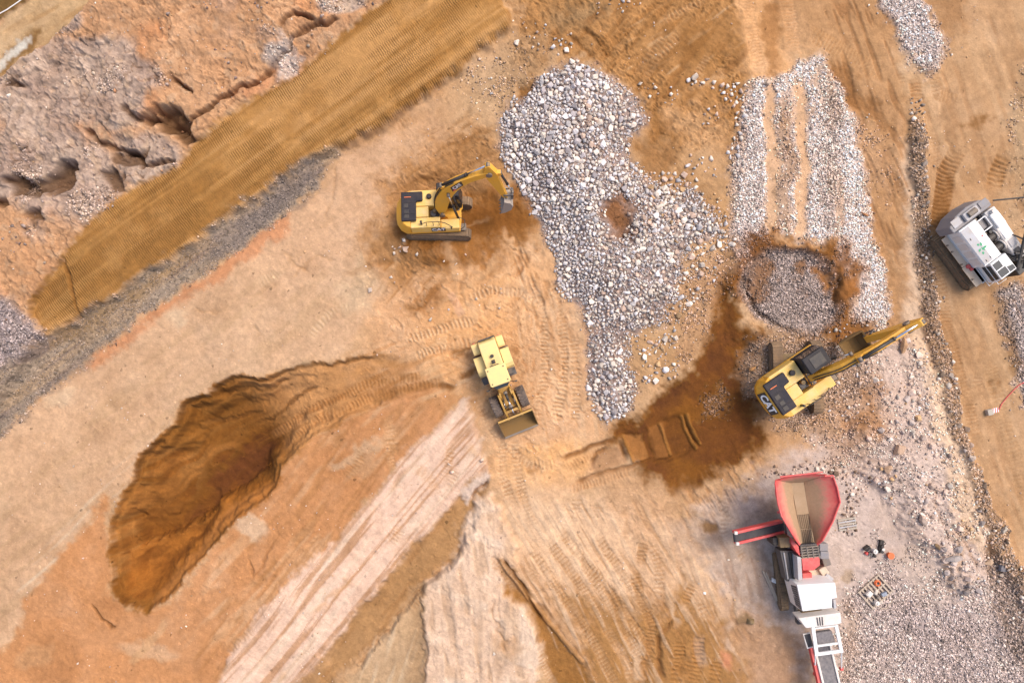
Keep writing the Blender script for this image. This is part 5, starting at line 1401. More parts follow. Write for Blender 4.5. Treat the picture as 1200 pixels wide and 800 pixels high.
    for k in range(7):
        f = (k + 0.5) / 7
        a = P(934 + 15 * f, 602.8, zf - 0.04); b = P(940.5 + 14.7 * f, 637, zf - 0.28)
        MB().hull([a + Vector((-.035, 0, -.12)), a + Vector((.035, 0, -.12)), b + Vector((.035, 0, -.12)), b + Vector((-.035, 0, -.12))],
                  [a + Vector((-.045, 0, 0)), a + Vector((.045, 0, 0)), b + Vector((.045, 0, 0)), b + Vector((-.045, 0, 0))]).build('grizzly_bar', 'grizzly', root)
    a, b = P(937.3, 620, zf - 0.2), P(951.8, 619.4, zf - 0.2)
    MB().tube([a, b], 0.05, 6).build('cross_bar', 'grizzly', root)
    # hopper legs and struts
    for x, y in ((914, 575), (912, 600), (972, 575), (972, 605)):
        top = P(x, y, 3.3)
        MB().tube([top, Vector((top.x * 0.5 + P(940, 600, 0).x * 0.5, top.y, 1.6))], 0.09, 8).build('hopper_strut', 'red', root)
    # jaw housing with grating on top
    slab('jaw_housing', [(937, 638), (958, 636), (962, 654), (940, 656)], 1.36, 2.75, 'darkgrey')
    gr = empty('inlet_grating', P(949, 646, 2.95), (0, 0, 0), root)
    bpy.data.objects.remove(gr)
    g = MB()
    for k in range(5):
        y = 640.5 + 3.0 * k
        g.tube([P(937.6 + 0.2 * k, y + 1, 2.86), P(959 + 0.4 * k, y - 1.0, 2.86)], 0.05, 6)
    for k in range(4):
        x = 938.5 + 6.6 * k
        g.tube([P(x, 640.5, 2.88), P(x + 2, 653.5, 2.88)], 0.05, 6)
    g.build('inlet_grating', 'steel', root)
    for x, y in ((962, 639), (963, 648)):
        q = P(x, y, 2.3); MB().box(-.3, .3, -.25, .25, -.5, .45, Matrix.Translation(q)).build('side_motor', 'grey', root, 0.06)
    slab('crusher_body', [(939.5, 654), (960.5, 652), (961, 662), (953.5, 668), (941, 668)], 1.36, 2.9, 'red')
    slab('crusher_foot', [(940.5, 671.5), (951.5, 671), (952, 678), (941, 679)], 1.36, 2.2, 'red')
    slab('crusher_deck', [(939, 669), (961, 667), (966, 680), (938, 682)], 1.36, 1.7, 'deck_beige')
    slab('flywheel_guard', [(934, 652), (939, 653), (940.5, 679), (935.5, 680)], 1.40, 3.0, 'lightgrey')
    slab('power_pack', [(914, 645), (933, 645), (934.5, 680), (922, 681)], 1.2, 2.15, 'darkgrey')
    for k, px in enumerate((918.5, 925.5)):
        MB().tube([P(px, 647, 2.2), P(px + 5, 678, 2.2)], 0.05 + 0.05 * k, 8).build('pipe', 'lightgrey' if k == 0 else 'black', root)
    slab('engine_box', [(913, 629.5), (926, 629), (927, 641), (914.5, 642)], 1.3, 2.6, 'olive', bevel=0.06)
    slab('battery_box', [(905, 630), (912, 629.5), (913, 638), (906, 639)], 1.2, 2.3, 'black', bevel=0.05)
    slab('red_bracket', [(928, 630), (936, 640), (938, 652), (933, 646), (927, 636)], 1.5, 2.9, 'red')
    MB().cyl(P(931.5, 631.5, 2.9), P(931.5, 631.5, 3.15), 0.12, 12).build('warning_beacon', 'orange', root, 0.02)
    for k, (px, py) in enumerate(((964, 642), (966, 656), (964, 668), (968, 676))):
        q = P(px, py, 1.7); MB().box(-.25, .25, -.3, .3, -.35, .25 + 0.1 * (k % 2), Matrix.Translation(q) @ rotz(0.3 * k)).build('side_unit', ('grey', 'steel', 'deck_beige', 'lightgrey')[k], root, 0.05)
    # white canopy
    roof = [(934, 685), (979, 682.5), (981, 700), (975, 701.5), (975, 712), (940.6, 716)]
    can = slab('canopy', roof, 1.36, 3.35, 'white', bevel=0.04)
    lo = [P(922.5, 681, 1.9), P(929.5, 708, 1.9)]
    hi = [P(933.6, 685, 3.3), P(940.2, 716, 3.3)]
    MB().hull([lo[0] + Vector((0, 0, -.5)), lo[1] + Vector((0, 0, -.5)), Vector((hi[1].x, hi[1].y, 1.4)), Vector((hi[0].x, hi[0].y, 1.4))], [lo[0], lo[1], hi[1], hi[0]]).build('canopy_side', 'white_dirty', root, 0.02)
    def onside(u, v, lift=0.012):
        a = lo[0].lerp(lo[1], u); b = hi[0].lerp(hi[1], u); n = (lo[1] - lo[0]).cross(hi[0] - lo[0]).normalized()
        if n.z < 0: n = -n
        return a.lerp(b, v) + n * lift
    MB().hull([onside(.08, .35, -.02), onside(.92, .35, -.02), onside(.96, .95, -.02), onside(.06, .95, -.02)], [onside(.08, .35), onside(.92, .35), onside(.96, .95), onside(.06, .95)]).build('cooler_grille', 'darkgrey', root)
    for k in range(9):
        u = 0.14 + 0.09 * k
        MB().hull([onside(u, .37, .012), onside(u + .03, .37, .012), onside(u + .03, .93, .012), onside(u, .93, .012)], [onside(u, .37, .03), onside(u + .03, .37, .03), onside(u + .03, .93, .03), onside(u, .93, .03)]).build('grille_slat', 'grey', root)
    slab('handrail_box', [(976.5, 702.5), (979.5, 702), (980.5, 712), (977.5, 713)], 1.4, 2.6, 'lightgrey', bevel=0.02)
    slab('belt_bridge', [(940, 717), (976, 713.5), (984, 717), (982, 721), (936, 724)], 1.2, 1.9, 'olive')
    hd = slab('screen_head', [(935.5, 724), (985, 717.5), (986.5, 729.5), (981, 731.5), (946, 735.5), (944, 735)], 1.5, 2.6, 'white_dirty', bevel=0.04)
    for k in range(3):
        a, b = P(957.5 + 3 * k, 723.0 - .3 * k, 2.62), P(959 + 2.6 * k, 732.5 - .2 * k, 2.62)
        MB().tube([a, b], 0.04, 6).build('slot', 'darkgrey', hd)
    # frame over the discharge belt
    def bar(a, b, w, z, mat='white', name='frame_bar', h=0.14):
        A0, B0 = P(*a, z), P(*b, z); d = (B0 - A0).normalized(); n = Vector((-d.y, d.x, 0)) * w / 2
        return MB().hull([A0 - n - Vector((0, 0, h)), B0 - n - Vector((0, 0, h)), B0 + n - Vector((0, 0, h)), A0 + n - Vector((0, 0, h))], [A0 - n, B0 - n, B0 + n, A0 + n]).build(name, mat, root, 0.01)
    z = 2.45
    bar((953, 734.5), (957.5, 767), 0.24, z); bar((980, 732), (986.5, 763), 0.22, z); bar((955.8, 766.8), (988.3, 762.3), 0.20, z + .003); bar((954, 736.2), (981, 732.8), 0.10, z - .003)
    bar((957.5, 757), (982, 753.5), 0.12, z - .006)
    for a, b in (((955.6, 767), (955.0, 789)), ((986.2, 763), (986.0, 783))):
        A0 = P(*a, z); B0 = P(*b, 0.9)
        o = MB().tube([A0, B0], 0.05, 8).build('prop', 'white', root)
        MB().box(-.1, .1, -.1, .1, -.12, .1, Matrix.Translation(B0)).build('prop_foot', 'red', o, 0.02)
    slab('magnet_belt', [(956, 741), (975, 738.5), (979.5, 752.5), (958, 755.5)], 1.9, 2.25, 'belt_dusty', bevel=0.08)
    bt = slab('side_guard', [(941, 742.5), (949.5, 740.5), (955, 757.5), (946, 760)], 1.9, 2.0, 'white_dirty', bevel=0.01)
    slab('guard_mesh', [(942.5, 743.5), (949.5, 742), (953.5, 756.5), (947, 758)], 2.003, 2.02, 'belt', bt, 0)
    # discharge belt, rising away from the machine
    def belt(name, a, b, za, zb, w, beltmat, left, right, edge=0.14, parent=root):
        A0, B0 = P(*a, za), P(*b, zb); d = (B0 - A0).normalized(); n = Vector((d.y, -d.x, 0)).normalized()
        up = n.cross(d)
        if up.z < 0: up = -up
        root_b = MB().hull([A0 - n * w / 2 - up * .12, B0 - n * w / 2 - up * .12, B0 + n * w / 2 - up * .12, A0 + n * w / 2 - up * .12],
                           [A0 - n * w / 2 + up * .05, B0 - n * w / 2 + up * .05, B0 + n * w / 2 + up * .05, A0 + n * w / 2 + up * .05]).build(name, beltmat, parent)
        for s, mt in ((1, right), (-1, left)):
            q = n * s * (w / 2 + edge / 2 + .01)
            MB().hull([A0 + q - n * edge / 2 - up * .32, B0 + q - n * edge / 2 - up * .32, B0 + q + n * edge / 2 - up * .32, A0 + q + n * edge / 2 - up * .32],
                      [A0 + q - n * edge / 2 + up * .14, B0 + q - n * edge / 2 + up * .14, B0 + q + n * edge / 2 + up * .14, A0 + q + n * edge / 2 + up * .14]).build('belt_frame', mt, root_b, 0.015)
        for f in (0.0, 1.0):
            c = A0.lerp(B0, f); MB().cyl(c - n * w / 2 - up * .04, c + n * w / 2 - up * .04, 0.13, 14).build('drum', beltmat, root_b)
        return root_b, A0, B0, n, up
    mb_, A0, B0, n, up = belt('discharge_belt', (962, 752), (990, 868), 1.3, 3.0, 0.92, 'belt_dusty', 'white_dirty', 'white_dirty')
    q = n * -0.80
    for s in (-1, 1):
        q = n * s * 0.72
        if s == (-1 if n.x > 0 else 1):
            MB().hull([A0 + q - n * .1 - up * .4, B0 + q - n * .1 - up * .4, B0 + q + n * .1 - up * .4, A0 + q + n * .1 - up * .4], [A0 + q - n * .1 + up * .0, B0 + q - n * .1 + up * .0, B0 + q + n * .1 + up * .0, A0 + q + n * .1 + up * .0]).build('belt_girder', 'red', root, 0.01)
    # side belt
    sb, A0, B0, n, up = belt('side_belt', (917, 616.5), (862, 629.8), 1.75, 2.6, 0.52, 'belt', 'red', 'red', 0.17)
    for s in (1, -1):
        c = B0 + n * s * 0.36 + up * 0.12; MB().box(-.1, .1, -.1, .1, -.1, .1, Matrix.Translation(c)).build('bearing', 'white_dirty', sb, 0.02)
    MB().tube([A0.lerp(B0, 0.7) - up * .3, Vector((A0.lerp(B0, .2).x, A0.lerp(B0, .2).y, 0.9))], 0.05, 6).build('belt_strut', 'red', sb)
    return root
crusher()

# ---------------------------------------------------------------- white drilling rig at the right edge
def drill_rig():
    px, py = 1133, 293
    p = W(px, py, 0)
    ang = R(-53)
    root = empty('drilling_rig', (p.x, p.y, hz(px, py) - 0.01), (0, 0, ang))
    root.scale = (0.9, 0.9, 0.9)
    tag(root, 'white crawler drilling rig with grey counterweight and green emblem on the haul road', 'drilling rig')
    I = Matrix.Identity(4)
    # x runs to the cab end, y to its left (right hand side of the picture)
    for yy_, nm in ((-1.72, 0), (1.72, 1)):
        t = crawler(root, yy_, 0.75, 4.9, 0.95, I, 'track_drill')
    MB().box(-1.6, 1.6, -1.4, 1.4, 0.5, 0.95).build('undercarriage', 'track_drill', root, 0.05)
    MB().cyl((0, 0, 0.95), (0, 0, 1.25), 0.9, 24).build('slew_ring', 'steel', root)
    MB().box(-2.45, 2.35, -1.45, 1.45, 1.25, 1.5).build('slew_deck', 'white_dirty', root, 0.04)
    # catwalk on the picture-left side
    MB().box(-2.2, 0.45, -1.95, -1.46, 1.42, 1.48).build('catwalk', 'deck_beige', root, 0.01)
    MB().box(0.47, 2.25, -2.02, -1.12, 1.44, 1.50).build('catwalk', 'deck_beige', root, 0.01)
    for x0 in (-1.6, -1.0, 0.2, 1.6): MB().cyl((x0, -1.9, 1.48), (x0, -1.9, 1.62), 0.07, 10).build('rail_socket', 'steel', root)
    b1 = MB().cyl((0.62, -1.6, 1.505), (0.62, -1.6, 1.62), 0.16, 14); b1.cyl((0.92, -1.52, 1.505), (0.92, -1.52, 1.62), 0.13, 14)
    b1.build('fire_bottles', 'red', root, 0.02)
    # machine house
    hs = MB().profile([(0, 0)] * 0 + [(-2.3, 1.503), (0.95, 1.503), (0.95, 2.9), (-2.3, 2.9)], -1.40, 0.12).build('machine_house', 'white', root, 0.05)
    MB().box(-2.2, 0.85, -1.36, -0.62, 2.903, 2.935).build('roof_walk', 'lightgrey', hs, 0.01)
    em = MB()                                                       # green leaf emblem
    for k, (ax_, ay_, a, l) in enumerate(((0, 0, 0.3, .34), (0.10, 0.10, 1.5, .30), (-0.10, 0.06, 2.7, .30), (0.02, -0.12, -1.0, .28), (0.30, -0.10, -0.4, .22), (-0.22, -0.05, 3.4, .2))):
        mt = Matrix.Translation((-0.35 + ax_, -0.80 + ay_, 2.94)) @ rotz(a)
        em.prism([(0, -.03), (l * .5, -.09), (l, 0), (l * .5, .09), (0, .03)], 0.0 + 0.001 * k, 0.008 + 0.001 * k, mt)
    em.build('emblem', 'green', hs)
    for x0, y0 in ((-1.4, -1.1), (0.55, -1.1), (0.5, -0.7)): MB().box(x0, x0 + .18, y0, y0 + .03, 2.936, 2.98).build('grab_handle', 'steel', hs)
    MB().cyl((-1.0, -0.2, 2.9), (-1.0, -0.2, 2.93), 0.06, 10).build('filler_cap', 'red', hs)
    # counterweight across the tail
    cwp = [(-2.34, -1.75), (-2.34, 1.9), (-2.95, 1.95), (-3.35, 1.3), (-3.5, 0.2), (-3.4, -0.9), (-3.0, -1.75)]
    cw = MB().hull([(x, y, 1.15) for x, y in cwp], [(x + (0.12 if x < -2.5 else 0), y * 0.97, 2.75) for x, y in cwp]).build('counterweight', 'grey', root, 0.08)
    MB().box(-3.15, -2.5, -0.5, 0.75, 2.753, 3.0).build('winch_housing', 'lightgrey', cw, 0.06)
    w_ = MB().cyl((-2.85, -0.2, 3.0), (-2.85, 0.5, 3.0), 0.22, 14); w_.build('tail_winch', 'steel', cw)
    MB().box(-3.2, -2.6, -1.45, -0.7, 2.753, 2.80).build('lifting_plate', 'lightgrey', cw, 0.02)
    MB().box(-3.1, -2.6, 1.0, 1.75, 2.753, 2.82).build('lifting_plate', 'grey', cw, 0.02)
    # winch bay
    MB().box(-2.3, 2.0, 0.14, 0.9, 1.503, 1.75).build('winch_bay', 'darkgrey', root, 0.02)
    for x0 in (-0.35, 0.55):
        wd = MB().cyl((x0, 0.18, 2.25), (x0, 0.95, 2.25), 0.30, 22).build('winch_drum', 'darkgrey', root)
        for y0 in (0.18, 0.92): MB().cyl((x0, y0 - .03, 2.25), (x0, y0 + .03, 2.25), 0.46, 24).build('drum_flange', 'white_dirty', wd)
        ro = MB()
        for k in range(9): ro.cyl((x0, 0.26 + .07 * k, 2.25), (x0, 0.32 + .07 * k, 2.25), 0.34, 18)
        ro.build('rope', 'black', wd)
    fr = MB()
    for a, b in (((-2.0, 0.2), (-2.0, 0.95)), ((-1.1, 0.2), (-1.1, 0.95)), ((-2.0, 0.95), (-1.1, 0.95)), ((-2.0, 0.2), (-1.1, 0.2))):
        fr.tube([(a[0], a[1], 2.7), (b[0], b[1], 2.7)], 0.05, 6)
    fr.build('engine_frame', 'white', root)
    MB().box(-1.95, -1.15, 0.28, 0.88, 1.75, 2.45).build('engine', 'grey', root, 0.06)
    for k, (x0, y0) in enumerate(((-2.15, 0.4), (-2.05, -0.0), (-0.85, 0.35), (-0.75, 0.75))):
        MB().cyl((x0, y0, 1.7), (x0, y0, 2.5), 0.1 + .03 * (k % 2), 10).build('filter_can', ('steel', 'white', 'steel', 'black')[k], root)
    ln = MB().tube([(-2.3, 0.15, 2.2), (-1.6, 0.1, 2.75), (0.2, 0.14, 2.8), (1.0, 0.12, 2.6)], 0.03, 6); ln.build('hose', 'black', root)
    # right-hand house
    MB().profile([(-2.2, 1.503), (2.2, 1.503), (2.2, 2.5), (-0.6, 2.75), (-2.2, 2.75)], 1.02, 1.95).build('pump_house', 'white_dirty', root, 0.08)
    MB().cyl((-2.0, 1.45, 2.75), (-2.0, 1.45, 3.1), 0.14, 14).build('exhaust', 'white_dirty', root, 0.02)
    MB().box(-1.9, -0.7, 1.1, 1.85, 2.753, 2.95).build('air_cleaner', 'white', root, 0.1)
    for x0, x1, y0, y1, mt in ((-0.5, 0.3, 1.15, 1.8, 'white'), (0.5, 1.1, 1.2, 1.75, 'lightgrey'), (1.3, 2.0, 1.2, 1.7, 'darkgrey')):
        zt = 2.75 - max(0, (x1 + .6)) * 0.0893
        MB().box(x0, x1, y0, y1, zt - .1, zt + 0.09).build('hatch', mt, root, 0.02)
    for x0 in (-1.9, -1.2, -0.5, 0.2): MB().box(x0, x0 + .5, -1.44, -1.402, 1.75, 2.7).build('side_door', 'white_dirty', hs, 0.01)
    # cab at the front, glass roof
    cab = MB().profile([(0.98, 1.503), (2.55, 1.503), (2.62, 2.2), (2.40, 3.05), (0.98, 3.05)], -1.10, 0.30).build('cab', 'white', root, 0.04)
    for (x0, x1, y0, y1) in ((1.12, 1.66, -1.02, -0.42), (1.74, 2.30, -1.02, -0.30)):
        MB().box(x0, x1, y0, y1, 3.053, 3.07).build('roof_window', 'glass', cab, 0.01)
    MB().hull([(2.63, -1.0, 2.2), (2.63, 0.2, 2.2), (2.42, 0.2, 2.98), (2.42, -1.0, 2.98)], [(2.65, -1.0, 2.2), (2.65, 0.2, 2.2), (2.44, 0.2, 2.98), (2.44, -1.0, 2.98)]).build('windscreen', 'glass', cab)
    MB().profile([(1.15, 2.0), (2.45, 2.0), (2.30, 2.92), (1.15, 2.92)], -1.118, -1.102).build('side_window', 'glass', cab)
    MB().profile([(1.75, 2.0), (2.45, 2.0), (2.30, 2.92), (1.75, 2.92)], 0.302, 0.318).build('side_window', 'glass', cab)
    MB().prism([(1.85, -0.22), (2.32, -0.22), (2.32, 0.24), (1.98, 0.24)], 3.053, 3.07).build('roof_window', 'glass', cab)
    MB().tube([(1.0, -1.2, 1.55), (2.75, -1.2, 1.55), (2.75, -0.2, 1.55)], 0.03, 6).build('guard_rail', 'white', root)
    MB().tube([(1.0, -1.22, 2.6), (2.7, -1.22, 2.6), (2.72, -0.5, 2.6)], 0.025, 6).build('guard_rail', 'white', root)
    # mast foot and leader leaning out of the picture
    for a, b, r_ in (((2.75, 1.5, 1.5), (1.35, 4.6, 3.4), .13), ((3.15, 1.9, 1.5), (1.8, 4.9, 3.4), .13), ((2.3, 1.3, 1.9), (3.0, 3.4, 2.6), .10), ((1.5, 1.95, 2.3), (2.1, 3.4, 2.9), .07), ((1.9, 3.2, 2.5), (2.5, 3.5, 2.5), .08)):
        MB().tube([a, b], r_, 8).build('mast_strut', 'black', root)
    for a, b, r_ in (((2.5, 0.55, 2.75), (0.5, 2.35, 3.35), .12), ((2.85, 0.9, 2.75), (0.9, 2.6, 3.35), .12), ((1.5, 0.9, 2.95), (2.3, 2.0, 2.95), .09), ((1.9, 0.75, 2.85), (2.9, 1.9, 2.7), .08), ((1.15, 1.75, 3.15), (1.55, 2.05, 3.15), .08)):
        MB().tube([a, b], r_, 8).build('mast_strut', 'black', root)
    MB().box(2.45, 3.2, 0.55, 2.3, 0.95, 2.4).build('mast_bracket', 'black', root, 0.06)
    for k, (x0, y0, z0, l, mt) in enumerate(((-2.2, 0.95, 2.1, .9, 'darkgrey'), (-0.95, 0.55, 1.9, .5, 'steel'), (1.15, 0.6, 1.9, .6, 'black'), (1.5, 1.25, 2.55, .5, 'steel'), (-2.1, 1.98, 2.0, 1.2, 'darkgrey'))):
        MB().box(x0, x0 + l, y0 - .14, y0 + .14, z0 - .3, z0 + .25).build('hydraulic_block', mt, root, 0.04)
    for k in range(5):
        y0 = 0.2 + 0.15 * k
        MB().tube([(0.95, y0, 1.8), (1.3 + .1 * k, y0 + .2, 2.5), (2.0, y0 + .6, 2.4 + .06 * k), (2.6, 1.4 + .1 * k, 1.8)], 0.035, 6).build('hose', 'black', root)
    MB().tube([(0.2, 1.75, 2.6), (2.2, 2.6, 3.2)], 0.06, 8).build('back_stay', 'black', root)
    st = MB().tube([(-2.6, 2.0, 2.9), (-1.2, 4.2, 3.3), (-0.8, 4.8, 3.3)], 0.06, 8).build('hose_boom', 'black', root)
    MB().box(-.3, .3, -.1, .1, -.1, .1, Matrix.Translation((-1.0, 4.45, 3.35)) @ rotz(1.0)).build('red_clamp', 'red', st, 0.03)
    return root
drill_rig()
# ================================================================ ROCKS AND GRAVEL
rs = np.random.RandomState(21)
random.seed(5)

def rock_mat(name, attr):
    m, nt, b = new_mat(name)
    if attr:
        a = N(nt, 'ShaderNodeAttribute'); a.attribute_name = 'tint'; c0 = a.outputs['Color']
    else:
        a = N(nt, 'ShaderNodeObjectInfo'); c0 = a.outputs['Color']
    geo = N(nt, 'ShaderNodeNewGeometry')
    n1 = N(nt, 'ShaderNodeTexNoise', Scale=7.0, Detail=6.0, Roughness=0.7)
    nt.links.new(geo.outputs['Position'], n1.inputs['Vector'])
    v = maprange(nt, n1.outputs[0], 0.25, 0.75, 0.78, 1.2)
    cc = N(nt, 'ShaderNodeCombineXYZ')
    for i in range(3): nt.links.new(v, cc.inputs[i])
    nt.links.new(mixrgb(nt, 1.0, c0, cc.outputs[0], 'MULTIPLY'), b.inputs['Base Color'])
    b.inputs['Roughness'].default_value = 0.9
    b.inputs['Specular IOR Level'].default_value = 0.2
    bp = N(nt, 'ShaderNodeBump', Strength=0.4, Distance=0.04)
    nt.links.new(n1.outputs[0], bp.inputs['Height']); nt.links.new(bp.outputs[0], b.inputs['Normal'])
    return m
M['rock'] = rock_mat('broken_rock', False)
M['rubble'] = rock_mat('broken_rubble', True)

def rock_mesh(seed, npts, flat=0.75):
    r = np.random.RandomState(seed)
    p = r.normal(size=(npts, 3)); p /= np.linalg.norm(p, axis=1, keepdims=True)
    p *= r.uniform(0.78, 1.08, (npts, 1)); p *= np.array([1.0, r.uniform(0.7, 0.95), flat * r.uniform(0.8, 1.1)])
    bm = bmesh.new()
    for q in p: bm.verts.new(q)
    res = bmesh.ops.convex_hull(bm, input=bm.verts)
    bmesh.ops.delete(bm, geom=[v for v in bm.verts if not v.link_faces], context='VERTS')
    bmesh.ops.triangulate(bm, faces=bm.faces)
    bmesh.ops.recalc_face_normals(bm, faces=bm.faces)
    me = bpy.data.meshes.new('rock'); bm.to_mesh(me); bm.free()
    me.materials.append(M['rock'])
    V = np.zeros(len(me.vertices) * 3, np.float32); me.vertices.foreach_get('co', V)
    F = np.array([list(t.vertices) for t in me.polygons], np.int32)
    return me, V.reshape(-1, 3), F
ROCKS = [rock_mesh(100 + i, 9 + i % 4) for i in range(16)]
BIGR = [rock_mesh(500 + i, 16 + i % 5) for i in range(10)]
PEBS = [rock_mesh(300 + i, 8) for i in range(10)]

def hz_arr(px, py):
    i = np.clip(np.searchsorted(GX, px) - 1, 0, NXg - 2); j = np.clip(np.searchsorted(GY, py) - 1, 0, NYg - 2)
    fx = (px - GX[i]) / (GX[i + 1] - GX[i]); fy = (py - GY[j]) / (GY[j + 1] - GY[j])
    return (H[j, i] * (1 - fx) + H[j, i + 1] * fx) * (1 - fy) + (H[j + 1, i] * (1 - fx) + H[j + 1, i + 1] * fx) * fy
def samp(A, px, py):
    i = np.clip(np.searchsorted(GX, px) - 1, 0, NXg - 1); j = np.clip(np.searchsorted(GY, py) - 1, 0, NYg - 1)
    return A[j, i]

def scatter_mesh(name, variants, px, py, rad, colr, lift, label, cat, zoff=None):
    """many stones as one body of loose stuff: plan positions, radii in m, colours (n,3)"""
    n = len(px)
    z = hz_arr(px, py) + lift * rad + (0 if zoff is None else zoff)
    pos = np.stack([(px - 600) / S, (400 - py) / S, z], -1)
    q = rs.normal(size=(n, 4)); q[:, 1:3] *= 0.35; q /= np.linalg.norm(q, axis=1, keepdims=True)
    w, x, y, zz = q.T
    Rm = np.stack([1 - 2 * (y * y + zz * zz), 2 * (x * y - zz * w), 2 * (x * zz + y * w), 2 * (x * y + zz * w), 1 - 2 * (x * x + zz * zz), 2 * (y * zz - x * w), 2 * (x * zz - y * w), 2 * (y * zz + x * w), 1 - 2 * (x * x + y * y)], -1).reshape(n, 3, 3)
    vid = rs.randint(0, len(variants), n)
    allv, allf, allc = [], [], []; base_ = 0
    for k, (me, V, F) in enumerate(variants):
        ii = np.where(vid == k)[0]
        if len(ii) == 0: continue
        P = np.einsum('nij,vj->nvi', Rm[ii], V) * rad[ii, None, None] + pos[ii, None, :]
        allv.append(P.reshape(-1, 3))
        allf.append((F[None] + (np.arange(len(ii)) * len(V))[:, None, None] + base_).reshape(-1, 3))
        allc.append(np.repeat(colr[ii], len(V), axis=0))
        base_ += len(ii) * len(V)
    v = np.concatenate(allv); f = np.concatenate(allf); c = np.concatenate(allc)
    me = bpy.data.meshes.new(name)
    me.vertices.add(len(v)); me.vertices.foreach_set('co', v.astype(np.float32).ravel())
    me.loops.add(f.size); me.loops.foreach_set('vertex_index', f.astype(np.int32).ravel())
    me.polygons.add(len(f)); me.polygons.foreach_set('loop_start', np.arange(0, f.size, 3, dtype=np.int32)); me.polygons.foreach_set('loop_total', np.full(len(f), 3, np.int32))
    me.update(calc_edges=True)
    a = me.attributes.new('tint', 'FLOAT_COLOR', 'POINT'); a.data.foreach_set('color', np.concatenate([c, np.ones((len(c), 1))], 1).astype(np.float32).ravel())
    me.materials.append(M['rubble'])
    o = bpy.data.objects.new(name, me); COL.objects.link(o)
    tag(o, label, cat, None, 'stuff')
    return o

def throw(pts_poly, n, sizef, gap=0.8, mask=None, tries=1):
    """stones dropped into an outline without sitting on one another; sizes are plan radii"""
    xs = [p[0] for p in pts_poly]; ys = [p[1] for p in pts_poly]
    cx = rs.uniform(min(xs), max(xs), n * 6); cy = rs.uniform(min(ys), max(ys), n * 6)
    d = sdist(cx + 5 * vn(cx / 9, cy / 9, 2) + 5 * vn(cx / 22, cy / 22, 12), cy + 5 * vn(cx / 9, cy / 9, 5) + 5 * vn(cx / 22, cy / 22, 15), pts_poly)
    r = np.minimum(sizef(cx, cy, d), 4.4)
    k = (d > 0) & (r > 0)
    if mask is not None: k &= rs.uniform(size=len(cx)) < mask(cx, cy, d)
    cx, cy, r = cx[k][:n], cy[k][:n], r[k][:n]
    o = np.argsort(-r); cx, cy, r = cx[o], cy[o], r[o]
    cell = {}; out = []; cs = 10.0
    for x, y, q in zip(cx, cy, r):
        gx, gy = int(x // cs), int(y // cs); ok = True
        for a in (gx - 1, gx, gx + 1):
            for b in (gy - 1, gy, gy + 1):
                for (x2, y2, r2) in cell.get((a, b), ()):
                    if (x - x2) ** 2 + (y - y2) ** 2 < (gap * (q + r2)) ** 2: ok = False; break
                if not ok: break
            if not ok: break
        if ok:
            cell.setdefault((gx, gy), []).append((x, y, q)); out.append((x, y, q))
    return np.array(out)

LILAC, CREAM, SLATE, ROSY, TAN = C(238, 228, 224), C(248, 230, 212), C(196, 184, 182), C(226, 194, 172), C(212, 172, 128)
def rock_cols(x, y, pals, wts):
    n = len(x); pick = rs.choice(len(pals), n, p=np.array(wts) / sum(wts))
    c = np.array(pals)[pick] * rs.uniform(0.70, 1.5, (n, 1))
    return np.clip(c, 0.03, 0.84)
def tone_word(c):
    l = float(np.mean(c)); w = float(c[0] / c[2])
    return 'pinkish' if w > 1.75 else 'cream' if w > 1.32 else 'dark grey' if l < 0.33 else 'white' if l > 0.52 else 'pale grey'
def heap_place(x, y):
    if y < 150: return 'at the upper end of the big rock pile'
    if y > 400: return 'in the lower tail of the big rock pile'
    if x > 745: return 'in the right arm of the big rock pile'
    if math.hypot(x - 722, y - 256) < 42: return 'round the dirt patch in the big rock pile'
    if y < 245: return 'in the upper middle of the big rock pile'
    return 'in the lower middle of the big rock pile'

ALL = []          # x, y, r(plan), colour, region
def collect(arr, region, pals, wts):
    if len(arr) == 0: return
    c = rock_cols(arr[:, 0], arr[:, 1], pals, wts)
    for (x, y, r), q in zip(arr, c): ALL.append((x, y, r, q, region))

def heap_size(x, y, d):
    big = sst(-40, 60, (x - 640) * 0.75 - (y - 190) * 0.35 + 25 * vn(x / 30, y / 30, 4))
    low = sst(380, 440, y)
    r = 1.3 + 0.85 * np.maximum(big * 0.9, low * 0.9) + rs.gamma(1.5, 0.40, len(x))
    return np.clip(r, 1.2, 4.6)
HOLE = [(706, 240), (728, 234), (742, 246), (736, 262), (730, 278), (714, 276), (704, 262)]
core = throw(HEAP, 14000, heap_size, 0.68, lambda x, y, d: np.where((sdist(x, y, HOLE) > -4 + 7 * vn(x / 7, y / 7, 3) + rs.uniform(-5, 5, len(x))) | (sdist(x, y, [(742, 400), (770, 394), (776, 420), (768, 446), (744, 440)]) > 0), 0.0, np.where(x > 745, 0.4, 1.0) * np.where(x > 700, np.clip(0.75 + 1.3 * vn(x / 18, y / 18, 16), 0.1, 1), 1.0) * np.where(x > 690, sst(0, 16, d), sst(-1, 5, d))))
lil = core[:, 0] < 690 + 40 * vn(core[:, 0] / 40, core[:, 1] / 40, 3)
collect(core[lil], 'heap', [LILAC, CREAM, SLATE], [0.62, 0.22, 0.16])
collect(core[~lil], 'heap', [LILAC, CREAM, SLATE, ROSY], [0.36, 0.42, 0.08, 0.14])
LOBE = [(745, 200), (800, 200), (850, 245), (862, 275), (850, 300), (832, 345), (800, 376), (790, 400), (800, 440), (770, 450), (752, 444), (744, 400), (790, 380), (800, 330), (770, 300), (745, 250)]
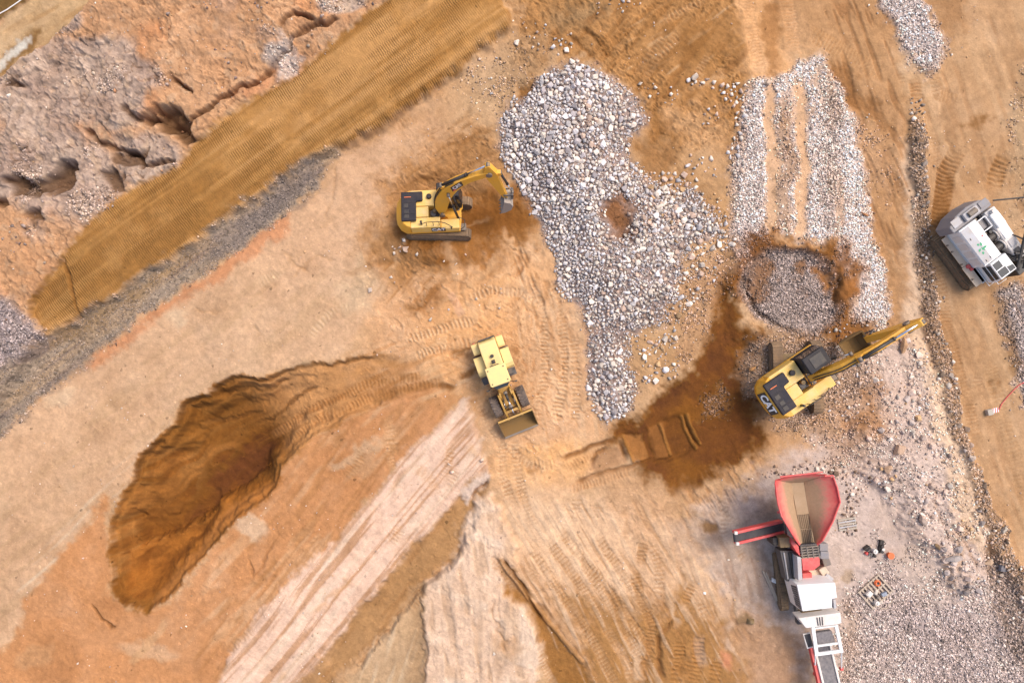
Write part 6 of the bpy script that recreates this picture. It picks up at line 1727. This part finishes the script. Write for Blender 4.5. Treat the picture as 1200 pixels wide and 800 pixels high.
collect(throw(LOBE, 2200, lambda x, y, d: 0.9 + rs.gamma(1.4, 0.65, len(x)), 0.85, lambda x, y, d: np.clip(0.35 + 0.9 * vn(x / 16, y / 16, 7), 0.05, 1)), 'lobe', [CREAM, LILAC, ROSY, TAN], [0.5, 0.2, 0.2, 0.1])
ROW = [(805, 84), (822, 90), (850, 96), (866, 88), (880, 96), (880, 120), (872, 160), (868, 200), (858, 210), (856, 170), (862, 130), (846, 106), (812, 100)]
collect(throw(ROW, 420, lambda x, y, d: np.minimum(1.2 + rs.gamma(1.8, 0.75, len(x)), 3.7), 0.85, lambda x, y, d: 0.7 + 0 * x), 'row', [CREAM, ROSY, LILAC], [0.6, 0.2, 0.2])
for pl, n in (([(640, 60), (648, 38), (668, 40), (672, 56), (655, 68)], 40), ([(744, 100), (775, 96), (800, 110), (790, 126), (756, 118)], 26), ([(822, 128), (840, 122), (846, 140), (830, 146)], 22), ([(690, 0), (760, -4), (756, 12), (700, 16)], 22), ([(808, 180), (830, 186), (842, 214), (820, 210), (800, 196)], 34), ([(595, 20), (640, 20), (640, 60), (610, 60)], 16), ([(459, 284), (476, 276), (480, 292), (466, 302)], 16), ([(425, 300), (640, 290), (620, 360), (430, 380)], 16), ([(940, 380), (1050, 380), (1040, 480), (960, 500)], 70), ([(560, 60), (600, 60), (580, 110), (530, 120)], 8)):
    collect(throw(pl, n, lambda x, y, d: 1.0 + rs.gamma(1.6, 0.65, len(x)), 1.0), 'loose', [CREAM, ROSY, LILAC], [0.5, 0.25, 0.25])
collect(throw(BANK, 900, lambda x, y, d: 0.8 + rs.gamma(1.1, 0.85, len(x)), 0.95, lambda x, y, d: np.clip(0.1 + 0.8 * vn(x / 22, y / 22, 9), 0.01, 1)), 'bank', [C(234, 204, 184), CREAM, C(216, 196, 184), TAN], [0.4, 0.25, 0.25, 0.1])
RUB = [(1092, 636), (1110, 630), (1130, 660), (1150, 690), (1120, 700), (1100, 670)]
collect(throw(RUB, 120, lambda x, y, d: 1.5 + rs.gamma(1.4, 1.0, len(x)), 0.9), 'bank', [C(206, 188, 178), C(230, 204, 188)], [0.6, 0.4])
WPOLY = [(1066, 110), (1078, 112), (1088, 200), (1090, 270), (1098, 340), (1114, 430), (1132, 498), (1158, 573), (1184, 640), (1212, 688), (1240, 740), (1200, 800), (1176, 730), (1150, 650), (1138, 580), (1112, 505), (1094, 435), (1078, 340), (1070, 270), (1068, 200)]
collect(throw(WPOLY, 2600, lambda x, y, d: 0.9 + rs.gamma(1.4, 0.55, len(x)), 0.8, lambda x, y, d: np.clip(0.45 + 0.6 * vn(x / 14, y / 14, 11), 0.08, 1)), 'ridge', [C(192, 172, 156), CREAM, C(146, 124, 106), ROSY], [0.4, 0.25, 0.2, 0.15])
collect(throw(OUT, 3200, lambda x, y, d: 0.8 + rs.gamma(1.2, 0.55, len(x)), 0.95, lambda x, y, d: np.clip(0.05 + 0.9 * vn(x / 35, y / 35, 9) + 0.35 * vn(x / 9, y / 9, 8), 0.01, 1) * (x > -30) * (y > -30)), 'outcrop', [C(188, 164, 150), C(214, 190, 166), C(150, 126, 118), C(206, 150, 110)], [0.4, 0.25, 0.2, 0.15])
collect(throw([(850, 575), (905, 545), (980, 540), (1020, 560), (1000, 640), (985, 620), (984, 560), (900, 552)], 500, lambda x, y, d: 0.8 + rs.gamma(1.4, 0.5, len(x)), 0.9), 'loose', [ROSY, CREAM, C(150, 124, 104)], [0.4, 0.3, 0.3])
collect(throw([(-20, -20), (1220, -20), (1220, 820), (-20, 820)], 900, lambda x, y, d: 0.6 + rs.gamma(1.2, 0.35, len(x)), 1.0, lambda x, y, d: np.clip(0.15 + 0.5 * vn(x / 60, y / 60, 6), 0, 1) * (samp(ZONE, x, y) != 1) * (samp(ZONE, x, y) != 4) * (samp(col, x, y)[:, 0] > C(170, 0, 0)[0])), 'loose', [CREAM, ROSY, TAN], [0.4, 0.3, 0.3])

# boulders one can point at
def boulder(px, py, rx, ry, rz, rgb, label, v, rot=0.0, tilt=0.0, sink=0.3):
    o = bpy.data.objects.new('boulder', BIGR[v % len(BIGR)][0]); COL.objects.link(o)
    p = W(px, py, 0)
    o.location = (p.x, p.y, hz(px, py) + rz * (1 - sink) * 0.75)
    o.scale = (rx, ry, rz); o.rotation_euler = (tilt, 0, rot)
    o.color = (*C(*rgb), 1)
    tag(o, label, 'boulder', 'large boulders')
    return o
BOULD = [(1110, 652, .55, .46, .42, (200, 186, 178), 'largest grey boulder at the foot of the rubble bank beside the haul road', 3, 0.4),
         (1075, 606, .50, .32, .35, (224, 196, 176), 'long pale pink boulder on the bank right of the crusher hopper', 6, 1.9),
         (1054, 405, .62, .26, .34, (218, 172, 130), 'long upright tan boulder below the tip of the outstretched boom', 9, 1.5),
         (1048, 525, .55, .40, .4, (228, 190, 160), 'broad cream boulder in the rubble above the red hopper', 2, 0.9),
         (1036, 548, .42, .34, .3, (226, 186, 152), 'orange tinged boulder at the left edge of the rubble bank', 5, 0.2),
         (880, 432, .30, .24, .28, (214, 160, 106), 'small tan boulder beside the left track of the right excavator', 7, 0.3),
         (1118, 640, .34, .28, .3, (196, 180, 172), 'grey boulder just above the largest one', 8, 1.0),
         (1100, 640, .30, .26, .3, (190, 172, 162), 'grey boulder leaning on the upper left side of the largest one', 11, 2.0),
         (1157, 658, .42, .34, .36, (228, 192, 158), 'cream boulder in the stone ridge at the lower right', 1, 0.7),
         (1172, 664, .38, .36, .36, (150, 144, 146), 'dark grey boulder in the stone ridge at the lower right', 4, 0.1),
         (1170, 618, .34, .26, .3, (222, 206, 186), 'pale boulder on the stone ridge beside the bare haul road', 10, 0.5),
         (899, 98, .30, .26, .28, (236, 206, 180), 'cream boulder at the top of the gravel bed in the wheel track', 12, 0.5),
         (813, 91, .36, .30, .32, (234, 214, 194), 'leftmost cream boulder of the row leading to the gravel bed', 0, 0.2),
         (1012, 252, .32, .18, .22, (210, 150, 106), 'orange boulder beside the right edge of the gravel bed', 13, -0.5),
         (434, 340, .26, .2, .2, (232, 208, 190), 'lone white boulder on the dug soil below the left excavator', 2, 1.2)]
for b_ in BOULD: boulder(*b_)

ALL.sort(key=lambda t: -t[2])
inview = [t for t in ALL if 0 < t[0] < 1200 and 0 < t[1] < 800]
picked = inview[:285]
pid = set(id(t) for t in picked)
LBL = {'heap': ('pale grey broken rock in the big pile between the two excavators', 'rocks of the big pile'),
       'lobe': ('cream broken rock scattered on the sand right of the big pile', 'rocks scattered right of the big pile'),
       'row': ('cream rock in the row along the left edge of the gravel bed', 'rocks along the gravel bed'),
       'loose': ('loose rock lying alone on the brown soil', 'single rocks on the soil'),
       'bank': ('pinkish grey rock in the rubble bank between crusher and haul road', 'rocks of the rubble bank'),
       'ridge': ('stone in the narrow ridge along the haul road', 'stones of the roadside ridge'),
       'outcrop': ('broken rock lying on the grey and orange outcrop', 'rocks on the outcrop')}
def rock_z(x, y, r, reg):
    return hz(x, y) + (0.30 * r / S)
for i, (x, y, r, c, reg) in enumerate(picked):
    o = bpy.data.objects.new('rock', (BIGR if r > 3.3 else ROCKS)[i % (len(BIGR) if r > 3.3 else len(ROCKS))][0]); COL.objects.link(o)
    s = r / S * 1.12
    o.scale = (s, s, s * random.uniform(0.85, 1.1)); o.location = ((x - 600) / S, (400 - y) / S, rock_z(x, y, r, reg))
    o.rotation_euler = (random.uniform(-.4, .4), random.uniform(-.4, .4), random.uniform(0, 6.28))
    o.color = (*c, 1)
    if reg == 'heap':
        lab = tone_word(c) + (' large' if r > 3.6 else '') + ' broken rock ' + heap_place(x, y)
    elif reg == 'lobe': lab = tone_word(c) + ' broken rock on the sand right of the big pile, ' + ('above' if y < 300 else 'below') + ' its right arm'
    elif reg == 'row': lab = tone_word(c) + ' rock in the row ' + ('above' if y < 104 else 'along the left edge of') + ' the gravel bed'
    elif reg == 'bank': lab = tone_word(c) + ' rock in the rubble bank by the haul road, ' + ('level with the right excavator' if y < 520 else 'level with the red hopper' if y < 620 else 'near the largest boulder')
    else: lab = tone_word(c) + ' ' + LBL[reg][0]
    tag(o, lab, 'rock', LBL[reg][1])
rest = [t for t in ALL if id(t) not in pid]
for reg, nm, lb in (('heap', 'rubble', 'small pale broken stones filling the big pile'), ('lobe', 'rubble', 'small cream stones on the sand right of the big pile'), ('row', 'rubble', 'small stones along the left edge of the gravel bed'), ('bank', 'rubble', 'small pinkish stones covering the rubble bank'),
                    ('ridge', 'ridge_stones', 'small grey stones of the ridge along the haul road'), ('outcrop', 'rock_chips', 'chips of rock strewn over the grey and orange outcrop'), ('loose', 'pebbles', 'pebbles strewn over the bare soil')):
    a = [t for t in rest if t[4] == reg]
    if not a: continue
    x = np.array([t[0] for t in a]); y = np.array([t[1] for t in a]); r = np.array([t[2] for t in a]) / S * 1.12; c = np.array([t[3] for t in a])
    scatter_mesh(nm, ROCKS if reg in ('heap', 'bank') else PEBS, x, y, r, c, 0.30, lb, 'stones')
def rand_in(mask_fn, n, x0=-10, x1=1210, y0=-10, y1=810, over=6):
    cx = rs.uniform(x0, x1, n * over); cy = rs.uniform(y0, y1, n * over)
    k = rs.uniform(size=len(cx)) < mask_fn(cx, cy)
    return cx[k][:n], cy[k][:n]
# filler between the heap's rocks
fx_, fy_ = rand_in(lambda x, y: (samp(ZONE, x, y) == 9) * (sdist(x, y, HOLE) < -3), 7000, 575, 860, 65, 500, 5)
fc_ = rock_cols(fx_, fy_, [LILAC, CREAM, SLATE], [.45, .3, .25])
scatter_mesh('stone_chips', PEBS, fx_, fy_, rs.uniform(0.06, 0.13, len(fx_)), fc_, 0.2, 'chips of pale stone in the gaps of the big pile', 'stones')
# gravel
gx_, gy_ = rand_in(lambda x, y: np.clip(samp(G, x, y) + 0.35 * vn(x / 12, y / 12, 4) * (samp(G, x, y) > 0.1), 0, 1) ** 1.3 * (samp(ZONE, x, y) != 9), 60000, over=10)
gr = (rs.gamma(4.0, 0.011, len(gx_)) + 0.035) * np.where(samp(ZONE, gx_, gy_) == 3, 0.75, 1.0)
gc_ = samp(col, gx_, gy_) * rs.choice([0.5, 0.95, 1.4, 1.8, 2.4], (len(gx_), 1), p=[.16, .18, .22, .22, .22])
gc_ = gc_ * np.where(samp(ZONE, gx_, gy_) == 5, 1.12, 1.0)[:, None]
q3 = (samp(ZONE, gx_, gy_) == 3)[:, None]
gc_ = np.where(q3, gc_ * 0.45 + 0.55 * samp(col, gx_, gy_), gc_)
gc_ = gc_ * 0.6 + 0.4 * gc_.mean(1, keepdims=True) * np.array([1.26, 1.02, 0.9])
scatter_mesh('gravel', PEBS, gx_, gy_, gr, np.clip(gc_, 0.03, 0.82), 0.15, 'loose grey crushed gravel spread over the beds, paths and yard', 'gravel')

# ================================================================ SMALL THINGS LYING ABOUT
def on(px, py, dz=0.0):
    p = W(px, py, 0); return Vector((p.x, p.y, hz(px, py) + dz))

# pallet with tools
pp = on(1025, 693, 0.0); pa = R(42)
pal = empty('pallet', pp, (0, 0, pa)); tag(pal, 'wooden pallet loaded with tools and an orange coil on the gravel', 'pallet')
for k in range(8):
    x0 = -0.92 + 0.262 * k
    MB().box(x0, x0 + 0.11, -0.82, 0.82, 0.16, 0.19).build('slat', 'wood', pal)
for y0 in (-0.80, -0.06, 0.68): MB().box(-0.95, 0.95, y0, y0 + 0.11, 0.02, 0.158).build('bearer', 'wood', pal)
PT = Matrix.Translation(pp) @ rotz(pa)
def put(x, y, z): return PT @ Vector((x, y, z))
def item(name, mat, label, cat, build, loc, rot=0.0, bevel=0.02):
    mb = MB(); build(mb)
    o = mb.build(name, mat, None, bevel, None, False, loc); o.rotation_euler = (0, 0, rot)
    return tag(o, label, cat)
def ringpts(r, n, z0=0, wob=0.0, turns=1):
    return [(r * math.cos(2 * math.pi * k / n) * (1 + wob * math.sin(3 * k)), r * math.sin(2 * math.pi * k / n), z0 + 0.02 * (k // n)) for k in range(n * turns + 1)]
item('cable_coil', 'orange', 'coiled orange cable on the upper corner of the pallet', 'cable coil', lambda m: (m.tube(ringpts(0.2, 14, 0.05), 0.045, 6), m.tube(ringpts(0.15, 14, 0.12), 0.045, 6)), put(0.52, 0.42, 0.19))
item('tool_box', 'white_dirty', 'white box on the left side of the pallet', 'box', lambda m: (m.box(-.2, .2, -.17, .17, 0, .25), m.box(-.16, .16, -.13, .13, .25, .28)), put(-0.42, 0.32, 0.19), pa + 0.1)
item('tool_box', 'bluegrey', 'blue grey box on the right side of the pallet', 'box', lambda m: (m.box(-.19, .19, -.12, .12, 0, .2), m.box(-.05, .05, -.02, .02, .2, .24)), put(0.35, -0.42, 0.19), pa - 0.3)
item('canister', 'white_dirty', 'round pale canister at the lower corner of the pallet', 'canister', lambda m: (m.cyl((0, 0, 0), (0, 0, .3), .16, 16), m.cyl((0, 0, .3), (0, 0, .36), .06, 10)), put(-0.45, -0.5, 0.19))
item('canister', 'cream', 'small cream canister beside the round pale one on the pallet', 'canister', lambda m: (m.cyl((0, 0, 0), (0, 0, .24), .11, 14), m.cyl((0, 0, .24), (0, 0, .29), .04, 10)), put(-0.2, -0.66, 0.19))
item('sack', 'cream', 'cream sack in the middle of the pallet', 'sack', lambda m: m.hull([(-.22, -.14, 0), (.22, -.14, 0), (.24, .12, 0), (-.2, .15, 0)], [(-.16, -.09, .16), (.17, -.1, .14), (.18, .08, .15), (-.15, .1, .17)]), put(0.02, 0.02, 0.19), pa + .5, 0.06)
item('gear_part', 'steel', 'dark machine part in the middle of the pallet', 'machine part', lambda m: (m.box(-.15, .15, -.1, .1, 0, .12), m.cyl((0, 0, .12), (0, 0, .22), .09, 12)), put(-0.12, -0.28, 0.19), pa + .9)
h = on(1040, 712)
hp = [on(1026 + 22 * t, 708 + 5 * math.sin(t * 3.2) - 14 * max(0, t - .55), 0.04) for t in [i / 14 for i in range(15)]]
tag(MB().tube(hp, 0.035, 6).build('hose', 'wood'), 'pale hose curving away from the lower corner of the pallet', 'hose')
# canisters and bucket above the pallet
item('bucket', 'orange', 'orange red plastic bucket left of the rubble bank', 'bucket', lambda m: (m.cyl((0, 0, 0), (0, 0, .34), .17, 20, .22), m.cyl((0, 0, .34), (0, 0, .36), .235, 20)), on(1041.5, 649.5), 0, 0.008)
item('jerrycan', 'black', 'black jerrycan standing left of the white canister', 'jerrycan', lambda m: (m.box(-.2, .2, -.12, .12, 0, .4), m.cyl((.1, 0, .4), (.1, 0, .46), .05, 10), m.tube([(-.15, 0, .4), (-.1, 0, .47), (0, 0, .47), (.03, 0, .4)], .025, 6)), on(1014.5, 641), 0.6)
item('jerrycan', 'darkgrey', 'small dark can in front of the black jerrycan', 'jerrycan', lambda m: (m.box(-.14, .14, -.1, .1, 0, .28), m.cyl((0, 0, .28), (0, 0, .33), .04, 10)), on(1018.5, 648), -0.3)
item('oil_can', 'red', 'small red can beside the black jerrycan', 'can', lambda m: (m.cyl((0, 0, 0), (0, 0, .22), .1, 14), m.cyl((0, 0, .22), (0, 0, .27), .03, 8)), on(1014.8, 647.5))
item('canister', 'white_dirty', 'white canister between the dark cans', 'canister', lambda m: (m.cyl((0, 0, 0), (0, 0, .36), .17, 18), m.cyl((0, 0, .36), (0, 0, .42), .07, 10)), on(1023.5, 644.5))
item('oil_can', 'black', 'small black can below the white canister', 'can', lambda m: (m.cyl((0, 0, 0), (0, 0, .22), .12, 14), m.cyl((0, 0, .22), (0, 0, .27), .04, 8)), on(1024, 650.5))
item('pump_unit', 'black', 'black pump with pale fittings standing beside the white canister', 'pump', lambda m: (m.box(-.13, .13, -.45, .45, 0, .22), m.cyl((0, -.3, .22), (0, -.3, .42), .12, 12), m.cyl((0, .05, .22), (0, .05, .36), .1, 12), m.tube([(0, .1, .3), (.15, .3, .4), (.05, .45, .3)], .03, 6)), on(1031.5, 639.5), -0.15)
item('dish', 'white_dirty', 'pale round dish lying on the black pump', 'dish', lambda m: (m.cyl((0, 0, 0), (0, 0, .05), .1, 14), m.cyl((0, 0, .05), (0, 0, .08), .03, 8)), on(1032, 642) + Vector((0, 0, .37)))
# steel grate
gp = on(992.5, 613.5, 0.03); gt = empty('steel_grate', gp, (0, 0, R(9))); tag(gt, 'pale slatted steel grate lying right of the red hopper', 'grate')
for k in range(5): MB().box(-0.62, 0.62, -0.40 + .18 * k, -0.30 + .18 * k, 0.03, 0.08).build('bar', 'lightgrey' if k % 2 else 'concrete', gt)
for x0 in (-0.64, 0.56): MB().box(x0, x0 + .08, -0.42, 0.45, -0.02, 0.027).build('end_bar', 'concrete', gt)
# planks left of the crusher
for k, (a, b, lb) in enumerate((((893.5, 668), (909.5, 703), 'left one of two long pale planks beside the crusher'), ((897, 670), (911.5, 704), 'right one of two long pale planks beside the crusher'))):
    A0, B0 = on(*a, .09), on(*b, .09); d = (B0 - A0); L = d.length
    mb = MB().box(-L / 2, L / 2, -.055, .055, -.05, .05); mb.box(-L / 2 - .02, -L / 2, -.06, .06, -.055, .055)
    o = mb.build('plank', 'wood', None, 0.01, None, False, (A0 + B0) / 2); o.rotation_euler = (0, -math.asin(max(-1, min(1, d.z / L))), math.atan2(d.y, d.x))
    tag(o, lb, 'plank')
item('jug', 'white', 'white plastic jug beside the left crusher track', 'jug', lambda m: (m.box(-.2, .2, -.13, .13, 0, .3), m.cyl((.12, 0, .3), (.12, 0, .38), .05, 10), m.tube([(-.16, 0, .3), (-.1, 0, .37), (.02, 0, .36), (.05, 0, .3)], .025, 6)), on(906.5, 679), -0.4, 0.04)
item('paper_scrap', 'white', 'white scrap lying on the soil left of the crusher', 'scrap', lambda m: m.hull([(-.12, -.06, 0), (.1, -.1, 0), (.12, .08, 0), (-.1, .1, 0)], [(-.08, -.04, .05), (.06, -.07, .09), (.09, .05, .06), (-.05, .07, .08)]), on(825.5, 694.5))
bp_ = on(879, 727)
tag(MB().hull([(-.3, -.22, 0), (.28, -.25, 0), (.32, .2, 0), (-.25, .26, 0)], [(-.1, -.1, .3), (.12, -.08, .34), (.1, .1, .28), (-.08, .12, .32)]).build('scrap_heap', 'olive', None, 0.08, None, False, bp_), 'small dark heap of scrap left of the crusher discharge', 'scrap heap')
# marker block with tape on the haul road
mk = on(1161, 482.5); blk = empty('marker_block', mk, (0, 0, R(14))); tag(blk, 'pale concrete marker block with red striped board on the haul road', 'marker')
MB().box(-.28, .12, -.2, .2, 0, .32).build('block', 'concrete', blk, 0.03)
MB().box(.125, .62, -.15, .17, .06, .12).build('board', 'white', blk, 0.005)
for k in range(3): MB().prism([(.15 + .16 * k, -.15), (.22 + .16 * k, -.15), (.30 + .16 * k, .17), (.23 + .16 * k, .17)], .121, .126).build('stripe', 'red', blk)
tp = [(1172, 481), (1175, 474), (1181, 466), (1190, 456), (1197, 450), (1206, 446), (1230, 440)]
tag(MB().tube([on(x, y, 0.05) for x, y in tp], 0.03, 6).build('barrier_tape', 'red'), 'thin red tape running from the striped marker off to the right', 'tape')
cp = [(-30, 40), (-2, 22), (12, 14), (24, 6), (35, -2), (50, -20)]
tag(MB().tube([on(x, y, 0.35) for x, y in cp], 0.035, 6).build('cable', 'white'), 'thin pale cable crossing the upper left corner', 'cable')
